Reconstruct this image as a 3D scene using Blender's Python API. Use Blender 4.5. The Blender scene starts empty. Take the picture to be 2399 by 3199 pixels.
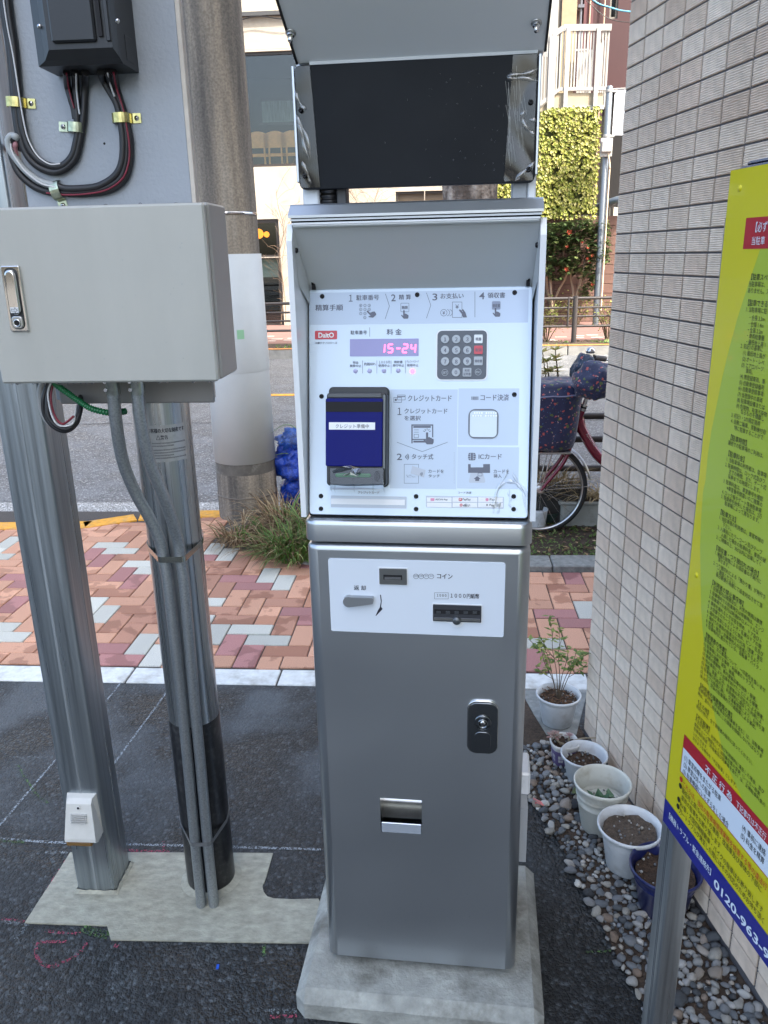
import bpy, bmesh, math, random
from math import sin, cos, pi, radians, hypot, atan2
from mathutils import Vector, Matrix, noise
rng = random.Random(11)
sc = bpy.context.scene
col = sc.collection

# ---------------------------------------------------------------- camera
FOC, PIT, ROL, CX, CY, EYE = 2490.0, radians(17.866), radians(-1.25), 1199.5, 1599.5, 1.545
_c, _s = cos(-ROL), sin(-ROL)
RIGHT = Vector((_c, -_s*sin(PIT), -_s*cos(PIT)))
DOWN = Vector((-_s, -_c*sin(PIT), -_c*cos(PIT)))
FWD = Vector((0, cos(PIT), -sin(PIT)))
EYEV = Vector((0, 0, EYE))
cam_d = bpy.data.cameras.new('camera'); cam = bpy.data.objects.new('camera', cam_d); col.objects.link(cam)
cam_d.sensor_fit = 'VERTICAL'; cam_d.sensor_height = 24.0; cam_d.lens = FOC/3199*24.0
cam_d.clip_start = 0.05; cam_d.clip_end = 400
cm = Matrix((RIGHT, -DOWN, -FWD)).transposed().to_4x4(); cm.translation = EYEV
cam.matrix_world = cm
sc.camera = cam

# ---------------------------------------------------------------- sky, sun, exposure
SUN_EL, SUN_AZ = radians(50), atan2(0.707, -0.707)      # azimuth measured from +Y towards +X
w = bpy.data.worlds.new('World'); sc.world = w; w.use_nodes = True
nt = w.node_tree; bg = nt.nodes['Background']
sky = nt.nodes.new('ShaderNodeTexSky'); sky.sky_type = 'NISHITA'; sky.sun_disc = False
sky.sun_elevation = SUN_EL; sky.sun_rotation = SUN_AZ
sky.dust_density = 5.0; sky.ozone_density = 1.6; sky.air_density = .8
tint = nt.nodes.new('ShaderNodeMixRGB'); tint.blend_type = 'MULTIPLY'; tint.inputs[0].default_value = 1; tint.inputs[2].default_value = (.98, 1.0, .95, 1)
nt.links.new(sky.outputs[0], tint.inputs[1]); nt.links.new(tint.outputs[0], bg.inputs[0]); bg.inputs[1].default_value = 0.15
sd = bpy.data.lights.new('sun', 'SUN'); sd.energy = 2.0; sd.angle = radians(0.5); sd.color = (1, .95, .87)
sun = bpy.data.objects.new('sun', sd); col.objects.link(sun)
sdir = Vector((cos(SUN_EL)*sin(SUN_AZ), cos(SUN_EL)*cos(SUN_AZ), sin(SUN_EL)))
sun.rotation_euler = sdir.to_track_quat('Z', 'Y').to_euler(); sun.location = (6, -8, 14)
vs = sc.view_settings
sc.display_settings.display_device = 'sRGB'
vs.view_transform = 'Standard'; vs.look = 'None'; vs.gamma = 1; vs.use_curve_mapping = False
vs.exposure = 2.42
sc.cycles.use_denoising = True
sc.cycles.max_bounces = 8; sc.cycles.transparent_max_bounces = 12

# ---------------------------------------------------------------- survey: photo measurements to places in the world
def ray(u, v): return RIGHT*((u-CX)/FOC) + DOWN*((v-CY)/FOC) + FWD
def gnd(u, v, z=0.0):
    r = ray(u, v); return EYEV + r*((z-EYE)/r.z)
def atY(u, v, Y):
    r = ray(u, v); return EYEV + r*(Y/r.y)
def onp(u, v, p, n):
    r = ray(u, v); return EYEV + r*(((p-EYEV) @ n)/(r @ n))
def depth(p): return (Vector(p)-EYEV) @ FWD
def proj(p):
    q = Vector(p)-EYEV; d = q @ FWD
    return CX+FOC*(q @ RIGHT)/d, CY+FOC*(q @ DOWN)/d
YS = radians(4.21)
SX = Vector((cos(YS), -sin(YS), 0)); DY = Vector((sin(YS), cos(YS), 0)); UP = Vector((0, 0, 1))
def P(s, d, z=0.0): return SX*s + DY*d + UP*z          # street frame
def sd_(p): return p @ SX, p @ DY
def atD(u, v, d): return onp(u, v, DY*d, DY)
STREET = Matrix.Rotation(-YS, 4, 'Z')
class Z:                                               # a zoomed view of the survey photo
    def __init__(s, x, y, k): s.x, s.y, s.k = x, y, k
    def __call__(s, a, b): return s.x+s.k*a, s.y+s.k*b

# ---------------------------------------------------------------- mesh helpers
class MB:
    def __init__(s): s.v = []; s.f = []; s.m = []; s.sm = []
    def add(s, vs, fs, mi=0, smooth=False):
        o = len(s.v); s.v += [tuple(v) for v in vs]
        for f in fs: s.f.append([i+o for i in f]); s.m.append(mi); s.sm.append(smooth)
        return s
    def quad(s, a, b, c, d, mi=0): return s.add([a, b, c, d], [(0, 1, 2, 3)], mi)
    def ngon(s, pts, mi=0): return s.add(pts, [tuple(range(len(pts)))], mi)
    def box(s, a, b, M=None, bev=0.0, mi=0):
        M = M or Matrix()
        lo = [min(a[i], b[i]) for i in range(3)]; hi = [max(a[i], b[i]) for i in range(3)]
        if bev <= 0:
            vs = [M @ Vector((x, y, z)) for x in (lo[0], hi[0]) for y in (lo[1], hi[1]) for z in (lo[2], hi[2])]
            return s.add(vs, [(0, 1, 3, 2), (4, 6, 7, 5), (0, 4, 5, 1), (2, 3, 7, 6), (0, 2, 6, 4), (1, 5, 7, 3)], mi)
        bev = min(bev, *[(hi[i]-lo[i])*.49 for i in range(3)])
        vs = []; idx = {}
        for i in (0, 1):
            for j in (0, 1):
                for k in (0, 1):
                    c = (i, j, k)
                    for ax in range(3):
                        p = []
                        for q in range(3):
                            e = hi[q] if c[q] else lo[q]
                            if q != ax: e += -bev if c[q] else bev
                            p.append(e)
                        idx[(c, ax)] = len(vs); vs.append(M @ Vector(p))
        fs = []
        cyc = ((0, 0), (1, 0), (1, 1), (0, 1))
        for ax in range(3):
            o1, o2 = (ax+1) % 3, (ax+2) % 3
            for sgn in (0, 1):
                f = []
                for (p, q) in cyc:
                    c = [0, 0, 0]; c[ax] = sgn; c[o1] = p; c[o2] = q; f.append(idx[(tuple(c), ax)])
                fs.append(f if sgn else f[::-1])
            for (p, q) in cyc:
                c0 = [0, 0, 0]; c0[o1] = p; c0[o2] = q; c1 = list(c0); c1[ax] = 1; c0 = tuple(c0); c1 = tuple(c1)
                f = [idx[(c0, o1)], idx[(c1, o1)], idx[(c1, o2)], idx[(c0, o2)]]
                fs.append(f if (p == q) == True else f[::-1])
        for i in (0, 1):
            for j in (0, 1):
                for k in (0, 1):
                    c = (i, j, k); f = [idx[(c, 0)], idx[(c, 1)], idx[(c, 2)]]
                    fs.append(f if (i+j+k) % 2 else f[::-1])
        return s.add(vs, fs, mi)
    def prism(s, poly, a, b, M=None, mi=0, smooth=False):
        """2D polygon (x,y) extruded from z=a to z=b in frame M"""
        M = M or Matrix(); n = len(poly)
        vs = [M @ Vector((x, y, a)) for x, y in poly]+[M @ Vector((x, y, b)) for x, y in poly]
        s.add(vs, [(i, (i+1) % n, (i+1) % n+n, i+n) for i in range(n)], mi, smooth)
        s.add(vs[:n], [tuple(range(n))[::-1]], mi); s.add(vs[n:], [tuple(range(n))], mi)
        return s
    def rr(s, cx, cy, wd, ht, r, a, b, M=None, bev=0.0, mi=0, smooth=True, n=6, top=True, bot=True):
        """rounded-rectangle slab from z=a to z=b, the b edge rounded by bev"""
        M = M or Matrix(); loops = []
        sgn = 1 if b > a else -1
        lv = [(a, 0)]
        if bev:
            for k in range(4):
                t = k/3*pi/2; lv.append((b-sgn*bev*(1-sin(t)), bev*(1-cos(t))))
        else: lv.append((b, 0))
        vs = []; m = 0
        for z, i in lv:
            pts = rrect(wd-2*i, ht-2*i, max(r-i, .0003), n); m = len(pts)
            vs += [M @ Vector((cx+x, cy+y, z)) for x, y in pts]
        fs = [(k*m+i, k*m+(i+1) % m, (k+1)*m+(i+1) % m, (k+1)*m+i) for k in range(len(lv)-1) for i in range(m)]
        if sgn < 0: fs = [f[::-1] for f in fs]
        s.add(vs, fs, mi, smooth)
        t = tuple(range(m)) if sgn > 0 else tuple(range(m))[::-1]
        if top: s.add(vs[-m:], [t], mi)
        if bot: s.add(vs[:m], [t[::-1]], mi)
        return s
    def tube(s, path, r, n=8, cap=True, mi=0, smooth=True):
        path = [Vector(p) for p in path]; rs = r if isinstance(r, (list, tuple)) else [r]*len(path)
        t0 = (path[1]-path[0]).normalized()
        nrm = t0.orthogonal().normalized(); vs = []
        for i, p in enumerate(path):
            t = (path[min(i+1, len(path)-1)]-path[max(i-1, 0)]).normalized()
            nrm = (nrm-t*(nrm @ t)).normalized(); bn = t.cross(nrm)
            vs += [p+(nrm*cos(2*pi*k/n)+bn*sin(2*pi*k/n))*rs[i] for k in range(n)]
        fs = [(i*n+k, i*n+(k+1) % n, (i+1)*n+(k+1) % n, (i+1)*n+k) for i in range(len(path)-1) for k in range(n)]
        s.add(vs, fs, mi, smooth)
        if cap:
            s.add(vs[:n], [tuple(range(n))[::-1]], mi); s.add(vs[-n:], [tuple(range(n))], mi)
        return s
    def lathe(s, prof, n=32, M=None, mi=0, smooth=True, a0=0, a1=2*pi):
        M = M or Matrix(); full = abs(a1-a0-2*pi) < 1e-6; m = n if full else n+1; vs = []
        for r, z in prof:
            vs += [M @ Vector((r*cos(a0+(a1-a0)*k/n), r*sin(a0+(a1-a0)*k/n), z)) for k in range(m)]
        fs = []
        for i in range(len(prof)-1):
            for k in range(n):
                k2 = (k+1) % m; fs.append((i*m+k, i*m+k2, (i+1)*m+k2, (i+1)*m+k))
        return s.add(vs, fs, mi, smooth)
    def disc(s, r, z, n=24, M=None, mi=0):
        M = M or Matrix(); return s.add([M @ Vector((r*cos(2*pi*k/n), r*sin(2*pi*k/n), z)) for k in range(n)], [tuple(range(n))], mi)
    def leaf(s, p, d, up, L, W, mi=0, fold=.25):
        p = Vector(p); d = Vector(d).normalized(); sd = d.cross(up)
        if sd.length < 1e-4: sd = d.orthogonal()
        sd.normalize(); nn = sd.cross(d)
        a = p; m = p+d*L*.45-nn*fold*W*.5; t = p+d*L-nn*L*.08
        l = p+d*L*.42+sd*W*.5; r = p+d*L*.42-sd*W*.5
        return s.add([a, l, t, r, m], [(0, 4, 1), (1, 4, 2), (0, 3, 4), (4, 3, 2)], mi)
    def xf(s, M): s.v = [tuple(M @ Vector(v)) for v in s.v]; return s

def rrect(wd, ht, r, n=6):
    pts = []
    for (sx, sy, a0) in ((1, 1, 0), (-1, 1, pi/2), (-1, -1, pi), (1, -1, 3*pi/2)):
        for k in range(n+1):
            a = a0+pi/2*k/n; pts.append((sx*(wd/2-r)+r*cos(a), sy*(ht/2-r)+r*sin(a)))
    return pts
def spline(pts, k=8):
    pts = [Vector(p) for p in pts]; out = []
    for i in range(len(pts)-1):
        a = pts[max(i-1, 0)]; b = pts[i]; c = pts[i+1]; d = pts[min(i+2, len(pts)-1)]
        for j in range(k):
            t = j/k
            out.append(.5*((2*b)+(c-a)*t+(2*a-5*b+4*c-d)*t*t+(3*b-a-3*c+d)*t**3))
    return out+[pts[-1]]
def frame(o, x, y):
    x = Vector(x).normalized(); y = Vector(y).normalized(); z = x.cross(y)
    m = Matrix((x, y, z)).transposed().to_4x4(); m.translation = Vector(o); return m

FR = {}
def thing(name, label, cat, loc, rotz=0.0, group=None):
    o = bpy.data.objects.new(name, None); col.objects.link(o)
    o.empty_display_size = .1; o.location = loc; o.rotation_euler = (0, 0, rotz)
    FR[o.name] = Matrix.Translation(Vector(loc)) @ Matrix.Rotation(rotz, 4, 'Z')
    return tag(o, label, cat, group)
def tag(o, label, cat, group=None):
    o['label'] = label; o['category'] = cat
    if group: o['group'] = group
    return o
def mesh(name, mb, mats):
    me = bpy.data.meshes.new(name); me.from_pydata(mb.v, [], mb.f)
    mats = mats if isinstance(mats, (list, tuple)) else [mats]
    for m in mats: me.materials.append(m)
    me.polygons.foreach_set('material_index', mb.m); me.polygons.foreach_set('use_smooth', mb.sm)
    me.update(); return me
def obj(name, mb, mats, parent=None, world=False, loc=None, kind=None):
    """one mesh object; world=True: mb is in world space; loc: origin of a top-level mesh (mb in world space)"""
    if parent is not None and world: mb.xf(FR[parent.name].inverted())
    if loc is not None: mb.xf(Matrix.Translation(-Vector(loc)))
    o = bpy.data.objects.new(name, mesh(name, mb, mats)); col.objects.link(o)
    if parent is not None: o.parent = parent; FR[o.name] = FR.get(parent.name, Matrix())
    else: FR[o.name] = Matrix.Translation(Vector(loc)) if loc is not None else Matrix()
    if loc is not None: o.location = loc
    if kind: o['kind'] = kind
    return o
def inst(name, me, parent, loc, rot=None, scl=None, kind=None):
    o = bpy.data.objects.new(name, me); col.objects.link(o)
    if parent is not None: o.parent = parent
    o.location = loc
    if rot is not None: o.rotation_euler = rot
    if scl is not None: o.scale = scl
    if kind: o['kind'] = kind
    return o

# ---------------------------------------------------------------- print: glyph outlines as flat geometry
_tc = {}
def glyphs(body, bold=0.0, res=3):
    if any(ord(ch) > 0x2e80 for ch in body): bold = min(bold, .004)
    k = (body, bold, res)
    if k not in _tc:
        c = bpy.data.curves.new('print', 'FONT'); c.body = body; c.size = 1; c.resolution_u = res; c.offset = bold
        o = bpy.data.objects.new('print', c); col.objects.link(o)
        dg = bpy.context.evaluated_depsgraph_get(); dg.update()
        ev = o.evaluated_get(dg); me = ev.to_mesh()
        _tc[k] = ([(v.co.x, v.co.y) for v in me.vertices], [tuple(p.vertices) for p in me.polygons])
        ev.to_mesh_clear(); bpy.data.objects.remove(o); bpy.data.curves.remove(c)
    return _tc[k]
def put(mb, F, body, x0, y0, x1, y1, n=0.0006, mi=0, bold=0.0, keep=False):
    """print body into the box x0..x1, y0..y1 of frame F (x, y in plane, n above it)"""
    vs, fs = glyphs(body, bold)
    if not vs: return
    ax = min(v[0] for v in vs); bx = max(v[0] for v in vs); ay = min(v[1] for v in vs); by = max(v[1] for v in vs)
    kx = (x1-x0)/max(bx-ax, 1e-6); ky = (y1-y0)/max(by-ay, 1e-6)
    if keep: kx = ky
    cjk = any(ord(ch) > 0x2e80 for ch in body)
    e = .034 if bold > .025 else .016
    for q in ((-e, 0), (0, 1), (e, 2)) if cjk and bold > .008 else ((0, 0),):       # heavier strokes for the bold print
        mb.add([F @ Vector((x0+(x-ax+q[0])*kx, y0+(y-ay)*ky, n+.00008*q[1])) for x, y in vs], fs, mi)
def em(mb, F, body, x0, ybase, size, n=0.0006, mi=0, bold=0.0, sx=1.0):
    vs, fs = glyphs(body, bold, 2)
    mb.add([F @ Vector((x0+x*size*sx, ybase+y*size, n)) for x, y in vs], fs, mi)
    return max((v[0] for v in vs), default=0)*size*sx
def line(mb, F, pts, wd, n=0.0006, mi=0, closed=False):
    pts = [Vector((p[0], p[1])) for p in pts]
    if closed: pts = pts+[pts[0]]
    for a, b in zip(pts[:-1], pts[1:]):
        d = b-a
        if d.length < 1e-7: continue
        d.normalize(); q = Vector((-d.y, d.x))*wd/2; e = d*wd*.3
        mb.quad(*[F @ Vector((p.x, p.y, n)) for p in (a-e-q, b+e-q, b+e+q, a-e+q)], mi)
def poly(mb, F, pts, n=0.0006, mi=0): mb.ngon([F @ Vector((p[0], p[1], n)) for p in pts], mi)
def arc(cx, cy, r, a0, a1, k=10): return [(cx+r*cos(radians(a0+(a1-a0)*i/k)), cy+r*sin(radians(a0+(a1-a0)*i/k))) for i in range(k+1)]

# ---------------------------------------------------------------- materials
def _n(nt, t, **kw):
    n = nt.nodes.new('ShaderNode'+t)
    for k, v in kw.items():
        if k in n.inputs: n.inputs[k].default_value = v
        else: setattr(n, k, v)
    return n
def ramp(nt, fac, stops):
    r = nt.nodes.new('ShaderNodeValToRGB'); cr = r.color_ramp
    while len(cr.elements) < len(stops): cr.elements.new(.5)
    for e, (p, c) in zip(cr.elements, stops): e.position = p; e.color = (*c, 1) if len(c) == 3 else c
    nt.links.new(fac, r.inputs[0]); return r.outputs[0]
def g3(x): return (x, x, x)
def mat(name, c, rough=.5, metal=0.0, var=None, bump=None, coat=0.0, emit=0.0, alpha=1.0, spec=.5, rvar=None, dirt=None, coords='Object', sheen=0, aniso=None):
    """var=(scale, amount[, detail]); bump=(scale, height m, detail); rvar=(scale, lo, hi); dirt=(scale, colour, amount)"""
    m = bpy.data.materials.new(name); m.use_nodes = True; nt = m.node_tree; L = nt.links.new
    b = nt.nodes['Principled BSDF']; tc = _n(nt, 'TexCoord'); co = tc.outputs[coords]
    b.inputs['Roughness'].default_value = rough; b.inputs['Metallic'].default_value = metal
    b.inputs['Specular IOR Level'].default_value = spec
    if coat: b.inputs['Coat Weight'].default_value = coat; b.inputs['Coat Roughness'].default_value = .04
    cout = None
    if aniso:
        mp = _n(nt, 'Mapping'); mp.inputs['Scale'].default_value = aniso; L(co, mp.inputs[0]); co = mp.outputs[0]
    if var:
        nz = _n(nt, 'TexNoise', Scale=var[0], Detail=var[2] if len(var) > 2 else 4.0, Roughness=.6); L(co, nz.inputs['Vector'])
        cout = ramp(nt, nz.outputs[0], [(.3, [x*(1-var[1]) for x in c]), (.7, [min(1, x*(1+var[1])) for x in c])])
    if dirt:
        nz = _n(nt, 'TexNoise', Scale=dirt[0], Detail=6.0, Roughness=.65); L(co, nz.inputs['Vector'])
        f = ramp(nt, nz.outputs[0], [(.5, (0, 0, 0)), (.68, g3(dirt[2]))])
        mx = _n(nt, 'MixRGB'); L(f, mx.inputs[0])
        if cout: L(cout, mx.inputs[1])
        else: mx.inputs[1].default_value = (*c, 1)
        mx.inputs[2].default_value = (*dirt[1], 1); cout = mx.outputs[0]
    if cout: L(cout, b.inputs['Base Color'])
    else: b.inputs['Base Color'].default_value = (*c, 1)
    if rvar:
        nz = _n(nt, 'TexNoise', Scale=rvar[0], Detail=3.0); L(co, nz.inputs['Vector'])
        L(ramp(nt, nz.outputs[0], [(.3, g3(rvar[1])), (.7, g3(rvar[2]))]), b.inputs['Roughness'])
    if bump:
        nz = _n(nt, 'TexNoise', Scale=bump[0], Detail=bump[2] if len(bump) > 2 else 3.0); L(co, nz.inputs['Vector'])
        bp = _n(nt, 'Bump', Strength=1.0, Distance=bump[1]); L(nz.outputs[0], bp.inputs['Height']); L(bp.outputs[0], b.inputs['Normal'])
    if emit: b.inputs['Emission Color'].default_value = (*c, 1); b.inputs['Emission Strength'].default_value = emit
    if alpha < 1: b.inputs['Alpha'].default_value = alpha
    return m
def glass(name, tint=(1, 1, 1), gloss=.12, rough=.02, bump=None, fres=True):
    m = bpy.data.materials.new(name); m.use_nodes = True; nt = m.node_tree; nt.nodes.clear(); L = nt.links.new
    o = _n(nt, 'OutputMaterial'); t = _n(nt, 'BsdfTransparent'); t.inputs[0].default_value = (*tint, 1)
    g = _n(nt, 'BsdfGlossy'); g.inputs['Roughness'].default_value = rough; mx = _n(nt, 'MixShader')
    lw = _n(nt, 'LayerWeight', Blend=.25); mr = _n(nt, 'MapRange'); L(lw.outputs['Fresnel'], mr.inputs[0])
    mr.inputs[3].default_value = gloss; mr.inputs[4].default_value = 1.0
    L(mr.outputs[0], mx.inputs[0]); L(t.outputs[0], mx.inputs[1]); L(g.outputs[0], mx.inputs[2]); L(mx.outputs[0], o.inputs[0])
    if bump:
        tc = _n(nt, 'TexCoord'); nz = _n(nt, 'TexNoise', Scale=bump[0], Detail=2.0); L(tc.outputs['Object'], nz.inputs[0])
        bp = _n(nt, 'Bump', Strength=1.0, Distance=bump[1]); L(nz.outputs[0], bp.inputs['Height']); L(bp.outputs[0], g.inputs['Normal']); L(bp.outputs[0], lw.inputs['Normal'])
    return m
def rnd_mat(name, stops, rough=.7, bump=None, island=False, var=.12, vscale=60, spec=.4, trans=0.0):
    """colour picked per object (or per loose piece when island) from a ramp"""
    m = bpy.data.materials.new(name); m.use_nodes = True; nt = m.node_tree; L = nt.links.new; b = nt.nodes['Principled BSDF']
    src = _n(nt, 'NewGeometry').outputs['Random Per Island'] if island else _n(nt, 'ObjectInfo').outputs['Random']
    c = ramp(nt, src, stops); tc = _n(nt, 'TexCoord')
    nz = _n(nt, 'TexNoise', Scale=vscale, Detail=4.0); L(tc.outputs['Object'], nz.inputs[0])
    f = ramp(nt, nz.outputs[0], [(.3, g3(1-var)), (.7, g3(1+var))])
    mx = _n(nt, 'MixRGB', blend_type='MULTIPLY'); mx.inputs[0].default_value = 1; L(c, mx.inputs[1]); L(f, mx.inputs[2])
    L(mx.outputs[0], b.inputs['Base Color']); b.inputs['Roughness'].default_value = rough; b.inputs['Specular IOR Level'].default_value = spec
    if bump:
        nb = _n(nt, 'TexNoise', Scale=bump[0], Detail=4.0); L(tc.outputs['Object'], nb.inputs[0])
        bp = _n(nt, 'Bump', Strength=1.0, Distance=bump[1]); L(nb.outputs[0], bp.inputs['Height']); L(bp.outputs[0], b.inputs['Normal'])
    if trans:
        b.inputs['Transmission Weight'].default_value = 0; 
        t = _n(nt, 'BsdfTranslucent'); L(mx.outputs[0], t.inputs[0]); ms = _n(nt, 'MixShader'); ms.inputs[0].default_value = trans
        L(b.outputs[0], ms.inputs[1]); L(t.outputs[0], ms.inputs[2]); L(ms.outputs[0], nt.nodes['Material Output'].inputs[0])
    return m
# ================================================================ materials of the setting
def asphalt(name, dark, light, scale, h, wet=0.0, stain=None, stops=None):
    m = bpy.data.materials.new(name); m.use_nodes = True; nt = m.node_tree; L = nt.links.new; b = nt.nodes['Principled BSDF']
    tc = _n(nt, 'TexCoord'); co = tc.outputs['Object']
    v1 = _n(nt, 'TexVoronoi', Scale=scale); L(co, v1.inputs['Vector']); v2 = _n(nt, 'TexVoronoi', Scale=scale*2.3); L(co, v2.inputs['Vector'])
    n1 = _n(nt, 'TexNoise', Scale=3.2, Detail=5.0); L(co, n1.inputs['Vector']); n2 = _n(nt, 'TexNoise', Scale=scale*1.5, Detail=3.0); L(co, n2.inputs['Vector'])
    sep = _n(nt, 'SeparateColor'); L(v1.outputs['Color'], sep.inputs[0])
    c = ramp(nt, sep.outputs[0], stops or [(0, [x*.55 for x in dark]), (.5, dark), (.86, light), (1, [min(1, x*2.0) for x in light])])
    edge = ramp(nt, v1.outputs['Distance'], [(.25, g3(1)), (.75, g3(.25))])
    mx = _n(nt, 'MixRGB', blend_type='MULTIPLY'); mx.inputs[0].default_value = .8; L(c, mx.inputs[1]); L(edge, mx.inputs[2]); cur = mx.outputs[0]
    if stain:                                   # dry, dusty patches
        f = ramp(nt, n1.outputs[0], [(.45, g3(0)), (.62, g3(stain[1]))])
        if wet:                                 # painted lighter towards the pavement: dry patches plus the sky's sheen there
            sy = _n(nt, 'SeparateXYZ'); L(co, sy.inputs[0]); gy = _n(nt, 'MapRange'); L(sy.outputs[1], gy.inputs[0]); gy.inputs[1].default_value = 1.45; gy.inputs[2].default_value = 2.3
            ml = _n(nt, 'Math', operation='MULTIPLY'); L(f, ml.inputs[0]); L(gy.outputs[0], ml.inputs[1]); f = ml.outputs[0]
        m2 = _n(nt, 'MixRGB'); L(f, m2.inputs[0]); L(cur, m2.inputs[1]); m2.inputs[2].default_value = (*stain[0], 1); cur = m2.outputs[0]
    L(cur, b.inputs['Base Color'])
    L(ramp(nt, n1.outputs[0], [(.4, g3(.42+.2*(1-wet))), (.65, g3(.85))]), b.inputs['Roughness'])
    ad = _n(nt, 'Math', operation='MULTIPLY_ADD'); L(v1.outputs['Distance'], ad.inputs[0]); ad.inputs[1].default_value = -1.0; L(n2.outputs[0], ad.inputs[2])
    a2 = _n(nt, 'Math', operation='MULTIPLY_ADD'); L(v2.outputs['Distance'], a2.inputs[0]); a2.inputs[1].default_value = -.4; L(ad.outputs[0], a2.inputs[2])
    bp = _n(nt, 'Bump', Strength=1.0, Distance=h); L(a2.outputs[0], bp.inputs['Height']); L(bp.outputs[0], b.inputs['Normal'])
    return m
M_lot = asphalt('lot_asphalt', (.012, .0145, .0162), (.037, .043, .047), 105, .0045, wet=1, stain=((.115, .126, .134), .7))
M_road = asphalt('road_asphalt', (.17, .172, .172), (.24, .24, .238), 90, .0022, stain=((.23, .23, .23), .4))
M_gutter = asphalt('gutter_concrete', (.40, .40, .38), (.58, .57, .54), 120, .001)
def brick_mat(name, c, wetc, wet):
    m = mat(name, c, rough=.85, var=(320, .34, 4), bump=(260, .0015, 4)); nt = m.node_tree; L = nt.links.new; b = nt.nodes['Principled BSDF']
    oi = _n(nt, 'ObjectInfo'); tc = _n(nt, 'TexCoord'); geo = _n(nt, 'NewGeometry')
    nz = _n(nt, 'TexNoise', Scale=7.0, Detail=3.0); L(geo.outputs['Position'], nz.inputs['Vector'])
    ad = _n(nt, 'Math', operation='MULTIPLY_ADD'); L(oi.outputs['Random'], ad.inputs[0]); ad.inputs[1].default_value = .24; L(nz.outputs[0], ad.inputs[2])
    f = ramp(nt, ad.outputs[0], [(.68-wet, g3(0)), (.705-wet, g3(.85))])
    old = b.inputs['Base Color'].links[0].from_socket
    mx = _n(nt, 'MixRGB', blend_type='MULTIPLY'); L(f, mx.inputs[0]); L(old, mx.inputs[1]); mx.inputs[2].default_value = (*wetc, 1)
    r2 = ramp(nt, oi.outputs['Random'], [(0, g3(.82)), (1, g3(1.12))]); m3 = _n(nt, 'MixRGB', blend_type='MULTIPLY'); m3.inputs[0].default_value = 1
    L(mx.outputs[0], m3.inputs[1]); L(r2, m3.inputs[2]); L(m3.outputs[0], b.inputs['Base Color'])
    L(ramp(nt, f, [(0, g3(.85)), (1, g3(.5))]), b.inputs['Roughness'])
    return m
M_br = [brick_mat('brick_salmon', (.58, .315, .205), (.62, .52, .47), .0), brick_mat('brick_russet', (.44, .225, .15), (.62, .52, .47), .06),
        brick_mat('brick_maroon', (.39, .185, .17), (.62, .52, .52), .0), brick_mat('brick_granite', (.50, .495, .435), (.85, .85, .85), -.1)]
M_joint = mat('joint_sand', (.07, .062, .055), .95, var=(200, .4), bump=(300, .001))
M_kerbw = mat('kerb_pale', (.62, .64, .62), .8, var=(35, .12, 6), bump=(300, .0006), dirt=(9, (.34, .33, .29), .8))
M_kerbg = mat('kerb_grey', (.20, .21, .20), .85, var=(40, .25, 6), bump=(300, .0012), dirt=(30, (.40, .40, .37), .4))
M_yel = mat('kerb_yellow', (.72, .34, .035), .75, var=(30, .2, 5), bump=(200, .001), dirt=(14, (.35, .30, .2), .5))
M_conc = mat('concrete_new', (.30, .298, .24), .68, var=(34, .26, 8), aniso=(1, 1.8, 1), bump=(120, .002, 6), dirt=(7, (.19, .185, .15), .35))
M_plinth = mat('concrete_plinth', (.30, .31, .285), .8, var=(16, .34, 8), bump=(120, .003, 6), dirt=(11, (.12, .118, .10), .8))
M_soil = mat('soil', (.055, .038, .026), .95, var=(120, .5, 5), bump=(150, .006, 5))

# ================================================================ ground, road, pavements
def sheet(name, pts, z, m, parent=None, kind='structure'):
    b = MB(); b.ngon([(p[0], p[1], z) for p in pts]); return obj(name, b, m, parent, kind=kind)
D_K0, D_K1, D_BK, D_ROAD = 2.638, 2.757, 4.62, 4.99
ground = sheet('ground', [P(-90, -70), P(90, -70), P(90, 130), P(-90, 130)], -.12, mat('earth', (.09, .08, .065), .95, var=(1, .3)))
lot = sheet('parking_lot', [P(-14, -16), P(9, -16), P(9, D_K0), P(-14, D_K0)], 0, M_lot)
pav = sheet('pavement', [P(-14, D_K1), P(9, D_K1), P(9, 4.80), P(-14, 4.80)], -.004, M_joint)
road = sheet('road', [P(-60, D_ROAD), P(60, D_ROAD), P(60, 12.86), P(-60, 12.86)], -.015, M_road)
sheet('road_gutter', [P(-60, 4.45), P(60, 4.45), P(60, 5.02), P(-60, 5.02)], -.011, M_gutter)
b = MB(); b.box((-60, 9.27, -.011), (60, 9.40, -.009), STREET); obj('road_line', b, M_yel, road, kind='structure')
b = MB()
for i in range(60):
    s = -6+i*.2; b.quad(*[P(s+a, 7.69+.012*sin(s*7+a*30)+e, -.0105) for a, e in ((0, 0), (.2, 0), (.2, .014), (0, .014))])
obj('road_crack', b, mat('crack', (.03, .03, .03), .9), road, kind='structure')
# pale kerb flags, one by one
edges = [-2.95, -2.03, -1.335, -.663, .02, .7]
kx = [sd_(gnd(*Z(0, 1550, .4219)(970, 1320)))[0], sd_(gnd(*Z(500, 1550, .3014)(1235, 1880)))[0]]
edges = [kx[0]+(kx[1]-kx[0])*i for i in range(-3, 4)]
kerb = sheet('kerb', [P(-14, D_K0), P(9, D_K0), P(9, D_K1), P(-14, D_K1)], -.003, M_joint)
for a, c in zip(edges[:-1], edges[1:]):
    b = MB(); b.box((a+.004, D_K0+.001, -.03), (c-.004, D_K1-.003, .004+rng.uniform(-.001, .0015)), STREET, bev=.003); obj('kerb_stone', b, M_kerbw, kerb)
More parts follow.
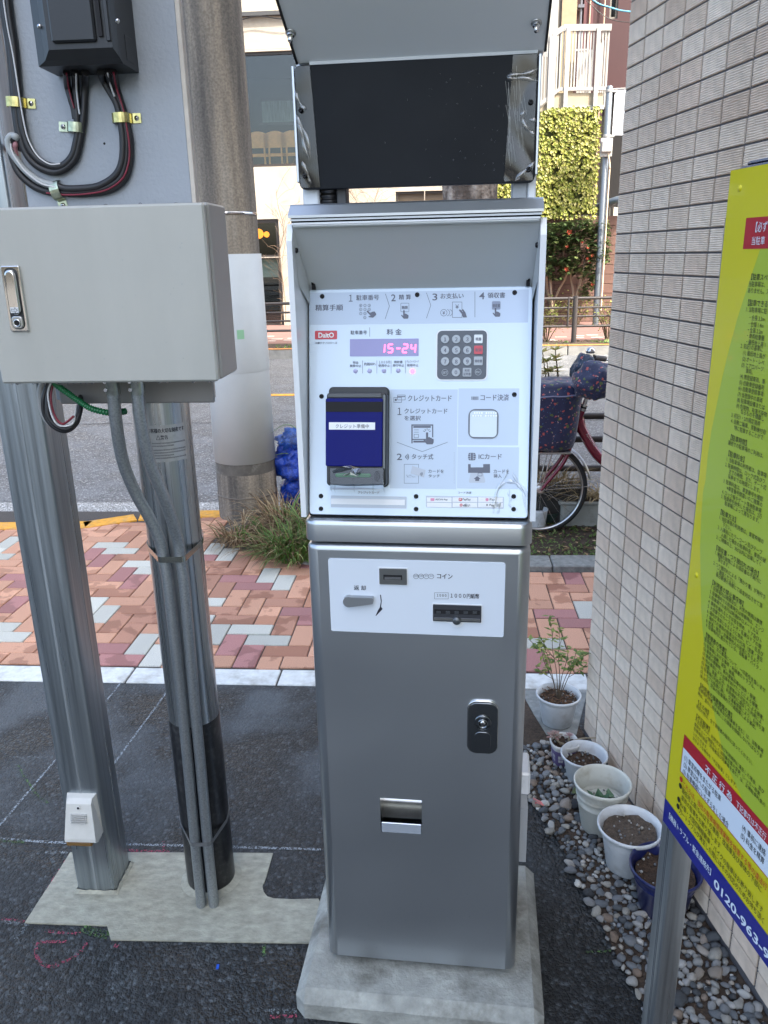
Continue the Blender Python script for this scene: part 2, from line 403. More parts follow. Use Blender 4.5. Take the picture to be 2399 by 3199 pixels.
# ---- herringbone pavers
U = .0958
a0 = sd_(gnd(*Z(500, 1550, .3014)(685, 1433)))
def cell_mat(s, d, marks, r=.055):
    for (ms, md, k) in marks:
        if abs(ms-s) < .07 and abs(md-d) < .05: return k
    return None
marks = []
for zz, pts, k in ((Z(500, 1550, .3014), [(580, 555), (720, 610), (480, 995), (540, 1080), (930, 1380), (1110, 1495), (1140, 810), (1295, 890)], 3),
                   (Z(0, 1550, .4219), [(755, 372), (825, 402), (85, 430), (115, 470), (995, 522), (1030, 565), (735, 780), (790, 870), (50, 970), (90, 1050), (1040, 1095), (1100, 1180), (30, 330)], 3),
                   (Z(1600, 1800, .3617), [(640, 290), (210, 495), (330, 595), (655, 10)], 3),
                   (Z(500, 1550, .3014), [(830, 845), (960, 920), (700, 1540), (920, 1670), (500, 640), (1420, 1180), (1500, 1285)], 2),
                   (Z(0, 1550, .4219), [(900, 590), (980, 635), (840, 1135), (880, 1220), (100, 600), (115, 655), (705, 460), (670, 410)], 2),
                   (Z(1600, 1800, .3617), [(400, 330), (560, 410), (590, 35), (230, 680)], 2),
                   (Z(500, 1550, .3014), [(680, 770), (1130, 1000), (1300, 1095), (650, 960), (1300, 1620), (760, 1275)], 1),
                   (Z(0, 1550, .4219), [(900, 440), (850, 715), (980, 845), (840, 950), (920, 1020), (1030, 910)], 1)):
    for q in pts: marks.append((*sd_(gnd(*zz(*q))), k))
cnt = {}
def brick_me(kind, w_, d_):
    b = MB(); b.box((0, 0, -.05), (w_, d_, 0), bev=.0035); return b
br_mesh = {}
for k in range(4):
    for nm, (w_, d_) in (('h', (2*U, U)), ('v', (U, 2*U))):
        b = MB(); b.box((.0025, .0025, -.05), (w_-.0025, d_-.0025, 0), bev=.003); br_mesh[(nm, k)] = mesh('brick', b, M_br[k])
cells = []
for j in range(-4, 18):
    for i in range(-24, 20):
        t = (i+j) % 4
        if t == 0: nm, w_, d_ = 'h', 2, 1
        elif t == 2: nm, w_, d_ = 'v', 1, 2
        else: continue
        s, d = a0[0]+i*U, a0[1]+j*U
        cells.append((nm, s, d, s+w_*U, d+d_*U))
def bed_front(s): return 3.86+max(0, (-.62-s))*.55 if s < -.62 else 3.80
rest = [MB() for _ in range(4)]; vis = []
for nm, s0, d0, s1, d1 in cells:
    cs, cd = (s0+s1)/2, (d0+d1)/2
    dmax = 4.62 if cs < -1.9 else 4.78
    dmax = min(dmax, 4.42+ (cs+2.7)*.17 if cs < -1.55 else dmax)
    if cs > -1.3: dmax = min(dmax, bed_front(cs)-.01)
    lo, hi = max(d0, D_K1+.002), min(d1, dmax)
    if hi-lo < .02 or cs < -4.2 or cs > 1.2: continue
    k = cell_mat(cs, cd, marks)
    if k is None:
        q = rng.random(); k = 0 if q < .80 else 1 if q < .93 else 2 if q < .955 else 3
    u, v = proj(P(cs, cd))
    cut = lo > d0+.001 or hi < d1-.001
    seen = -40 < u < 2000
    if cut or not seen:
        if seen: vis.append((nm, s0, lo, s1, hi, k, True))
        else: rest[k].box((s0+.0025, lo+.0025, -.05), (s1-.0025, hi-.0025, .002), STREET, bev=.003)
    else: vis.append((nm, s0, d0, s1, d1, k, False))
vis.sort(key=lambda t: t[2])
for n_, (nm, s0, lo, s1, hi, k, cut) in enumerate(vis):
    dz = .002+rng.uniform(-.0018, .0018)
    if n_ >= 298: rest[k].box((s0+.0025, lo+.0025, -.05), (s1-.0025, hi-.0025, dz), STREET, bev=.003); continue
    if cut:
        b = MB(); b.box((.0025, .0025, -.05), (s1-s0-.0025, hi-lo-.0025, 0), bev=.003); me = mesh('brick', b, M_br[k])
    else: me = br_mesh[(nm, k)]
    inst('brick', me, pav, P(s0, lo, dz), (0, 0, -YS))
for k in range(4):
    if rest[k].v: obj('brick_field', rest[k], M_br[k], pav, kind='stuff')
# ---- yellow edge stones of the near pavement, gutter side
ys = MB()
def ystone(a, c, wd=.13):
    a, c = Vector(a), Vector(c); t = (c-a).normalized(); q = Vector((-t.y, t.x))
    b = MB(); pts = [a+t*.004, c-t*.004, c-t*.004+q*wd, a+t*.004+q*wd]
    b.prism([(p.x, p.y) for p in pts], -.03, .006, STREET); return b
edge_pts = [(-3.6, 4.40), (-2.9, 4.41), (-2.15, 4.445), (-1.88, 4.60), (-1.60, 4.665), (-1.0, 4.665), (-.4, 4.665), (.2, 4.665), (.8, 4.665), (1.4, 4.665), (2.0, 4.665)]
yk = sheet('edge_kerb', [P(-9, 4.38), P(9, 4.62), P(9, 4.80), P(-9, 4.56)], -.009, M_joint)
for a, c in zip(edge_pts[:-1], edge_pts[1:]): obj('edge_stone', ystone(a, c), M_yel, yk)
# ---- concrete block and dark kerb of the planting bed
b = MB(); blk = [gnd(*p) for p in ((1625, 2160), (1646, 2197), (1668, 2236), (1708, 2300), (1800, 2300), (1835, 2160))]
b.prism([(p.x, p.y) for p in blk], -.05, .006); obj('corner_slab', b, M_kerbg, lot, kind='structure')
b = MB(); b.prism([(-1.02, 4.17), (-.95, 4.075), (-.83, 3.94), (-.705, 3.868), (-.4, 3.80), (-.05, 3.80), (-.05, 3.93), (-.55, 3.96), (-.75, 4.06), (-.95, 4.25)], -.05, .012, STREET); obj('bed_kerb', b, M_kerbg, pav, kind='structure')
b = MB()
for i in range(3): b.box((-.045+i*.62, 3.80, -.05), (.57+i*.62, 3.955, .03+.002*i), STREET, bev=.006)
obj('bed_kerb', b, M_kerbg, pav, kind='structure')
b = MB(); n = 26
for i in range(n+1):
    for j in range(9):
        s = -1.15+i*(3.2/n); d = 3.93+j*(.72/8)
        if s < -.6: d = max(d, bed_front(s)+.05)
        p = P(s, d); b.v.append((p.x, p.y, .014+.02*noise.noise(Vector((s*5, d*5, 0)))))
for i in range(n):
    for j in range(8): b.f.append((i*9+j, (i+1)*9+j, (i+1)*9+j+1, i*9+j+1)); b.m.append(0); b.sm.append(True)
bed = obj('planting_bed', b, M_soil, kind='structure')

# ---- far side of the street
M_fk = mat('far_kerb', (.24, .232, .215), .85, var=(8, .2, 5), bump=(80, .003))
M_fko = mat('far_kerb_paint', (.45, .19, .045), .8, var=(12, .25, 5))
M_fp = bpy.data.materials.new('far_paving'); M_fp.use_nodes = True
nt = M_fp.node_tree; bt = _n(nt, 'TexBrick', Scale=1.0); bt.inputs['Color1'].default_value = (.20, .105, .085, 1); bt.inputs['Color2'].default_value = (.165, .085, .07, 1)
bt.inputs['Mortar'].default_value = (.14, .11, .1, 1); bt.inputs['Brick Width'].default_value = .2; bt.inputs['Row Height'].default_value = .1; bt.inputs['Mortar Size'].default_value = .004
tc = _n(nt, 'TexCoord'); nt.links.new(tc.outputs['Object'], bt.inputs['Vector']); nt.links.new(bt.outputs[0], nt.nodes['Principled BSDF'].inputs['Base Color']); nt.nodes['Principled BSDF'].inputs['Roughness'].default_value = .85
b = MB()
for i in range(-20, 20): b.box((i*1.0+.005, 12.86, -.1), (i*1.0+.995, 12.98, .135), STREET, bev=.012)
fk = obj('far_kerb', b, M_fk, kind='structure')
b = MB()
for i in range(-20, 20): b.box((i*1.0+.005, 12.855, .1352), (i*1.0+.995, 12.985, .139), STREET)
obj('kerb_paint', b, M_fko, fk, kind='structure')
fp = obj('far_pavement', MB().add([(-30, 12.98, .12), (30, 12.98, .12), (30, 21.5, .12), (-30, 21.5, .12)], [(0, 1, 2, 3)]), M_fp, kind='structure'); fp.rotation_euler = (0, 0, -YS)
b = MB()
for i in range(70):                                           # pale flags laid into the far paving
    s = -5+(i % 35)*.27+rng.uniform(0, .1); d = 13.7+rng.random()*1.3; b.box((s, d, .11), (s+.2, d+.1, .124), STREET)
obj('pale_flag', b, mat('flag_pale', (.36, .33, .29), .85), fp, kind='stuff')
b = MB(); b.box((-30, 13.02, .1), (30, 13.6, .128), STREET); obj('verge', b, M_soil, fp, kind='structure')

# ================================================================ slab patch, chalk and gravel on the lot
ZL = Z(0, 2150, .6028)
slab_px = [(365, 855), (640, 856), (900, 857), (1200, 858), (1415, 860), (1395, 930), (1375, 1000), (1360, 1030), (1366, 1060), (1385, 1085), (1420, 1095), (1520, 1100), (1650, 1096), (1690, 1180), (1670, 1330), (1590, 1325), (1400, 1322), (1150, 1318), (800, 1312), (575, 1308), (555, 1235), (340, 1228), (130, 1220), (200, 1110), (290, 975)]
b = MB(); sp = [gnd(*ZL(*p)) for p in slab_px]; b.prism([(p.x, p.y) for p in sp], -.06, .004); slab = obj('concrete_patch', b, M_conc, lot, kind='structure')
def chalk_mat(name, c, cover):
    m = mat(name, c, .9); nt = m.node_tree; L = nt.links.new; tc = _n(nt, 'TexCoord')
    v = _n(nt, 'TexVoronoi', Scale=210.0); L(tc.outputs['Object'], v.inputs['Vector']); nz = _n(nt, 'TexNoise', Scale=120.0, Detail=4.0); L(tc.outputs['Object'], nz.inputs[0])
    ad = _n(nt, 'Math', operation='MULTIPLY_ADD'); L(v.outputs['Distance'], ad.inputs[0]); ad.inputs[1].default_value = -.8; L(nz.outputs[0], ad.inputs[2])
    L(ramp(nt, ad.outputs[0], [(.16-cover, g3(0)), (.24-cover, g3(.62))]), nt.nodes['Principled BSDF'].inputs['Alpha']); return m
M_chw = chalk_mat('chalk_white', (.40, .45, .49), .12); M_chr = chalk_mat('chalk_pink', (.46, .09, .15), .06); M_chg = chalk_mat('chalk_green', (.14, .29, .08), .02); M_chw2 = chalk_mat('chalk_faint', (.26, .30, .32), .0)
def chalk(pts, wd, m, zz=None, k=6, name='chalk_line', cl=False):
    w3 = [gnd(*(zz(*p) if zz else p), z=.0022) for p in pts]; w3 = spline(w3, k) if len(w3) > 2 else w3
    b = MB()
    for a, c in zip(w3[:-1], w3[1:]):
        t = (c-a); t.z = 0
        if t.length < 1e-5: continue
        t.normalize(); q = Vector((-t.y, t.x, 0))*wd/2; e = t*wd*.3
        b.quad(a-q-e, c-q+e, c+q+e, a+q-e)
    o = obj(name, b, m, lot, kind='structure')
chalk([(407, 2092), (337, 2183), (169, 2379), (36, 2535), (0, 2578)], .007, M_chw)
chalk([(520, 2160), (503, 2186), (365, 2373), (230, 2560)], .007, M_chw)
chalk([(0, 2620), (180, 2632), (401, 2637), (700, 2645), (1000, 2653)], .009, M_chw)
chalk([(0, 352), (270, 358)], .005, M_chw2, ZL)
chalk([(0, 1212), (110, 1216), (135, 1225), (80, 1300)], .011, M_chw2, ZL)
chalk([(240, 850), (350, 852)], .012, M_chw2, ZL)
chalk([(95, 400), (120, 450), (155, 500), (185, 545), (245, 592)], .006, M_chg, ZL)
chalk([(15, 1195), (75, 1200), (140, 1212)], .008, M_chr, ZL)
chalk([(135, 1215), (210, 1095), (290, 965), (360, 862)], .005, M_chr, ZL)
chalk([(345, 1312), (270, 1314), (197, 1320), (187, 1365), (195, 1400), (225, 1432), (265, 1443), (300, 1438)], .008, M_chr, ZL)
chalk([(290, 1425), (345, 1412), (400, 1378), (430, 1350), (448, 1318)], .008, M_chr, ZL)
chalk([(240, 1258), (320, 1266), (410, 1270)], .008, M_chr, ZL)
chalk([(660, 842), (760, 846), (870, 850)], .013, M_chr, ZL); chalk([(848, 795), (852, 850)], .008, M_chr, ZL)
chalk([(0, 787), (60, 793), (120, 796)], .010, M_chg, ZL)
chalk([(440, 1245), (480, 1262), (520, 1270), (555, 1280)], .022, M_chg, ZL)
chalk([(610, 1318), (600, 1340)], .01, M_chr, ZL); chalk([(1368, 1335), (1366, 1385)], .008, M_chg, ZL)
chalk([(1405, 1703), (1470, 1700), (1535, 1697)], .008, M_chr, ZL); chalk([(1400, 1672), (1470, 1678), (1530, 1672)], .012, M_chw2, ZL)
chalk([(1830, 2973), (1870, 2972), (1908, 2970)], .005, M_chg)
# ---- gravel strip along the tiled wall
YW = radians(-7.12); WD = Vector((sin(YW), cos(YW), 0)); WN = Vector((-WD.y, WD.x, 0)); W0 = gnd(1817, 2285)-WD*.022   # WN points away from the wall, over the lot
def W(s, z, n=0.0): return W0+WD*s+WN*n+UP*z
gedge = [gnd(*p) for p in ((1560, 2330), (1600, 2400), (1648, 2478), (1706, 2570), (1759, 2656), (1807, 2757), (1860, 2854), (1927, 2989), (1966, 3070), (2009, 3138), (2060, 3260), (2160, 3500), (2330, 3900))]
b = MB(); ge = [(p.x, p.y) for p in gedge]; tail = [(W(-2.0, 0).x, W(-2.0, 0).y), (W(0.05, 0).x, W(.05, 0).y), (P(.30, 2.62).x, P(.3, 2.62).y), (P(.02, 2.62).x, P(.02, 2.62).y)]
b.ngon([(x, y, .0035) for x, y in ge+tail]); gravel = obj('gravel_bed', b, M_soil, kind='structure')
stones = [(0, (.035, .037, .04)), (.16, (.09, .10, .108)), (.32, (.15, .162, .172)), (.48, (.25, .255, .25)), (.60, (.32, .305, .265)), (.70, (.21, .155, .115)), (.80, (.42, .405, .37)), (.91, (.12, .135, .155)), (1, (.56, .55, .51))]
M_peb = rnd_mat('pebble', stones, rough=.62, bump=(150, .0012), var=.3, vscale=70); M_pebi = rnd_mat('pebble_mass', stones, rough=.62, bump=(150, .0012), island=True, var=.3, vscale=70)
def rock(seed, sub, rough_):
    bm = bmesh.new(); bmesh.ops.create_icosphere(bm, subdivisions=sub, radius=1); o = Vector((seed*3.1, seed*1.7, seed))
    for v in bm.verts: v.co *= 1+rough_*noise.noise(v.co*1.1+o)+rough_*.5*noise.noise(v.co*2.6+o)
    vs = [v.co.copy() for v in bm.verts]; fs = [[v.index for v in f.verts] for f in bm.faces]; bm.free(); return vs, fs
rocks2 = [rock(i+1, 2, .32 if i < 6 else .55) for i in range(9)]; rocks1 = [rock(i+20, 1, .35) for i in range(6)]
rk_me = [mesh('pebble', MB().add(v, f, 0, True), M_peb) for v, f in rocks2]
def in_gravel(x, y, m=0.0):
    s = (Vector((x, y, 0))-W0) @ WD
    if (Vector((x, y, 0))-W0) @ WN < m: return False
    # left boundary
    for a, c in zip(ge[:-1], ge[1:]):
        if c[1] <= y <= a[1]:
            t = (a[1]-y)/(a[1]-c[1]+1e-9); return x > a[0]+(c[0]-a[0])*t+rng.uniform(-.012, .012)
    return False
slabpoly = [(p.x, p.y) for p in blk]
def inpoly(x, y, pg):
    r = False; j = len(pg)-1
    for i in range(len(pg)):
        if (pg[i][1] > y) != (pg[j][1] > y) and x < (pg[j][0]-pg[i][0])*(y-pg[i][1])/(pg[j][1]-pg[i][1])+pg[i][0]: r = not r
        j = i
    return r
prng = random.Random(5); pts = []; grid = {}
tries = 0
cand = []
while tries < 26000:
    tries += 1
    x = prng.uniform(.2, 1.0); y = prng.uniform(.45, 2.45)
    if not in_gravel(x, y, .008) or inpoly(x, y, slabpoly): continue
    r = (.0065+.0065*prng.random()**1.5) if prng.random() > .12 else prng.uniform(.013, .019)
    if prng.random() < .02: r = prng.uniform(.019, .029)
    key = (int(x/.05), int(y/.05)); ok = True
    for dx in (-1, 0, 1):
        for dy in (-1, 0, 1):
            for (px, py, pr) in grid.get((key[0]+dx, key[1]+dy), ()):
                if hypot(px-x, py-y) < (pr+r)*.80: ok = False; break
            if not ok: break
        if not ok: break
    if ok: grid.setdefault(key, []).append((x, y, r)); cand.append((x, y, r))
def size_seen(c):
    u, v = proj((c[0], c[1], .01))
    return c[2]/depth((c[0], c[1], .01)) if 1500 < u < 2420 and v < 3220 else c[2]*.01
cand.sort(key=size_seen, reverse=True); gm = MB()
for i, (x, y, r) in enumerate(cand):
    e = (prng.uniform(-.35, .35), prng.uniform(-.35, .35), prng.uniform(0, 6.3)); sc3 = (r*prng.uniform(1.0, 1.45), r*prng.uniform(.8, 1.05), r*prng.uniform(.5, .85))
    z = .004+sc3[2]*.62
    if i < 299: inst('pebble', rk_me[prng.randrange(9)], gravel, (x, y, z), e, sc3)
    else:
        vs, f = rocks1[prng.randrange(6)] if r < .011 else rocks2[prng.randrange(9)]
        Mx = Matrix.Translation((x, y, z)) @ Matrix.Rotation(e[2], 4, 'Z') @ Matrix.Rotation(e[0], 4, 'X') @ Matrix.Diagonal((*sc3, 1)); gm.add([Mx @ v for v in vs], f, 0, True)
for i in range(2600):                                            # fine grit between the stones
    x = prng.uniform(.2, 1.0); y = prng.uniform(.45, 2.45)
    if not in_gravel(x, y, .004) or inpoly(x, y, slabpoly): continue
    r = prng.uniform(.003, .006); vs, f = rocks1[prng.randrange(6)]
    gm.add([Vector((x, y, .005))+v*r for v in vs], f, 0, True)
obj('pebble_mass', gm, M_pebi, gravel, kind='stuff')

# ================================================================ the tiled building on the right
def tile_mat(name):
    m = rnd_mat(name, [(0, (.64, .53, .42)), (.3, (.74, .645, .53)), (.6, (.70, .60, .485)), (.82, (.60, .485, .38)), (1, (.67, .545, .43))], rough=.75, var=.10, vscale=40); nt = m.node_tree; L = nt.links.new
    b = nt.nodes['Principled BSDF']; tc = _n(nt, 'TexCoord'); oi = _n(nt, 'ObjectInfo')
    mp = _n(nt, 'Mapping'); mp.inputs['Scale'].default_value = (60, 60, 420); L(tc.outputs['Object'], mp.inputs[0])
    nz = _n(nt, 'TexNoise', Scale=1.0, Detail=3.0); L(mp.outputs[0], nz.inputs[0]); bp = _n(nt, 'Bump', Strength=.6, Distance=.0009); L(nz.outputs[0], bp.inputs['Height']); L(bp.outputs[0], b.inputs['Normal'])
    old = b.inputs['Base Color'].links[0].from_socket; ge_ = _n(nt, 'NewGeometry'); m2 = _n(nt, 'Mapping'); m2.inputs['Scale'].default_value = (5, 5, .7); L(ge_.outputs['Position'], m2.inputs[0]); n2 = _n(nt, 'TexNoise', Scale=1.0, Detail=5.0); L(m2.outputs[0], n2.inputs[0])
    mw = _n(nt, 'MixRGB', blend_type='MULTIPLY'); mw.inputs[0].default_value = 1; L(old, mw.inputs[1]); L(ramp(nt, n2.outputs[0], [(.35, (.90, .885, .87)), (.6, g3(1.02))]), mw.inputs[2]); L(mw.outputs[0], b.inputs['Base Color'])   # rain-washed streaks
    return m
M_tile = tile_mat('wall_tile'); M_grout = mat('grout', (.105, .10, .105), .9, var=(90, .15), bump=(200, .0008))
M_tilefar = mat('tile_cladding', (.55, .49, .41), .8, var=(9, .06))
TH, TZ = .1026*.975, .0516*.975
def tile_mesh(seed, nx, ribs, x0=.0034, x1=None, per=3):
    x1 = x1 or TH-.0034; b = MB(); z0, z1 = .0022, TZ-.0022; nz = ribs*per; o = Vector((seed*7.3, 0, seed*2.1)); vs = []
    for j in range(nz+1):
        for i in range(nx+1):
            x = x0+(x1-x0)*i/nx; z = z0+(z1-z0)*j/nz
            ph = j/per+.22*noise.noise(Vector((x*60, z*120, 0))+o)
            h = .0034+.0019*(1-2*abs((ph % 1)-.5))+.0005*noise.noise(Vector((x*160, z*300, 4))+o)
            if i in (0, nx) or j in (0, nz): h -= .0012
            vs.append((x, h, z))
    b.add(vs, [(j*(nx+1)+i, (j+1)*(nx+1)+i, (j+1)*(nx+1)+i+1, j*(nx+1)+i+1) for j in range(nz) for i in range(nx)])
    n_ = len(vs); ring = [i for i in range(nx+1)]+[(j*(nx+1)+nx) for j in range(1, nz+1)]+[nz*(nx+1)+i for i in range(nx-1, -1, -1)]+[j*(nx+1) for j in range(nz-1, 0, -1)]
    rv = [(vs[i][0], 0, vs[i][2]) for i in ring]; rf = [vs[i] for i in ring]; m_ = len(ring)
    b.add(rf+rv, [(i, (i+1) % m_, (i+1) % m_+m_, i+m_) for i in range(m_)]); return b
TB = Matrix((WD, WN, UP)).transposed().to_4x4()                 # tile frame: x along the wall, y out, z up
bw = thing('tiled_building', 'tall building faced in beige ribbed tiles beside the parking lot', 'building', W(0, 0))
b = MB(); WL, WH_ = 16.0, 19.5
b.add([W(0, 0), W(-WL, 0), W(-WL, WH_), W(0, WH_), W(0, 0, -9), W(-WL, 0, -9), W(-WL, WH_, -9), W(0, WH_, -9)], [(0, 1, 2, 3), (1, 5, 6, 2), (5, 4, 7, 6), (4, 0, 3, 7), (3, 2, 6, 7)])
wall = obj('wall', b, M_grout, bw, world=True)
b = MB(); b.box((-WL, -.002, 3.2), (0, .005, WH_), Matrix.Translation(W0) @ TB); b.box((-WL, -.002, 0), (-2.42, .005, 3.19), Matrix.Translation(W0) @ TB)
b.box((.001, -9, 0), (.004, -.01, WH_), Matrix.Translation(W0) @ TB); obj('cladding', b, M_tilefar, bw, world=True)
tme = [mesh('tile', tile_mesh(i, 9, 10), M_tile) for i in range(5)]; tlow = [tile_mesh(i+9, 2, 10, per=2) for i in range(4)]
NC, NR = 24, 62; tl = []
Fr = FR[wall.name].inverted()
for c in range(NC):
    for r in range(NR):
        x = c*TH+.0004; z = r*TZ+.026
        p = W0-WD*(x+TH/2)+UP*(z+TZ/2); u, v = proj(p); ok = -30 < u < 2440 and -40 < v < 3240 and p.y > .35
        if ok and u > 2300-(v-530)*.1131+70 and 560 < v < 2500+(u-2077)*1.36: ok = False    # behind the yellow sign
        tl.append((0 if ok else 1, -depth(p) if ok else 0, x, z, c))
tl.sort(key=lambda t: (t[0], -t[1])); tm = MB(); nvis = sum(1 for t in tl if t[0] == 0)
tl_vis = [t for t in tl if t[0] == 0]; tl_vis.sort(key=lambda t: -t[1])
rot = TB.to_euler()
for k, t in enumerate(tl_vis[:300]):
    inst('tile', tme[prng.randrange(5)], wall, Fr @ (W0-WD*(t[2]+TH)+UP*t[3]), rot)
for t in tl_vis[300:]+[t for t in tl if t[0]]:
    q = tlow[prng.randrange(4)]; Mx = Fr @ Matrix.Translation(W0-WD*(t[2]+TH)+UP*t[3]) @ TB; tm.add([Mx @ Vector(v) for v in q.v], q.f)
M_tilei = rnd_mat('wall_tile_mass', [(0, (.64, .53, .42)), (.3, (.74, .645, .53)), (.6, (.70, .60, .485)), (.82, (.60, .485, .38)), (1, (.67, .545, .43))], rough=.75, var=.1, vscale=40, island=True)
obj('tile_field', tm, M_tilei, wall, kind='stuff')
print('tiles visible', nvis, 'pebbles', len(cand), 'bricks', len(vis))
# ================================================================ concrete plinth and payment machine
MY = radians(7.4); EX = Vector((cos(MY), -sin(MY), 0)); EY = Vector((sin(MY), cos(MY), 0))
MO = (gnd(1022, 2985, .08)+gnd(1612, 3040, .08))/2; MO.z = 0
MF = Matrix.Translation(MO) @ Matrix.Rotation(-MY, 4, 'Z'); MFI = MF.inverted()
M_sil = mat('silver_paint', (.485, .515, .545), .33, .92, rvar=(3.5, .27, .38), bump=(900, .00006), coat=.25)
M_sild = mat('silver_paint_hood', (.78, .82, .85), .45, .0, bump=(700, .0001))
M_grey = mat('hood_grey', (.58, .605, .61), .45, .1)
M_white = mat('panel_white', (.74, .77, .80), .35, coat=.4)
M_film = mat('film_white', (.59, .71, .84), .16, coat=1.0, bump=(5, .0005))
M_tint = mat('print_tint', (.40, .45, .54), .25, coat=.8); M_tint2 = mat('print_tint_pale', (.44, .54, .68), .25, coat=.8)
M_ink = mat('print_ink', (.075, .085, .13), .4, coat=.3); M_inkd = mat('print_ink_dark', (.02, .022, .035), .5)
M_wht = mat('print_white', (.80, .82, .84), .4); M_red = mat('print_red', (.55, .025, .04), .35, coat=.3)
M_black = mat('black_plastic', (.007, .0075, .009), .35); M_dark = mat('dark_gap', (.008, .008, .01), .8)
M_scr = mat('screw_black', (.01, .01, .012), .25, .4); M_pad = mat('keypad_grey', (.10, .115, .14), .5); M_key = mat('key_grey', (.42, .46, .50), .45)
M_chrome = mat('chrome', (.62, .62, .62), .08, 1.0); M_chrd = mat('chrome_dark', (.20, .215, .23), .2, 1.0); M_steel = mat('stainless', (.48, .48, .47), .28, 1.0, var=(30, .1))
M_led = mat('led_red', (1.0, .06, .16), .5, emit=1.6); M_lcd = mat('display_lavender', (.26, .25, .50), .25, coat=.5)
M_lav = mat('lamp_off', (.45, .45, .68), .3); M_blue = mat('screen_blue', (.0012, .0035, .13), .22, spec=.12); M_green = mat('slot_green', (.008, .13, .02), .3)
M_clear = glass('clear_plastic', (.90, .93, .95), .03, .05); M_film2 = glass('peeling_film', (.82, .85, .88), .035, .10)
M_disp = mat('panel_black', (.0085, .0105, .0135), .4, var=(3, .25), bump=(300, .0001), rvar=(5, .36, .5), spec=.14)

b = MB(); Mp = MF
lo, hi, fr, bk, zt = -.262, .262, -.088, .36, .062
b.box((lo, fr, -.06), (hi, bk, zt), MF, bev=.022)
pl = obj('concrete_plinth', b, M_plinth, loc=tuple(MF @ Vector((0, .14, 0)))); tag(pl, 'low chamfered concrete plinth under the silver payment machine', 'plinth')

pm = thing('payment_machine', 'silver parking payment machine with keypad, card reader and lettered face on a concrete plinth', 'payment machine', tuple(MO), -MY)
# cabinet with the coin-return opening cut into its front
Fc = frame((0, 0, 0), (1, 0, 0), (0, 0, 1))
def px_in(F, zz, a, c, n=0.0):
    Fw = MF @ F; o = Fw @ Vector((0, 0, n)); nn = (Fw.to_3x3() @ Vector((0, 0, 1)))
    q = Fw.inverted() @ onp(*zz(a, c), o, nn); return q.x, q.y
def box_in(F, zz, x0, y0, x1, y1, n=0.0):
    ym = (y0+y1)/2; xm = (x0+x1)/2
    return px_in(F, zz, x0, ym, n)[0], px_in(F, zz, xm, y1, n)[1], px_in(F, zz, x1, ym, n)[0], px_in(F, zz, xm, y0, n)[1]
R5, R6, R7, R8 = Z(850, 0, .5425), Z(880, 850, .50633), Z(880, 1180, .50633), Z(900, 1650, .51236)
HX, CD = .2035, .31
tx0, tz0, tx1, tz1 = box_in(Fc, R8, 563, 1652, 815, 1858)
b = MB(); lv = [(.08+.006, 0)]; z1 = 1.046
loops = [(.08, .006), (.086, 0)]+[(z1-.012*(1-sin(k/4*pi/2)), .012*(1-cos(k/4*pi/2))) for k in range(5)]
n = 6; vs = []; pts = []
for z, i in loops:
    pts = rrect(2*HX-2*i, CD-2*i, .022-min(i, .02), n); vs += [(x, CD/2+y, z) for x, y in pts]
m_ = len(pts); fi = 3*(n+1)-1; fs = []
for k in range(len(loops)-1):
    for i in range(m_):
        if k == 1 and i == fi: continue
        fs.append((k*m_+i, k*m_+(i+1) % m_, (k+1)*m_+(i+1) % m_, (k+1)*m_+i))
b.add(vs, fs, 0, True); b.add(vs[-m_:], [tuple(range(m_))]); b.add(vs[:m_], [tuple(range(m_))[::-1]])
xa, xb, za, zb = -HX+.022, HX-.022, loops[1][0], loops[2][0]
for (p, q, r, s) in ((xa, za, tx0, zb), (tx1, za, xb, zb), (tx0, za, tx1, tz0), (tx0, tz1, tx1, zb)):
    b.quad((p, 0, q), (r, 0, q), (r, 0, s), (p, 0, s))
cab = obj('cabinet', b, M_sil, pm)
b = MB(); yd = .055; xm = tx1-tx0
prof = [(0, tz1), (.03, tz1-.004), (yd, tz1-.02), (yd+.004, (tz0+tz1)/2-.005), (.045, tz0+.030), (.018, tz0+.022)]
b.add([(x, y, z) for y, z in prof for x in (tx0, tx1)], [(2*i, 2*i+1, 2*i+3, 2*i+2) for i in range(len(prof)-1)], 0, True)
for x in (tx0, tx1): b.ngon([(x, y, z) for y, z in prof]+[(x, 0, tz0)])
obj('coin_tray', b, M_steel, cab)
b = MB(); b.box((tx0+.002, -.0015, tz0), (tx1-.001, .0015, tz0+.024), bev=.001); obj('tray_lip', b, mat('tray_lip', (.60, .66, .74), .22, .6), cab)
# gap, band
b = MB(); b.rr(0, CD/2, 2*HX-.03, CD-.03, .015, 1.04, 1.056); obj('gap', b, M_dark, pm)
b = MB(); b.rr(0, CD/2, 2*HX+.003, CD+.003, .023, 1.0515, 1.0925, bev=.010, n=8); obj('band', b, M_sil, pm)
# upper housing
b = MB(); PB, PT = (.014, 1.098), (.102, 1.489)
for sx in (-1, 1):
    x0, x1 = sx*.199, sx*.2085
    w_ = MB(); w_.prism([(0, 1.097), (0, 1.570), (.014, 1.596), (.30, 1.598), (.30, 1.097)], min(x0, x1), max(x0, x1), Matrix(((0, 0, 1, 0), (1, 0, 0, 0), (0, 1, 0, 0), (0, 0, 0, 1))))
    obj('wing_panel', w_, M_white, pm)
b.add([(-.199, .006, 1.593), (.199, .006, 1.593), (.199, PT[0]+.006, PT[1]-.002), (-.199, PT[0]+.006, PT[1]-.002)], [(0, 1, 2, 3)])
for sx in (-1, 1):   # inner cheek plates of the recess
    b.add([(sx*.1988, .006, 1.593), (sx*.1988, .03, 1.50), (sx*.194, PT[0], PT[1]-.03), (sx*.194, PT[0]+.002, PT[1])], [(0, 1, 2, 3)])
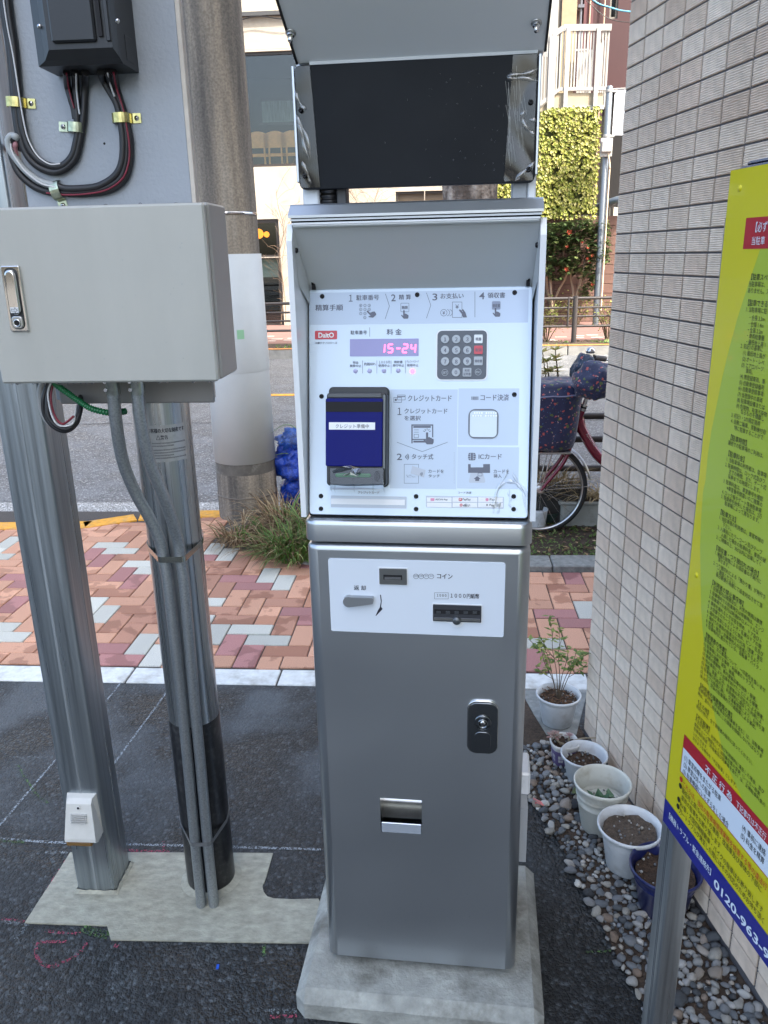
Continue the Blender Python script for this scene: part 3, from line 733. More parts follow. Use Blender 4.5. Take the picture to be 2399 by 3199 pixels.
b.box((-.197, 0.0, 1.590), (.197, .008, 1.5975), bev=.002)
obj('recess_hood', b, M_grey, pm)
b = MB(); b.box((-.1985, -.001, 1.5935), (.1985, .004, 1.5972), bev=.001); obj('hood_rim', b, M_white, pm)
b = MB(); b.box((-.198, .12, 1.10), (.198, .299, 1.60)); b.box((-.197, .02, 1.094), (.197, .2, 1.10)); b.box((-.199, .004, 1.597), (.199, .29, 1.606)); obj('housing_core', b, M_dark, pm)
b = MB(); b.prism([(-.004, 1.6045), (-.004, 1.6085), (.014, 1.6235), (.020, 1.6262), (.31, 1.632), (.31, 1.6045)], -.2025, .2025, Matrix(((0, 0, 1, 0), (1, 0, 0, 0), (0, 1, 0, 0), (0, 0, 0, 1)))); obj('lid', b, M_sil, pm)
b = MB(); b.box((-.2, -.001, 1.6), (.2, .02, 1.603)); obj('lid_seal', b, M_sild, pm)

# ---- sloping face
Fp = frame((-.0005, PB[0], PB[1]), (1, 0, 0), (0, PT[0]-PB[0], PT[1]-PB[1])); PH = hypot(PT[0]-PB[0], PT[1]-PB[1])
b = MB(); b.rr(0, PH/2, .392, PH, .006, -.006, 0, Fp, bev=.0012); face = obj('face_plate', b, M_film, pm)
def bx(zz, *a, n=0.0, F=None): return box_in(F or Fp, zz, *a, n=n)
def rrp(mb, zz, x0, y0, x1, y1, n, r, mi=0, lift=.0003, F=None):
    q = bx(zz, x0, y0, x1, y1, F=F); mb.rr((q[0]+q[2])/2, (q[1]+q[3])/2, q[2]-q[0], q[3]-q[1], r, n-lift, n, F or Fp, mi=mi)
K = px_in
tm_ = MB(); rrp(tm_, R6, 172, 118, 1522, 318, .0003, .001); rrp(tm_, R7, 668, 72, 1082, 685, .0003, .001); rrp(tm_, R7, 1088, 66, 1462, 416, .0003, .001); rrp(tm_, R7, 1082, 428, 1462, 685, .0003, .001)
obj('print_tint', tm_, M_tint2, face)
t2 = MB(); wl = MB()
ink = MB()
def T(zz, body, x0, y0, x1, y1, mb=None, n=.0007, bold=0.012, mi=0, F=None):
    q = bx(zz, x0, y0, x1, y1, n=n, F=F); put(mb if mb is not None else ink, F or Fp, body, q[0], q[1], q[2], q[3], n, mi, bold)
def LN(zz, pts, wd, mb=None, n=.0007, mi=0, closed=False, F=None):
    line(mb if mb is not None else ink, F or Fp, [K(F or Fp, zz, *p) for p in pts], wd, n, mi, closed)
def CI(zz, x, y, r, mb=None, n=.0007, F=None, k=20, mi=0):
    F = F or Fp; c = K(F, zz, x, y); e = K(F, zz, x+r, y); R_ = abs(e[0]-c[0]); poly(mb if mb is not None else ink, F, arc(c[0], c[1], R_, 0, 360, k)[:-1], n, mi)
def RG(zz, x, y, r, wd, mb=None, n=.0007, F=None, a0=0, a1=360):
    F = F or Fp; c = K(F, zz, x, y); e = K(F, zz, x+r, y); R_ = abs(e[0]-c[0]); line(mb if mb is not None else ink, F, arc(c[0], c[1], R_, a0, a1, 20), wd, n)
def PG(zz, pts, mb=None, n=.0007, F=None, mi=0): poly(mb if mb is not None else ink, F or Fp, [K(F or Fp, zz, *p) for p in pts], n, mi)
def hand(zz, x, y, s, rot=0, mb=None, n=.0009):
    """pointing hand: finger tip at x,y, height s"""
    pts = [(-.09, .03), (-.05, 0), (.05, 0), (.09, .03), (.09, .42), (.17, .38), (.24, .42), (.26, .46), (.34, .44), (.40, .50), (.42, .54), (.50, .53), (.55, .60), (.55, .82), (.46, 1.0), (-.02, 1.0), (-.14, .86), (-.30, .66), (-.33, .58), (-.26, .54), (-.18, .58), (-.09, .68)]
    c_, s_ = cos(rot), sin(rot); PG(zz, [(x+(a*c_-c*s_)*s, y+(a*s_+c*c_)*s) for a, c in pts], mb, n)
for a in (('１', 415, 140, 437, 182), ('駐車番号', 460, 140, 600, 174), ('2', 675, 137, 703, 180), ('精 算', 723, 138, 797, 170), ('3', 930, 132, 960, 175), ('お支払い', 980, 130, 1122, 164), ('4', 1218, 125, 1252, 168), ('領収書', 1270, 125, 1378, 160), ('精算手順', 208, 200, 378, 238),
          ('駐車番号', 425, 360, 525, 385), ('料 金', 648, 350, 740, 388), ('現金', 438, 550, 474, 566), ('精算中止', 420, 570, 491, 587), ('釣銭切れ', 508, 558, 580, 576), ('１０００円', 600, 547, 668, 565), ('使用中止', 596, 568, 668, 586), ('領収書', 692, 546, 745, 563), ('発行中止', 684, 567, 756, 585), ('クレジットカード', 770, 543, 845, 560), ('使用中止', 772, 566, 843, 583),
          ('大都テクノロジーズ', 205, 430, 342, 444)): T(R6, *a)
for p in ([(640, 135), (665, 210), (638, 290)], [(893, 128), (920, 205), (893, 285)], [(1192, 122), (1192, 278)], [(543, 342), (543, 398)]): LN(R6, p, .0007)
for x in (499, 587, 675, 763): LN(R6, [(x, 546), (x, 625)], .0006)
for i, (x, y) in enumerate([(x, y) for y in (206, 231, 256) for x in (488, 514, 540)]+[(513, 281)]):
    if i != 8: RG(R6, x, y, 8, .0006); T(R6, str((i+1) % 10), x-2.5, y-4.5, x+2.5, y+4.5, bold=0)
hand(R6, 527, 240, 56, -.75)
LN(R6, [(738, 192), (782, 192), (785, 195), (785, 242), (782, 245), (738, 245), (735, 242), (735, 195)], .0006, closed=True); T(R6, '精算', 741, 209, 778, 228, bold=.03)
hand(R6, 754, 236, 52)
RG(R6, 1000, 251, 20, .0007); T(R6, '¥', 992, 241, 1008, 262); RG(R6, 1016, 251, 20, .0007, a0=-75, a1=75); RG(R6, 1032, 251, 20, .0007, a0=-75, a1=75)
LN(R6, [(1053, 185), (1112, 185), (1112, 280), (1053, 280)], .0007, closed=True); T(R6, '¥', 1071, 200, 1093, 226)
PG(R6, [(1093, 236), (1099, 230), (1108, 236), (1120, 250), (1112, 234), (1118, 228), (1134, 250), (1143, 280), (1118, 280), (1110, 258)], n=.0009)
rrp(t2, R6, 1297, 180, 1350, 232, .0007, .002); T(R6, '領収書', 1300, 196, 1347, 218, n=.0010); hand(R6, 1319, 222, 54)
obj('print_grey', t2, mat('print_grey', (.24, .28, .38), .4), face)
# R7 block
for a in (('クレジットカード', 778, 108, 1048, 146), ('コード決済', 1227, 102, 1402, 142), ('１', 715, 185, 738, 230), ('クレジットカード', 757, 190, 1022, 222), ('を選択', 757, 234, 858, 264), ('2', 710, 468, 742, 508), ('タッチ式', 802, 470, 935, 504), ('カードを', 905, 566, 1000, 588), ('タッチ', 905, 596, 976, 616), ('ICカード', 1215, 470, 1357, 503), ('カードを', 1307, 566, 1403, 590), ('挿入', 1307, 594, 1357, 618), ('コード決済', 1087, 702, 1170, 716), ('クレジットカード', 470, 700, 602, 717)): T(R7, *a)
for q in ((692, 122, 740, 152), (714, 107, 762, 137)): LN(R7, [(q[0], q[1]), (q[2], q[1]), (q[2], q[3]), (q[0], q[3])], .0007, closed=True)
PG(R7, [(714, 114), (762, 114), (762, 119), (714, 119)]); PG(R7, [(698, 130), (710, 130), (710, 143), (698, 143)])
for i, (x, w_) in enumerate(((1170, 3), (1176, 2), (1180, 4), (1186, 2), (1190, 5), (1197, 2), (1201, 3), (1206, 2), (1210, 3))): PG(R7, [(x, 116), (x+w_, 116), (x+w_, 137), (x, 137)])
# touch pictogram
PG(R7, [(800, 288), (935, 288), (935, 296), (808, 296), (808, 405), (800, 405)]); PG(R7, [(928, 296), (935, 296), (935, 368), (928, 368)]); PG(R7, [(812, 298), (920, 298), (920, 309), (812, 309)]); PG(R7, [(808, 377), (900, 377), (900, 384), (808, 384)]); PG(R7, [(812, 388), (892, 388), (892, 400), (812, 400)])
LN(R7, [(818, 322), (845, 322)], .0007); LN(R7, [(818, 336), (845, 336)], .0007); LN(R7, [(817, 349), (844, 349), (844, 370), (817, 370)], .0007, closed=True)
hand(R7, 897, 337, 74); 
for a_ in (-70, -35, 0, 35, 70):
    LN(R7, [(897+14*sin(radians(a_)), 337-14*cos(radians(a_))), (897+24*sin(radians(a_)), 337-24*cos(radians(a_)))], .0011)
LN(R7, [(712, 398), (867, 456), (1023, 398)], .0007)
for r in (8, 17, 26): RG(R7, 757, 488, r, .0012, a0=-42, a1=42)
LN(R7, [(756, 534), (844, 534), (844, 651), (756, 651)], .0006, closed=True)
t3 = MB(); PG(R7, [(806, 544), (888, 569), (878, 615), (795, 590)], t3, n=.0011); obj('print_card', t3, M_tint, face); t3 = MB(); PG(R7, [(1167, 577), (1241, 577), (1256, 640), (1250, 648), (1160, 648), (1155, 640)], t3, n=.0005); obj('print_card', t3, M_tint, face)
for r in (6, 12, 18): RG(R7, 850, 592, r, .0008, a0=-50, a1=30, n=.0013)
T(R7, 'カードを', 768, 598, 800, 606, bold=0); T(R7, '挿入して下さい', 772, 607, 826, 616, bold=0)
for i in range(28): CI(R7, 1064, 462+i*7, 1.3, k=6)
rrp(ink, R7, 1150, 463, 1197, 510, .0007, .004)
wl2 = MB()
for x in (1166, 1181): LN(R7, [(x, 464), (x, 509)], .0006, wl2, n=.0009)
for y in (475, 487, 498): LN(R7, [(1151, y), (1166, y)], .0006, wl2, n=.0009); LN(R7, [(1181, y), (1196, y)], .0006, wl2, n=.0009)
PG(R7, [(1150, 533), (1166, 533), (1166, 553), (1243, 553), (1243, 533), (1285, 533), (1285, 587), (1150, 587)], n=.0006)
PG(R7, [(1206, 606), (1228, 625), (1218, 625), (1218, 637), (1194, 637), (1194, 625), (1184, 625)], n=.0009); LN(R7, [(1211, 588), (1236, 588), (1236, 606), (1211, 606)], .0008, closed=True, n=.0009)
obj('print_cuts', wl2, M_tint2, face)
obj('lettering', ink, M_ink, face)
# code window
b = MB(); rrp(b, R7, 1151, 193, 1337, 376, .0016, .012, lift=.0014); obj('code_window_frame', b, mat('frame_grey', (.13, .15, .19), .4), face)
b = MB(); rrp(b, R7, 1161, 204, 1327, 366, .0022, .007, lift=.0008); cwin = obj('code_window', b, mat('code_glass', (.55, .64, .68), .08, coat=1.0), face)
b = MB()
for row, y in enumerate((218, 235)):
    for i in range(9 if row else 9):
        x = (1176 if row else 1186)+i*(16 if row else 14.5)+(14 if i > 3 else 0)
        PG(R7, [(x, y-5), (x+10, y-5), (x+10, y+5), (x, y+5)], b, n=.0025)
obj('glow_marks', b, mat('pale_mark', (.78, .82, .78), .3), cwin)
# payment-brand strips
b = MB(); rrp(b, R7, 303, 730, 770, 803, .0006, .001); rrp(b, R7, 890, 732, 1370, 804, .0006, .001); obj('sticker_grey', b, M_tint, face)
b = MB(); rrp(b, R7, 305, 748, 760, 783, .0011, .0006)
for i in range(3):
    for j in range(2): rrp(b, R7, 896+158*i, 738+33*j, 1048+158*i, 767+32*j, .0011, .0004)
stk = obj('sticker_white', b, M_wht, face)
b = MB(); T(R7, 'AEON Pay', 948, 746, 1024, 760, b, n=.0014); T(R7, 'PayPay', 1115, 744, 1166, 761, b, n=.0014); T(R7, 'Pay', 1283, 745, 1316, 762, b, n=.0014); T(R7, 'd払い', 1120, 777, 1162, 796, b, n=.0014, bold=.03); T(R7, 'R Pay', 1262, 779, 1312, 797, b, n=.0014)
obj('lettering', b, M_inkd, stk)
b = MB(); rrp(b, R7, 1092, 742, 1112, 761, .0014, .0015); rrp(b, R7, 1098, 777, 1116, 794, .0014, .002); rrp(b, R7, 918, 743, 942, 760, .0014, .001, 1); CI(R7, 1267, 752, 10, b, n=.0014, mi=1); obj('emblem', b, [M_red, mat('print_pink', (.70, .28, .42), .4)], stk)
b = MB(); T(R7, 'P', 1097, 745, 1107, 758, b, n=.0017, bold=.03); LN(R7, [(1101, 783), (1113, 783)], .0006, b, n=.0017); LN(R7, [(1101, 788), (1113, 788)], .0006, b, n=.0017); obj('emblem_mark', b, M_wht, stk)
# logo plate
b = MB(); rrp(b, R6, 205, 362, 342, 415, .0008, .0018); lg = obj('logo_plate', b, M_red, face)
b = MB(); T(R6, 'DaitO', 226, 373, 322, 405, b, n=.0011, bold=.03); obj('lettering', b, M_wht, lg)
# fee display with seven-segment figures
b = MB(); rrp(b, R6, 421, 412, 845, 519, .0008, .0008); dsp = obj('fee_display', b, M_lcd, face)
b = MB()
def seg(ch, x, y, w_, h_):
    sl = h_*.10
    on = {'1': 'bc', '5': 'afgcd', '2': 'abged', '4': 'fgbc', '-': 'g'}[ch]; t = w_*.17
    pos = {'a': ((x, y), (x+w_, y)), 'd': ((x, y+h_), (x+w_, y+h_)), 'g': ((x, y+h_/2), (x+w_, y+h_/2)), 'f': ((x, y), (x, y+h_/2)), 'e': ((x, y+h_/2), (x, y+h_)), 'b': ((x+w_, y), (x+w_, y+h_/2)), 'c': ((x+w_, y+h_/2), (x+w_, y+h_))}
    for k in on:
        (p, q), (r, s) = pos[k]; f = lambda a, c: (a+sl*(y+h_-c)/h_, c)
        gx, gy = (r-p)*.12, (s-q)*.12; LN(R6, [f(p+gx, q+gy), f(r-gx, s-gy)], .0019, b, n=.0012)
for ch, x in (('1', 606), ('5', 655), ('-', 704), ('2', 746), ('4', 795)): seg(ch, x, 446, 27, 50)
obj('digits', b, M_led, dsp)
for i, (x, y) in enumerate(((455, 611), (542, 610), (631, 609), (719, 608), (807, 612))):
    b = MB(); c = K(Fp, R6, x, y); b.lathe([(.0040, 0), (.0040, .0006), (.0030, .0016), (0, .0020)], 16, Fp @ Matrix.Translation((c[0], c[1], 0)))
    obj('indicator_lamp', b, M_led if i == 4 else M_lav, face)
# keypad
b = MB(); rrp(b, R6, 952, 354, 1272, 670, .0012, .010, lift=.0012); obj('keypad_rim', b, M_white, face)
b = MB(); rrp(b, R6, 960, 362, 1264, 662, .0017, .008, lift=.0007); kp = obj('keypad', b, M_pad, face)
b = MB(); PG(R6, [(968, 363), (1256, 363), (1256, 370), (968, 370)], b, n=.0019); obj('keypad_shadow_line', b, M_dark, kp) if False else None
kt = MB()
nums = [(x, y) for y in (415, 483, 552) for x in (1008, 1077, 1145)]+[(1075, 619)]
for i, (x, y) in enumerate(nums):
    b = MB(); c = K(Fp, R6, x, y); r = abs(K(Fp, R6, x+26, y)[0]-c[0]); b.lathe([(r, .0015), (r, .0030), (r*.93, .0036), (0, .0036)], 24, Fp @ Matrix.Translation((c[0], c[1], 0)), smooth=False); obj('key', b, M_key, kp)
    T(R6, '１２３４５６７８９０'[i], x-7, y-12, x+7, y+12, kt, n=.0039, bold=.03)
M_keyw = mat('key_white', (.78, .82, .85), .4); M_keyr = mat('key_red', (.62, .07, .10), .4)
for q, m, t in (((1187, 387, 1240, 440), M_keyw, [('精算', 1196, 403, 1232, 424)]), ((1187, 455, 1240, 507), M_keyr, [('取消', 1195, 470, 1232, 490)]), ((1186, 522, 1240, 576), M_key, [('領収書', 1191, 539, 1236, 558)]), ((1117, 592, 1170, 645), M_key, [('利用', 1128, 598, 1158, 616), ('証明書', 1121, 620, 1166, 638)])):
    b = MB(); rrp(b, R6, *q, .0034, .0015, lift=.0018); obj('key', b, m, kp)
    for a in t: T(R6, *a, mb=kt, n=.0037, bold=.01)
kw = MB()
for x, y, t in ((1007, 620, 'SET'), (1212, 617, 'ESC')): RG(R6, x, y, 19, .0007, kw, n=.0021); T(R6, t, x-14, y-7, x+14, y+7, kw, n=.0021, bold=.02)
obj('key_print', kt, M_ink, kp); obj('key_print', kw, M_key, kp)
# screws
def screw(c, F, r=.0042, par=None):
    b = MB(); b.lathe([(r, 0), (r, .0012), (r*.8, .0024), (r*.35, .0026), (r*.3, .0012), (0, .0012)], 16, F @ Matrix.Translation((c[0], c[1], 0))); return obj('screw', b, M_scr, par or face)
for x, y in ((250, 150), (836, 140), (1437, 127)): screw(K(Fp, R6, x, y), Fp)
for x, y in ((246, 115), (1435, 104), (242, 730), (242, 808), (829, 732), (829, 810), (1431, 732), (1431, 811)): screw(K(Fp, R7, x, y), Fp)
for sx in (-1, 1):
    for (y, z) in ((.012, 1.555), (PT[0]-.004, PT[1]+.012)):
        b = MB(); b.lathe([(.0045, 0), (.0045, .002), (.003, .004), (0, .0042)], 12, frame((sx*(.196 if y < .05 else .190), y, z), (0, 0, 1), (0, sx, 0)) if sx < 0 else frame((sx*(.196 if y < .05 else .190), y, z), (0, 0, 1), (0, 1, 0))); obj('screw', b, M_scr, pm)
    b = MB(); b.box((sx*.187-.003, PT[0]-.006, PT[1]), (sx*.187+.003, PT[0]+.004, PT[1]+.012)); obj('corner_gasket', b, M_dark, pm)
def ridge(mb, path, wd, nrm):
    n_ = len(path); vs = []
    for i, p in enumerate(path):
        t = (path[min(i+1, n_-1)]-path[max(i-1, 0)]).normalized(); s_ = t.cross(nrm).normalized(); w_ = wd*(.35+.65*abs(sin(i*.37)))*min(1, .3+4*min(i, n_-1-i)/n_)
        vs += [p-s_*w_, p-s_*w_*.4+nrm*w_*.32, p+s_*w_*.4+nrm*w_*.32, p+s_*w_]
    mb.add(vs, [(4*i+j, 4*i+j+1, 4*i+j+5, 4*i+j+4) for i in range(n_-1) for j in range(3)], 0, True)
M_ridge = glass('film_ridge', (.95, .96, .97), .14, .10)
# ---- card reader standing proud of the face
cr = MB(); q = bx(R7, 303, 60, 668, 672, n=.0); NF = .044
cr.rr((q[0]+q[2])/2-.001, (q[1]+q[3])/2, q[2]-q[0], q[3]-q[1], .008, 0, .016, Fp, bev=.002)
q2 = bx(R7, 278, 92, 645, 668, n=NF-.004); cr.rr((q2[0]+q2[2])/2, (q2[1]+q2[3])/2, q2[2]-q2[0], q2[3]-q2[1], .006, .014, NF-.003, Fp, bev=.002)
reader = obj('card_reader', cr, mat('reader_black', (.012, .0135, .016), .38), pm)
def rrf(mb, x0, y0, x1, y1, n, r, lift, mi=0):
    q = bx(R7, x0, y0, x1, y1, n=n); mb.rr((q[0]+q[2])/2, (q[1]+q[3])/2, q[2]-q[0], q[3]-q[1], r, n-lift, n, Fp, mi=mi, bev=min(.0015, lift*.5))
b = MB(); rrf(b, 282, 96, 618, 124, NF+.0005, .003, .006); obj('reader_bezel', b, mat('reader_grey', (.07, .075, .08), .4), reader)
b = MB(); rrf(b, 270, 127, 622, 548, NF+.0025, .003, .006); scrn = obj('screen', b, M_blue, reader)
b = MB(); rrf(b, 271, 148, 622, 211, NF+.0031, .0005, .001); obj('screen_band', b, M_dark, reader)
b = MB(); rrf(b, 291, 275, 576, 321, NF+.0032, .0003, .001); lab = obj('paper_label', b, M_wht, reader)
b = MB(); T(R7, 'クレジット準備中', 332, 286, 538, 312, b, n=NF+.0036, bold=.0); obj('lettering', b, M_inkd, lab)
b = MB(); rrf(b, 622, 104, 640, 640, NF-.002, .002, .01); obj('reader_rail', b, mat('reader_edge', (.16, .18, .19), .35), reader)
b = MB(); rrf(b, 290, 552, 636, 662, NF+.001, .006, .012); lowb = obj('card_slot_block', b, M_black, reader)
b = MB(); rrf(b, 328, 590, 552, 615, NF+.003, .004, .004); obj('card_slot', b, M_green, reader)
b = MB(); rrf(b, 568, 575, 606, 640, NF+.003, .008, .004); obj('slot_button', b, M_scr, reader)
# clear guard with drip teeth
b = MB(); g0 = NF+.010
def FPn(x, y, n): return Fp @ Vector((*K2(x, y, n), n))
def K2(x, y, n): return px_in(Fp, R7, x, y, n)
b.quad(FPn(298, 560, g0), FPn(628, 556, g0), FPn(622, 655, g0+.004), FPn(300, 660, g0+.004)); b.quad(FPn(300, 660, g0+.004), FPn(622, 655, g0+.004), FPn(630, 690, NF-.01), FPn(296, 690, NF-.01))
PGp = [(300, 560), (330, 556), (420, 545), (470, 566), (560, 560), (520, 575), (430, 562), (330, 585)]
for x in (298, 318, 438, 556, 622):
    b.add([FPn(x, 600, NF), FPn(x, 600, g0+.006), FPn(x+2, 690, g0+.002), FPn(x+14, 712, NF-.006), FPn(x, 670, NF-.02)], [(0, 1, 2, 3, 4)])
obj('drip_guard', b, M_clear, reader)
b = MB(); 
for pts in ([(310, 575), (372, 548), (420, 541), (440, 560), (382, 574), (320, 590)], [(420, 541), (476, 556), (492, 575), (455, 590), (432, 566)], [(372, 600), (425, 582), (490, 588), (470, 608), (420, 598), (385, 607)]): b.ngon([FPn(x, y, NF+.014+.004*sin(x)) for x, y in pts])
obj('loose_film', b, glass('film_scrap', (.55, .6, .65), .3, .1), reader)
# wrinkled protective film on the lower right of the face
b = MB()
for pts, r in (([(1392, 556), (1378, 605), (1335, 675), (1316, 740), (1308, 800), (1306, 836)], .0011), ([(1418, 576), (1448, 632), (1495, 690), (1512, 750), (1508, 836)], .0011), ([(1325, 800), (1322, 720), (1345, 668), (1388, 642), (1432, 645), (1470, 672), (1492, 720), (1500, 800)], .0014), ([(1405, 690), (1400, 720), (1412, 745), (1402, 775), (1415, 800)], .0009), ([(1338, 805), (1340, 770), (1334, 838)], .0016)):
    c3 = spline([Fp @ Vector((*K(Fp, R7, *p), .0012)) for p in pts], 6); ridge(b, c3, r*2.6, Vector((Fp.col[2][0], Fp.col[2][1], Fp.col[2][2])))
obj('film_wrinkle', b, M_ridge, face)['kind'] = 'stuff'
# ---- front of the lower cabinet
b = MB(); rrp(b, R8, 255, 197, 1320, 643, .002, .004, lift=.002, F=Fc); cp = obj('coin_panel', b, mat('coin_panel', (.66, .72, .80), .3, coat=.5), cab)
ik = MB()
for a in (('コイン', 908, 278, 1002, 308), ('返 却', 401, 349, 473, 378), ('１０００', 907, 402, 965, 418), ('１０００円紙幣', 990, 398, 1165, 428)): T(R8, *a, mb=ik, n=.0024, F=Fc, bold=.02)
for x, t in ((780, '５００'), (812, '１００'), (843, '５０'), (873, '１０')): RG(R8, x, 291, 15.5, .0006, ik, n=.0024, F=Fc); T(R8, t, x-10 if len(t) > 2 else x-7, 286, x+10 if len(t) > 2 else x+7, 296, ik, n=.0024, F=Fc, bold=.03)
LN(R8, [(893, 390), (977, 390), (977, 428), (893, 428)], .0005, ik, n=.0024, closed=True, F=Fc)
PG(R8, [(561, 403), (567, 403), (572, 440), (568, 475), (577, 490), (537, 532), (534, 530), (550, 495), (560, 480), (566, 445)], ik, n=.0024, F=Fc)
obj('lettering', ik, M_inkd, cp)
b = MB(); rrp(b, R8, 552, 236, 731, 343, .003, .001, lift=.001, F=Fc); obj('slot_border', b, M_white, cp)
b = MB(); rrp(b, R8, 558, 242, 725, 337, .0055, .0015, lift=.003, F=Fc); cs = obj('coin_slot', b, mat('slot_steel', (.26, .27, .27), .35, .9), cp)
b = MB(); rrp(b, R8, 583, 278, 697, 307, .0062, .0004, lift=.0007, F=Fc); rrp(b, R8, 590, 290, 690, 305, .0066, .0004, lift=.0004, mi=1, F=Fc); obj('slot_mouth', b, [M_dark, M_chrome], cs)
b = MB(); c = px_in(Fc, R8, 375, 434); r = .0105
pts = arc(c[0], c[1], r, 70, 290, 14)+[(px_in(Fc, R8, 520, 446)), (px_in(Fc, R8, 523, 440)), (px_in(Fc, R8, 523, 414)), (px_in(Fc, R8, 518, 410))]
b.prism(pts, .002, .013, Fc); obj('return_lever', b, mat('lever_grey', (.34, .36, .38), .35, .7), cp)
b = MB(); q = bx(R8, 878, 458, 1183, 570, F=Fc); rrp(b, R8, 878, 458, 1183, 572, .0035, .002, lift=.0015, F=Fc); obj('slot_border', b, M_white, cp)
b = MB(); rrp(b, R8, 884, 463, 1178, 563, .006, .0015, lift=.003, F=Fc); bs = obj('bill_slot', b, mat('bill_slot', (.10, .105, .12), .3, .7), cp)
b = MB(); rrp(b, R8, 892, 490, 1170, 516, .0066, .0005, lift=.0006, F=Fc); obj('slot_mouth', b, M_dark, bs)
b = MB()
for x in (905, 962, 1016, 1070, 1126): rrp(b, R8, x, 496, x+26, 512, .0085, .0005, lift=.002, F=Fc)
b2 = MB(); rrp(b2, R8, 890, 541, 1172, 555, .0074, .0005, lift=.0015, F=Fc); obj('slot_edge', b2, M_steel, bs); obj('slot_tab', b, mat('slot_tab', (.05, .055, .06), .3), bs)
b = MB(); c = px_in(Fc, R8, 1029, 556); b.prism([px_in(Fc, R8, *p) for p in ((955, 566), (985, 572), (1005, 592), (1029, 600), (1055, 592), (1075, 572), (1105, 566))][::-1], .002, .005, Fc); obj('slot_tongue', b, M_white, bs)
b = MB(); b.lathe([(.0078, .004), (.0078, .012), (.006, .014), (0, .0142)], 20, Fc @ Matrix.Translation((c[0], c[1]+.002, 0))); obj('slot_knob', b, mat('knob_grey', (.12, .13, .14), .3, .6), bs)
# lock
b = MB(); q = bx(R8, 1090, 1047, 1281, 1369, F=Fc); b.rr((q[0]+q[2])/2, (q[1]+q[3])/2, q[2]-q[0], q[3]-q[1], .019, 0, .004, Fc, bev=.0015, n=10); lk = obj('lock', b, M_chrome, cab)
b = MB(); rrp(b, R8, 1097, 1062, 1276, 1362, .0055, .017, lift=.002, F=Fc); obj('lock_plate', b, M_chrd, lk)
lc = px_in(Fc, R8, 1187, 1175); b = MB()
b.lathe([(.0165, .005), (.0165, .0075), (.0150, .0085), (.0145, .0085), (.0145, .0065)], 28, Fc @ Matrix.Translation((lc[0], lc[1], 0))); b.lathe([(.0100, .006), (.0100, .0110), (.0085, .012), (.0080, .012), (.0072, .008), (0, .008)], 28, Fc @ Matrix.Translation((lc[0], lc[1], 0)))
q = bx(R8, 1135, 1232, 1236, 1348, F=Fc); b.rr((q[0]+q[2])/2, (q[1]+q[3])/2, q[2]-q[0], q[3]-q[1], .011, .005, .007, Fc, bev=.001)
lkb = obj('lock_cylinder', b, M_chrd, lk); b = MB(); b.lathe([(.0066, .0086), (.0066, .0105), (0, .0105)], 20, Fc @ Matrix.Translation((lc[0], lc[1], 0))); b.box((lc[0]-.0007, -.0112, lc[1]-.005), (lc[0]+.0007, -.010, lc[1]+.005), Matrix.Rotation(0, 4, 'Y'), mi=1); obj('keyhole', b, [M_chrome, M_dark], lk)
# cover box on the right flank
Fs = frame((0, .085, 0), (1, 0, 0), (0, 0, 1)); R9 = Z(1580, 2400, .15819)
zt_, zl_, zb_ = px_in(Fs, R9, 380, 330)[1], px_in(Fs, R9, 370, 792)[1], px_in(Fs, R9, 340, 1850)[1]
b = MB(); b.prism([(.085, zb_), (.085, zl_), (.20, zl_+.012), (.20, zb_)], HX, HX+.019, Matrix(((0, 0, 1, 0), (1, 0, 0, 0), (0, 1, 0, 0), (0, 0, 0, 1)))); obj('cover_box', b, mat('side_box_grey', (.36, .38, .40), .5), pm)
b = MB(); b.box((HX, .12, zl_+.005), (HX+.024, .20, zl_+.06), bev=.004); obj('skylit_top', b, M_white, pm)  # sky-lit top of the cover box, brightened by a white block
# rain drops on the silver paint
M_drop = glass('water_drop', (.93, .95, .97), .06, .02)
b = MB(); dr = random.Random(3)
for i in range(75):
    x = dr.gauss(-.02, .07); z = .11+abs(dr.gauss(0, .13)); r = dr.uniform(.0007, .0017)
    if abs(x) > .18 or z > .5: continue
    b.lathe([(r, 0), (r*.8, r*.5), (r*.4, r*.75), (0, r*.8)], 8, Fc @ Matrix.Translation((x, z, 0)))
obj('water_drops', b, M_drop, cab, kind='stuff')
b = MB()
for i in range(6): 
    x = dr.uniform(.02, .16); r = dr.uniform(.003, .005); b.lathe([(r, 0), (r*.8, r*.25), (r*.4, r*.4), (0, r*.45)], 10, Matrix.Translation((x, .014+dr.random()*.008, 1.0925)))
obj('water_drops', b, M_drop, pm, kind='stuff')

# ================================================================ display tower behind the machine
DYO = .15
dt = thing('display_tower', 'blank black display panel under a silver canopy above the payment machine', 'display board', tuple(MF @ Vector((0, .26, 0))), -MY)
DTI = Matrix.Translation((0, -.26, 0))
def ob(name, mb, m, par=dt): mb.xf(DTI) if par is dt or FR[par.name] == FR[dt.name] else None; return obj(name, mb, m, par)
Fd = frame((0, DYO, 0), (1, 0, 0), (0, 0, 1))
q = [px_in(Fd, R5, *p) for p in ((120, 372), (1540, 312), (1507, 1056), (163, 1086))]
xl, xr = (q[0][0]+q[3][0])/2, (q[1][0]+q[2][0])/2; zt2, zb2 = (q[0][1]+q[1][1])/2, (q[2][1]+q[3][1])/2
b = MB(); b.rr((xl+xr)/2, (zt2+zb2)/2, xr-xl, zt2-zb2, .010, -.018, 0, Fd, bev=.001); disp = ob('display_panel', b, M_disp)
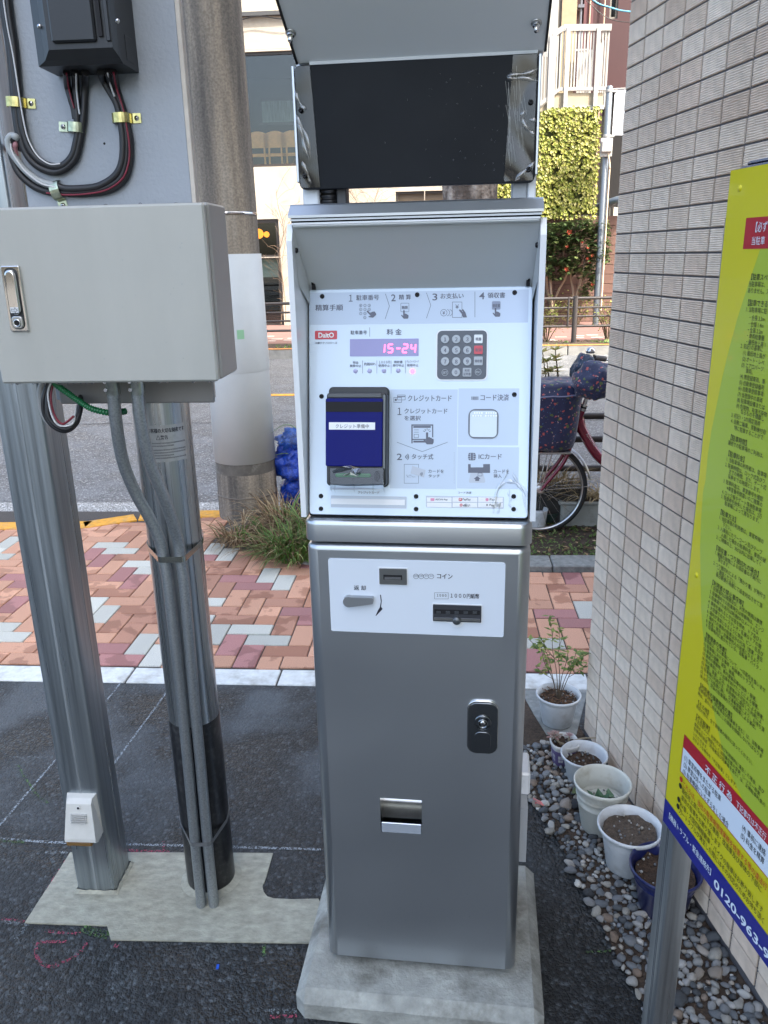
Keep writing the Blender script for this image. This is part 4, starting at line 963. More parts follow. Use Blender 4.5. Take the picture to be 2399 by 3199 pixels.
def vgrid(x0, x1, z0, z1, nx, nz, h, seed):
    b = MB(); vs = []
    for j in range(nz+1):
        for i in range(nx+1):
            x = x0+(x1-x0)*i/nx; z = z0+(z1-z0)*j/nz
            if seed == 1: xx = x0+(x1-x0)*i/nx*(1+.35*(1-j/nz)) 
            else: xx = x1-(x1-x0)*(1-i/nx)*(1+.25*(1-j/nz))
            hh = .0015+h*abs(noise.noise(Vector((xx*20+z*6+seed*9, 0, z*9+seed))))*(.35+1.6*max(0, noise.noise(Vector((2, seed*3, z*6)))+.15))
            vs.append((xx, DYO-hh, z))
    b.add(vs, [(j*(nx+1)+i, j*(nx+1)+i+1, (j+1)*(nx+1)+i+1, (j+1)*(nx+1)+i) for j in range(nz) for i in range(nx)], 0, True); return b
ob('peeling_film', vgrid(xl+.002, xl+.028, zb2+.003, zt2-.002, 10, 46, .009, 1), M_film2, disp)
ob('peeling_film', vgrid(xr-.042, xr-.003, zb2+.003, zt2-.002, 14, 46, .009, 2), M_film2, disp)
for nm_, side in (('r', [[(1352, 440), (1400, 432), (1470, 425), (1530, 398)], [(1352, 440), (1380, 455), (1450, 452), (1530, 470)], [(1465, 640), (1442, 665), (1455, 720), (1490, 765), (1520, 778)], [(1480, 690), (1520, 700)], [(1400, 1040), (1440, 1000), (1490, 960), (1512, 930)]]), ('l', [[(133, 520), (150, 575), (182, 625), (190, 640)], [(140, 660), (165, 720), (205, 800), (222, 905)], [(150, 700), (172, 770), (190, 850), (215, 920)], [(175, 930), (200, 990), (225, 1060)]])):
    b = MB()
    for pts in side: ridge(b, spline([Fd @ Vector((*px_in(Fd, R5, *p), .004)) for p in pts], 6), .0045, Vector((0, -1, 0)))
    ob('film_wrinkle', b, M_ridge, disp)['kind'] = 'stuff'
dd = random.Random(8); b = MB()
for i in range(60):
    x = xr-.02-abs(dd.gauss(0, .09)); z = dd.uniform(zb2+.01, zt2-.02); r = dd.uniform(.0008, .0019); b.lathe([(r, 0), (r*.7, r*.5), (0, r*.6)], 8, Fd @ Matrix.Translation((x, z, 0)))
ob('water_drops', b, M_drop, disp)['kind'] = 'stuff'
b = MB()
for i in range(26):
    x = xr-.015-dd.random()*.035; z = dd.uniform(zb2+.02, zt2-.06); l = dd.uniform(.015, .05); a = dd.uniform(-.25, .0); line(b, Fd, [(x, z), (x+l*sin(a), z+l*cos(a))], .0006, .0012)
ob('dried_streaks', b, mat('streak', (.30, .30, .28), .6), disp)['kind'] = 'stuff'
for x, y in ((168, 638), (192, 1016), (1488, 592), (1476, 978)):
    c = px_in(Fd, R5, x, y); b = MB(); b.lathe([(.0040, 0), (.0040, .004), (.003, .006), (.0014, .006), (.0014, .004), (0, .004)], 14, Fd @ Matrix.Translation((c[0], c[1], .004))); ob('panel_bolt', b, M_scr, disp)
for sx, x in ((-1, xl), (1, xr)):
    b = MB(); b.box((x-.005 if sx < 0 else x, DYO+.001, zb2+.012), (x if sx < 0 else x+.005, DYO+.05, zt2), bev=.001); ob('frame_strip', b, mat('frame_silver', (.62, .66, .70), .35, .7) if sx < 0 else M_sil)
b = MB(); b.box((xl+.0, DYO+.02, .06), (xl+.030, DYO+.07, zt2+.1), bev=.003); ob('post', b, M_sild)
b = MB(); b.box((xr-.038, DYO+.02, .06), (xr-.010, DYO+.07, zt2+.1), bev=.003); ob('post', b, mat('post_grey', (.30, .325, .35), .45, .2))
b = MB(); b.box((xr-.010, DYO+.02, .5), (xr+.004, DYO+.055, zt2), bev=.002); ob('post_flange', b, M_white)
b = MB(); b.box((xl+.062, DYO+.02, 1.6), (xl+.080, DYO+.05, zt2), bev=.002); ob('bracket', b, mat('bracket_dark', (.05, .052, .055), .5))
b = MB(); zz_ = 1.60; pr = []
while zz_ < 1.72: pr += [(.0165, zz_), (.0195, zz_+.002), (.0195, zz_+.005), (.0165, zz_+.007)]; zz_ += .009
b.lathe(pr, 20, Matrix.Translation((xl+.047, DYO+.04, 0))); ob('corrugated_conduit', b, mat('conduit_black', (.012, .012, .013), .3))
# canopy: a visor rising towards the viewer
cz0, cy0, cz1, cy1 = zt2+.004, DYO+.004, zt2+.155, -.14
b = MB(); xa, xb = -.2075, .203
b.add([(xa, cy0, cz0), (xb, cy0, cz0), (xb, cy1, cz1), (xa, cy1, cz1), (xa, cy0, cz0+.006), (xb, cy0, cz0+.006), (xb, cy1, cz1+.02), (xa, cy1, cz1+.02), (xa, DYO+.09, cz1+.03), (xb, DYO+.09, cz1+.03), (xa, DYO+.09, cz0), (xb, DYO+.09, cz0)],
      [(0, 3, 2, 1), (3, 7, 6, 2), (7, 8, 9, 6), (8, 10, 11, 9), (0, 1, 11, 10), (0, 10, 8, 7, 3), (1, 2, 6, 9, 11)]); can = ob('canopy', b, M_sild)
Fcv = frame((0, cy0, cz0), (1, 0, 0), (0, cy1-cy0, cz1-cz0))
for sx in (-1, 1):
    b = MB(); x = xa if sx < 0 else xb; b.add([(x, cy0, cz0-.002), (x, cy1, cz1-.002), (x+sx*.004, cy1, cz1-.002), (x+sx*.004, cy0, cz0-.002), (x, DYO+.09, cz1+.03), (x+sx*.004, DYO+.09, cz1+.03)], [(0, 1, 2, 3), (3, 2, 5), (0, 4, 1)]); ob('canopy_cheek', b, M_black)
for x, y in ((107, 188), (1522, 130)):
    o_ = MF @ Fcv; c = (o_.inverted() @ onp(*R5(x, y), o_ @ Vector((0, 0, 0)), o_.to_3x3() @ Vector((0, 0, 1))))
    for nm, pr, m in (('washer', [(.0085, 0), (.0085, .002), (.005, .003)], M_steel), ('bolt', [(.0062, .002), (.0062, .006), (.0058, .0065), (.004, .0065), (.004, .015), (.0032, .016), (0, .016)], M_chrome)):
        sg = -1 if Fcv.col[2].z > 0 else 1
        b = MB(); b.lathe([(r, z*sg) for r, z in pr], 14, Fcv @ Matrix.Translation((c.x, c.y, 0))); ob(nm, b, m, can)
b = MB(); b.box((xa+.02, cy0-.004, cz0-.004), (xb-.01, cy0+.004, cz0+.001)); ob('canopy_seam', b, M_grey, can)
# ================================================================ left group: post, pole, board, control box
def galv(name, c, streak=(60, 60, 1.2), rough=.42, amt=.28, metal=.85):
    return mat(name, c, rough, metal, var=(1.0, amt, 5), aniso=streak, bump=(1.0, .0004), rvar=(1.5, rough-.1, rough+.12))
M_galv = galv('galvanised_post', (.32, .355, .38), rough=.36, metal=.92); M_pipe = galv('steel_pole', (.44, .455, .46), (90, 90, .5), .30, .32, .95); M_cond = mat('zinc_conduit', (.36, .385, .40), .40, .85, var=(260, .22, 3), bump=(400, .0003))
D_P = 1.593; SP = -.8275
pc = P(SP-.05, D_P+.05)
sp = thing('square_post', 'thick square galvanised steel post at the left edge, set in the concrete patch', 'post', tuple(pc), -YS)
b = MB(); b.rr(0, 0, .1, .1, .006, -.02, 2.75, n=3); obj('shaft', b, M_galv, sp)
b = MB(); b.box((-.0035, -.0507, 0), (.0035, -.0495, 2.75), bev=.0004); b.box((.0497, .012, 0), (.0506, .014, 2.75)); obj('weld_seam', b, mat('weld', (.36, .39, .41), .5, .85, aniso=(40, 40, 2), var=(1, .3)), sp)
b = MB()
for i in range(40):
    a = i/40*2*pi; r = .066 if i % 2 else .062; m_ = max(abs(cos(a)), abs(sin(a))); b.v.append((cos(a)/m_*.0515+.004*noise.noise(Vector((i*.7, 0, 0))), sin(a)/m_*.0515, .012+.006*noise.noise(Vector((i*.9, 2, 0))))); b.v.append((cos(a)/m_*(.058+.006*noise.noise(Vector((i, 4, 0)))), sin(a)/m_*.058, .0045))
b.f = [(2*i, 2*i+1, (2*i+3) % 80, (2*i+2) % 80) for i in range(40)]; b.m = [0]*40; b.sm = [True]*40; obj('grout_collar', b, M_conc, sp)
# socket cover on the post
ZS = Z(0, 2150, .6028); Fpo = frame(P(0, D_P), SX, UP)
def pk(zz, x, y, F=Fpo, n=0.0):
    o = F @ Vector((0, 0, n)); q = F.inverted() @ onp(*zz(x, y), o, F.to_3x3() @ Vector((0, 0, 1))); return q.x, q.y
a_, c_ = pk(ZS, 420, 585, n=.025), pk(ZS, 415, 818, n=.04); cx_ = (pk(ZS, 330, 600, n=.02)[0]+pk(ZS, 512, 600, n=.02)[0])/2; cx2 = pk(ZS, 418, 700, n=.035)[0]; wS = .078
cx_ = cx2-.004
so = thing('socket_cover', 'small pale grey rain-hooded outlet cover low on the square galvanised post', 'outlet', tuple(P(cx_, D_P, c_[1])), -YS)
h_ = a_[1]-c_[1]; b = MB()
prof = [(0, h_+.004), (-.014, h_), (-.024, h_-.010), (-.043, .022), (-.043, .014), (0, .010)]
vs = [];
for sx in (-1, 1):
    for k, (y, z) in enumerate(prof): vs.append((sx*(wS/2-(.008 if k in (1, 2) else .002 if k == 0 else 0)), y, z))
n = len(prof); b.add(vs, [(i, i+1, n+i+1, n+i) for i in range(n-1)]+[tuple(range(n))[::-1], tuple(range(n, 2*n))]); obj('cover', b, mat('socket_grey', (.55, .55, .52), .35, coat=.3, var=(40, .05)), so)
b = MB(); b.box((-wS/2+.001, -.042, 0), (wS/2-.012, -.004, .013), bev=.002); b.box((wS/2-.011, -.03, .002), (wS/2-.002, -.004, .012), bev=.002, mi=1); obj('base', b, [mat('amber_base', (.16, .09, .03), .2, coat=.5), mat('socket_grey2', (.5, .5, .48), .4)], so)
b = MB(); b.lathe([(.0045, 0), (.0045, .0008), (.003, .0008)], 12, frame((0, -.028, h_-.018), (1, 0, 0), (0, .25, 1))); b.disc(.003, .0005, 12, frame((0, -.0285, h_-.018), (1, 0, 0), (0, .25, 1)), 1); obj('screw_cap', b, [M_grey, M_dark], so)
b = MB()
for i in range(5): b.box((-.020, -.0335-.0016*i-.001, h_-.034-.005*i), (.020, -.033-.0016*i+.004, h_-.0332-.005*i))
obj('moulded_lines', b, mat('socket_line', (.46, .46, .44), .5), so)['kind'] = 'stuff'

# round pole with sleeve and sticker
RC = Vector((-.472, 1.695, 0)); RR = .0598; sC, dC = sd_(RC)
rp = thing('round_pole', 'round galvanised steel pole with a black sleeve at its foot and a warning sticker', 'pole', tuple(RC), -YS)
b = MB(); b.lathe([(RR, 0), (RR, .5), (RR, 1.2), (RR, 2.7), (0, 2.7)], 48); obj('shaft', b, M_pipe, rp)
zsl = onp(*ZL(985, 205), P(sC, dC-RR), DY).z
b = MB(); b.lathe([(RR+.0012, -.02), (RR+.0012, zsl-.002), (RR, zsl)], 48); obj('black_sleeve', b, mat('sleeve_black', (.010, .0105, .012), .28, var=(40, .3), dirt=(70, (.12, .12, .12), .25)), rp)
b = MB(); b.lathe([(RR+.018, .005), (RR+.009, .0085), (RR+.001, .013)], 40); obj('grout_collar', b, M_conc, rp)
def cyl(mb, r0):                       # wrap flat geometry (x, y, n) round the pole, x=0 facing the street normal towards the viewer
    mb.v = [((r0+v[2])*sin(v[0]/r0), -(r0+v[2])*cos(v[0]/r0), v[1]) for v in mb.v]; return mb
Z3 = Z(0, 1200, .6028)
def onpole(x, y):                      # photo point on the pole surface -> (arc, z)
    r = ray(*Z3(x, y)); o = EYEV-RC; a = r.x*r.x+r.y*r.y; bb = o.x*r.x+o.y*r.y; cc = o.x*o.x+o.y*o.y-RR*RR; disc = max(bb*bb-a*cc, 0); t = (-bb-disc**.5)/a
    p = Matrix.Rotation(YS, 4, 'Z') @ (o+r*t); return atan2(p.x, -p.y)*RR, (EYEV+r*t).z
l0, l1 = onpole(778, 330), onpole(952, 300); zt_ = onpole(860, 212)[1]; zb_ = onpole(880, 402)[1]; xa_, xb_ = l0[0]-.012, l1[0]+.006
b = MB(); k = 24
for i in range(k+1):
    x = xa_+(xb_-xa_)*i/k; b.v += [(x, zb_, .0004), (x, zt_, .0004)]
b.f = [(2*i, 2*i+2, 2*i+3, 2*i+1) for i in range(k)]; b.m = [0]*k; b.sm = [True]*k
stc = obj('warning_sticker', cyl(b, RR), mat('sticker_silver', (.50, .50, .49), .35, .5, dirt=(60, (.25, .25, .24), .3)), rp)
b = MB(); I2 = Matrix(); hS = zt_-zb_; wS_ = xb_-xa_
put(b, I2, 'はお客様の大切な財産です', xa_+.004, zt_-.016, xb_-.003, zt_-.006, .0007, 0, .03)
put(b, I2, '警告', xa_+wS_*.40, zt_-.030, xa_+wS_*.56, zt_-.021, .0007, 0, .02)
line(b, I2, [(xa_+wS_*.30, zt_-.030), (xa_+wS_*.345, zt_-.021), (xa_+wS_*.39, zt_-.030)], .0008, .0007, closed=True)
line(b, I2, [(xa_+.002, zt_-.0185), (xb_-.002, zt_-.0185)], .0005, .0007); line(b, I2, [(xa_+.002, zt_-.0325), (xb_-.002, zt_-.0325)], .0005, .0007); line(b, I2, [(xa_+.002, zt_-.046), (xb_-.002, zt_-.046)], .0004, .0007)
fr = random.Random(2)
for row in range(13):
    y = zt_-.038-row*.0058-(.003 if row > 1 else 0); x = xa_+.004; xe = xb_-.004-(fr.random()*.03 if row % 3 == 1 else 0)
    while x < xe and y > zb_+.004:
        w_ = fr.uniform(.0016, .0028)
        for q_ in range(2): line(b, I2, [(x, y-.0008+q_*.0017), (x+w_*.8, y-.0008+q_*.0017)], .0005, .0007)
        line(b, I2, [(x+w_*.4, y-.0012), (x+w_*.4, y+.0014)], .0004, .0007); x += w_
obj('lettering', cyl(b, RR), M_inkd, stc)

# conduits from the box bottom down the pole
bx0, bx1, bz0, bz1, bd0, bd1 = -.817, -.4025, 1.3308, 1.638, 1.44, 1.577
def conduit(zz_pts, lab, r=.0124):
    pts = []
    for x, y, z4, d in zz_pts: pts.append(atD(*(ZS(x, y) if z4 else Z3(x, y)), d))
    pts[0].z = bz0+.004; pts[-1].z = -.01
    base = pts[-1].copy(); base.z = 0
    t = thing('conduit_pipe', lab, 'conduit', tuple(base), -YS, 'zinc conduits strapped to the round pole')
    b = MB(); b.tube(spline(pts, 6), r, 14); obj('pipe', b, M_cond, t, world=True)
    b = MB(); top = pts[0].copy(); dn = (pts[1]-pts[0]).normalized(); b.tube([top, top+dn*.036], .0145, 16); b.tube([top+dn*.004, top+dn*.009], .0165, 6)
    o_ = obj('connector', b, mat('zinc_yellow', (.34, .36, .34), .3, .9, var=(60, .3)), t, world=True)
    for dz in (.010, .026):
        b = MB(); p = top+dn*dz-SX*.008-DY*.0125; b.tube([p, p-DY*.006], .0036, 10); obj('connector_screw', b, M_chrome, o_, world=True)
    return pts
c1 = conduit([(590, 40, 0, 1.505), (602, 200, 0, 1.515), (637, 400, 0, 1.53), (700, 560, 0, 1.545), (778, 700, 0, 1.558), (832, 820, 0, 1.566), (852, 920, 0, 1.567), (872, 1040, 0, 1.567), (912, 1380, 0, 1.567), (944, 1659, 0, 1.567), (975, 400, 1, 1.567), (1012, 800, 1, 1.566), (1045, 1130, 1, 1.563)], 'left one of two zinc conduits bending from the grey box to the pole')
c2 = conduit([(716, 40, 0, 1.505), (730, 190, 0, 1.512), (775, 400, 0, 1.525), (838, 560, 0, 1.54), (890, 700, 0, 1.556), (922, 810, 0, 1.567), (938, 920, 0, 1.569), (955, 1040, 0, 1.569), (985, 1380, 0, 1.569), (1009, 1659, 0, 1.569), (1040, 400, 1, 1.569), (1076, 800, 1, 1.568), (1108, 1120, 1, 1.565)], 'right one of two zinc conduits bending from the grey box to the pole')
def strap(z, tilt, m, lab, h=.014, tail=None):
    def at(pts):
        for a, c in zip(pts[:-1], pts[1:]):
            if c.z <= z <= a.z: t = (a.z-z)/(a.z-c.z+1e-9); return a.lerp(c, t)
        return pts[-1]
    pp = []
    for cpt, r in ((RC, RR+.0016), (at(spline(c1, 6)), .0128), (at(spline(c2, 6)), .0128)):
        for k in range(40): pp.append((cpt.x+r*cos(2*pi*k/40), cpt.y+r*sin(2*pi*k/40)))
    pp = sorted(set(pp)); hull = []
    for seq in (pp, pp[::-1]):
        h_ = []
        for q in seq:
            while len(h_) > 1 and (h_[-1][0]-h_[-2][0])*(q[1]-h_[-2][1])-(h_[-1][1]-h_[-2][1])*(q[0]-h_[-2][0]) <= 0: h_.pop()
            h_.append(q)
        hull += h_[:-1]
    b = MB(); n = len(hull); c0 = RC; vs = []
    for o_, dz in ((0, 0), (0, h), (.0008, h), (.0008, 0)):
        for x, y in hull:
            dx, dy = x-c0.x, y-c0.y; l = hypot(dx, dy); zz = z+dz-h/2+tilt*max(0, dy+.02)*1.0
            vs.append((x+dx/l*o_, y+dy/l*o_, zz))
    b.add(vs, [(k*n+i, k*n+(i+1) % n, ((k+1) % 4)*n+(i+1) % n, ((k+1) % 4)*n+i) for k in range(4) for i in range(n)])
    o = obj('strap', b, m, loc=tuple(RC+UP*z)); tag(o, lab, 'strap', 'straps holding conduits to the pole')
strap(onp(*Z3(890, 912), P(0, 1.553), DY).z, .35, mat('strap_steel', (.40, .41, .36), .14, 1.0), 'shiny steel strap round the pole and conduits below the bend', .013)
strap(onp(*ZL(1040, 812), P(0, 1.553), DY).z, .55, mat('strap_grey', (.22, .23, .235), .3, .6), 'dull grey strap round the black sleeve and conduits near the ground', .011)

# ---- backing board with cream edge
bd = thing('backing_board', 'tall pale grey board fixed to the posts, carrying cables and the black junction box', 'board', tuple(P(-.615, 1.585, 1.2754)), -YS)
b = MB(); Mb = STREET; b.box((-.784, 1.5775, 1.2754), (-.4645, 1.595, 2.75), Mb, bev=.0015); obj('panel', b, mat('board_grey', (.31, .34, .375), .55, var=(5, .06, 6), bump=(130, .0012, 4)), bd, world=True)
b = MB(); b.box((-.4650, 1.5770, 1.2754), (-.4565, 1.5962, 2.75), Mb, bev=.001); obj('edge_trim', b, mat('board_edge', (.55, .50, .43), .6, var=(20, .12)), bd, world=True)
b = MB(); b.box((-.776, 1.573, 1.268), (-.4535, 1.580, 1.338), Mb, bev=.003); obj('shaded_foot', b, mat('board_in_shade', (.27, .255, .24), .5, var=(12, .06)), bd, world=True)  # board's foot under the box, its shade put into a darker colour
b = MB(); c = atD(*Z(0, 0, .4822)(676, 930), 1.5775); b.lathe([(.0022, 0), (.0015, .0006), (0, .0006)], 10, frame(c, SX, UP)); obj('nail_hole', b, M_dark, bd, world=True)

# ---- grey control box
cb = thing('control_box', 'grey steel control box with a chrome handle mounted in front of the posts', 'control box', tuple(P((bx0+bx1)/2, 1.51, bz0)), -YS)
M_box = mat('box_grey', (.42, .42, .385), .38, var=(1.0, .05, 6), aniso=(9, 9, 1.6), rvar=(1.2, .32, .46), bump=(500, .00012), coat=.15)
M_boxs = mat('box_body', (.33, .32, .295), .42, bump=(500, .0001))
b = MB(); b.box((bx0, bd0, bz0), (bx1-.003, bd0+.017, bz1-.001), Mb, bev=.0035); obj('door', b, M_box, cb, world=True)
b = MB(); b.box((bx0+.004, bd0+.0165, bz0+.003), (bx1-.007, bd0+.0215, bz1-.004), Mb); obj('door_seal', b, M_dark, cb, world=True)
b = MB(); b.box((bx0, bd0+.021, bz0+.001), (bx1, bd1-.0005, bz1+.001), Mb, bev=.004); obj('body', b, M_boxs, cb, world=True)
Zb = Z(0, 600, .5425); Fb = frame(P(0, bd0), SX, UP)
hx = (pk(Zb, 3, 425, Fb)[0]+pk(Zb, 72, 805, Fb)[0])/2; hx2 = (pk(Zb, 110, 422, Fb)[0]+pk(Zb, 178, 800, Fb)[0])/2; hz = pk(Zb, 60, 423, Fb)[1]; hz2 = pk(Zb, 120, 803, Fb)[1]
hw, hh, hc, hm = hx2-hx, hz-hz2, (hx+hx2)/2, (hz+hz2)/2
b = MB(); b.rr(hc, hm, hw, hh, .003, 0, .0045, Fb, bev=.002); hd = obj('handle_plate', b, M_chrome, cb, world=True)
b = MB(); b.rr(hc, hm, hw*.74, hh*.93, hw*.30, .003, .0048, Fb); obj('handle_recess', b, mat('recess_dark', (.04, .042, .045), .3, .6), hd, world=True)
b = MB(); b.rr(hc, hm+hh*.10, hw*.60, hh*.68, hw*.29, .004, .011, Fb, bev=.004, n=10); obj('handle_lever', b, M_chrome, hd, world=True)
b = MB(); b.rr(hc, hm-hh*.355, hw*.62, hh*.20, hw*.20, .004, .0085, Fb, bev=.002, n=8); obj('lock_block', b, M_steel, hd, world=True)
b = MB(); b.lathe([(.0075, .0085), (.0065, .0105), (.0052, .0105), (.0050, .0088), (0, .0088)], 20, Fb @ Matrix.Translation((hc, hm-hh*.365, 0))); b.disc(.0049, .0092, 16, Fb @ Matrix.Translation((hc, hm-hh*.365, 0)), 1); obj('keyhole', b, [M_chrome, M_dark], hd, world=True)
b = MB(); b.rr(hc, hm-hh*.165, hw*.44, hh*.085, .001, .0105, .0118, Fb); obj('arrow_label', b, mat('label_silver', (.62, .64, .65), .4), hd, world=True)
b = MB(); ax, ay, s_ = hc, hm-hh*.165, hw*.16; line(b, Fb, [(ax-s_, ay+s_*.3), (ax+s_*.2, ay+s_*.3), (ax+s_*.2, ay+s_*.75), (ax+s_*1.05, ay), (ax+s_*.2, ay-s_*.75), (ax+s_*.2, ay-s_*.3), (ax-s_, ay-s_*.3)], .0006, .0122, closed=True); obj('arrow', b, M_inkd, hd, world=True)
b = MB(); dq = random.Random(4)
for i in range(16):
    x = dq.uniform(bx0+.03, bx1-.02); z = dq.uniform(bz0+.02, bz1-.02); r = dq.uniform(.0009, .0018); b.lathe([(r, 0), (r*.8, r*.5), (r*.4, r*.8), (0, r*.85)], 8, Fb @ Matrix.Translation((x, z, 0)))
for i in range(34):
    x = dq.uniform(bx0+.01, bx1-.01); r = dq.uniform(.0018, .0038); b.lathe([(r, 0), (r*.9, -r*.5), (r*.5, -r*.9), (0, -r)], 8, Mb @ Matrix.Translation((x, bd0+.006, bz0)))
for i in range(14):
    x = dq.uniform(bx0+.01, bx1-.02); r = dq.uniform(.002, .005); b.lathe([(r, 0), (r*.8, r*.3), (r*.4, r*.5), (0, r*.55)], 8, Mb @ Matrix.Translation((x, bd0+.008+dq.random()*.06, bz1+.0005)))
obj('water_drops', b, M_drop, cb, world=True)['kind'] = 'stuff'

# ---- black junction box
Z1 = Z(0, 0, .4822)
jb = thing('junction_box', 'black plastic junction box with cables hanging from its underside', 'junction box', tuple(P(-.617, 1.525, 1.866)), -YS)
M_jb = mat('box_black', (.014, .016, .019), .42, bump=(700, .00008))
b = MB(); lvl = [(1.5765, -.692, -.541, 1.866, 0), (1.500, -.690, -.541, 1.866, .003), (1.488, -.672, -.541, 1.872, .0), (1.470, -.655, -.545, 1.884, 0)]
vs = []
for d, x0, x1, z0, _ in lvl: vs += [P(x0, d, z0), P(x1, d, z0), P(x1, d, 2.14), P(x0, d, 2.14)]
b.add(vs, [(4*k+i, 4*k+(i+1) % 4, 4*k+4+(i+1) % 4, 4*k+4+i) for k in range(3) for i in range(4)]+[(12, 13, 14, 15), (3, 2, 1, 0)]); obj('case', b, M_jb, jb, world=True)
b = MB(); b.box((-.646, 1.463, 1.893), (-.570, 1.4715, 2.13), Mb, bev=.003); b.box((-.553, 1.466, 1.893), (-.5455, 1.4715, 2.13), Mb, bev=.001); obj('lid', b, M_jb, jb, world=True)
b = MB(); b.box((-.542, 1.52, 1.875), (-.5402, 1.556, 1.915), Mb, bev=.006); b.box((-.5655, 1.4655, 1.9), (-.5585, 1.4705, 2.13), Mb, mi=1); obj('knockout', b, [M_jb, M_dark], jb, world=True)
for x, y, d in ((257, 172, 1.488), (760, 137, 1.4715)):
    c = atD(*Z1(x, y), d-.003); b = MB(); b.lathe([(.0040, 0), (.0036, .0022), (0, .0026)], 12, frame(c, SX, UP)); b.box((c @ SX-.0026, d-.0062, c.z-.0004), (c @ SX+.0026, d-.0055, c.z+.0004), Mb, mi=1); obj('case_screw', b, [M_chrome, M_dark], jb, world=True)

# ---- cables on the board
M_cab = mat('cable_black', (.014, .014, .016), .45); M_cabg = mat('cable_slate', (.05, .055, .06), .45); M_cw = mat('wire_white', (.60, .60, .60), .4); M_cr = mat('wire_red', (.20, .012, .03), .4); M_cp = mat('wire_pink', (.42, .20, .22), .45); M_cgy = mat('wire_grey', (.34, .36, .36), .45)
CD_ = 1.5775
def cable(pts, r, m, lab, d=None, off=.007, jag=0):
    w3 = [atD(*Z1(p[0], p[1]), (p[2] if len(p) > 2 else CD_-off)) for p in pts]
    w3 = spline(w3, 8); b = MB(); b.tube(w3, r, 10)
    o = obj('cable', b, m, loc=tuple(w3[0])); tag(o, lab, 'cable', 'cables looped across the grey board'); return w3
j0 = 1.535
cable([(18, -60), (40, 100), (72, 300), (98, 600), (105, 700), (122, 840), (165, 985), (240, 1075), (340, 1115), (420, 1095), (485, 1030), (512, 940), (528, 850), (540, 760), (552, 560), (555, 470, j0)], .0066, M_cab, 'outer black cable of the U-shaped loop left of the junction box')
cable([(45, -60), (62, 100), (92, 300), (120, 600), (130, 700), (150, 840), (190, 960), (262, 1045), (350, 1080), (415, 1068), (468, 1010), (492, 930), (505, 850), (500, 760), (490, 560), (487, 470, j0)], .0066, M_cab, 'inner black cable of the U-shaped loop left of the junction box', off=.0085)
cable([(8, -60), (22, 100), (55, 300), (82, 600), (90, 690), (112, 850), (150, 980)], .0055, M_cab, 'straight black cable running down beside the square post', off=.006)
cable([(14, -60), (48, 170), (85, 360), (128, 640), (152, 780), (182, 900), (240, 1005), (320, 1062), (390, 1060)], .0014, M_cw, 'thin white wire following the inside of the U-shaped cable loop', off=.0150)
cable([(430, 470, j0), (438, 560), (460, 640), (478, 700), (490, 770)], .0062, M_cab, 'short black cable from the left of the junction box into the loop', off=.0085)
cable([(431, 475, j0-.006), (445, 570), (468, 660), (480, 700)], .0014, M_cr, 'thin red wire on the short cable at the left', off=.0160)
cable([(492, 480, j0-.006), (496, 580), (508, 690), (516, 740)], .0016, M_cw, 'thin white wire dropping from the middle of the junction box', off=.0160)
cable([(652, 465, j0), (675, 530), (740, 640), (765, 700), (785, 800), (798, 920), (790, 1050), (745, 1140), (640, 1205), (520, 1222), (420, 1222), (370, 1205)], .0068, M_cab, 'black cable from the right of the junction box down to the lower clamp', off=.0105)
cable([(700, 465, j0), (720, 550), (750, 620), (790, 700), (808, 800), (822, 920), (815, 1050), (775, 1160), (660, 1225), (520, 1245), (380, 1248), (300, 1240), (215, 1205), (130, 1130), (85, 1040), (68, 960), (75, 915), (95, 895), (115, 915, CD_+.02), (130, 960, CD_+.05)], .0066, M_cab, 'black cable running right around the outside of the lower loop', off=.0075)
cable([(735, 465, j0), (752, 560), (775, 640), (800, 720), (828, 820), (845, 940), (840, 1060), (800, 1170), (700, 1235), (560, 1255), (440, 1255)], .0064, M_cab, 'rightmost black cable hanging from the junction box', off=.0065)
cable([(735, 470, j0-.007), (755, 570), (780, 650), (800, 715), (822, 830), (838, 950), (832, 1060), (790, 1160), (690, 1230), (560, 1256), (420, 1262), (300, 1250)], .0016, M_cr, 'thin dark red wire along the right-hand cable bundle', off=.0145)
cable([(697, 475, j0-.006), (715, 550), (742, 625)], .0016, M_cw, 'thin white wire beside the right-hand cables', off=.0165)
cable([(370, 1205), (260, 1175), (170, 1110), (110, 1040), (65, 975), (52, 920), (62, 888), (85, 880), (108, 892), (118, 920, CD_+.03)], .0062, M_cgy, 'grey cable curling round at the lower left of the board', off=.0115)
cable([(360, 1212), (270, 1190), (180, 1125), (125, 1060), (80, 985), (68, 930)], .0016, M_cw, 'thin white wire on the lower left cable curl', off=.0190)
cable([(105, 1010, CD_-.004), (96, 965), (105, 925), (122, 905, CD_+.03)], .0050, M_cp, 'pinkish cable end peeping from the lower left curl', off=.006)
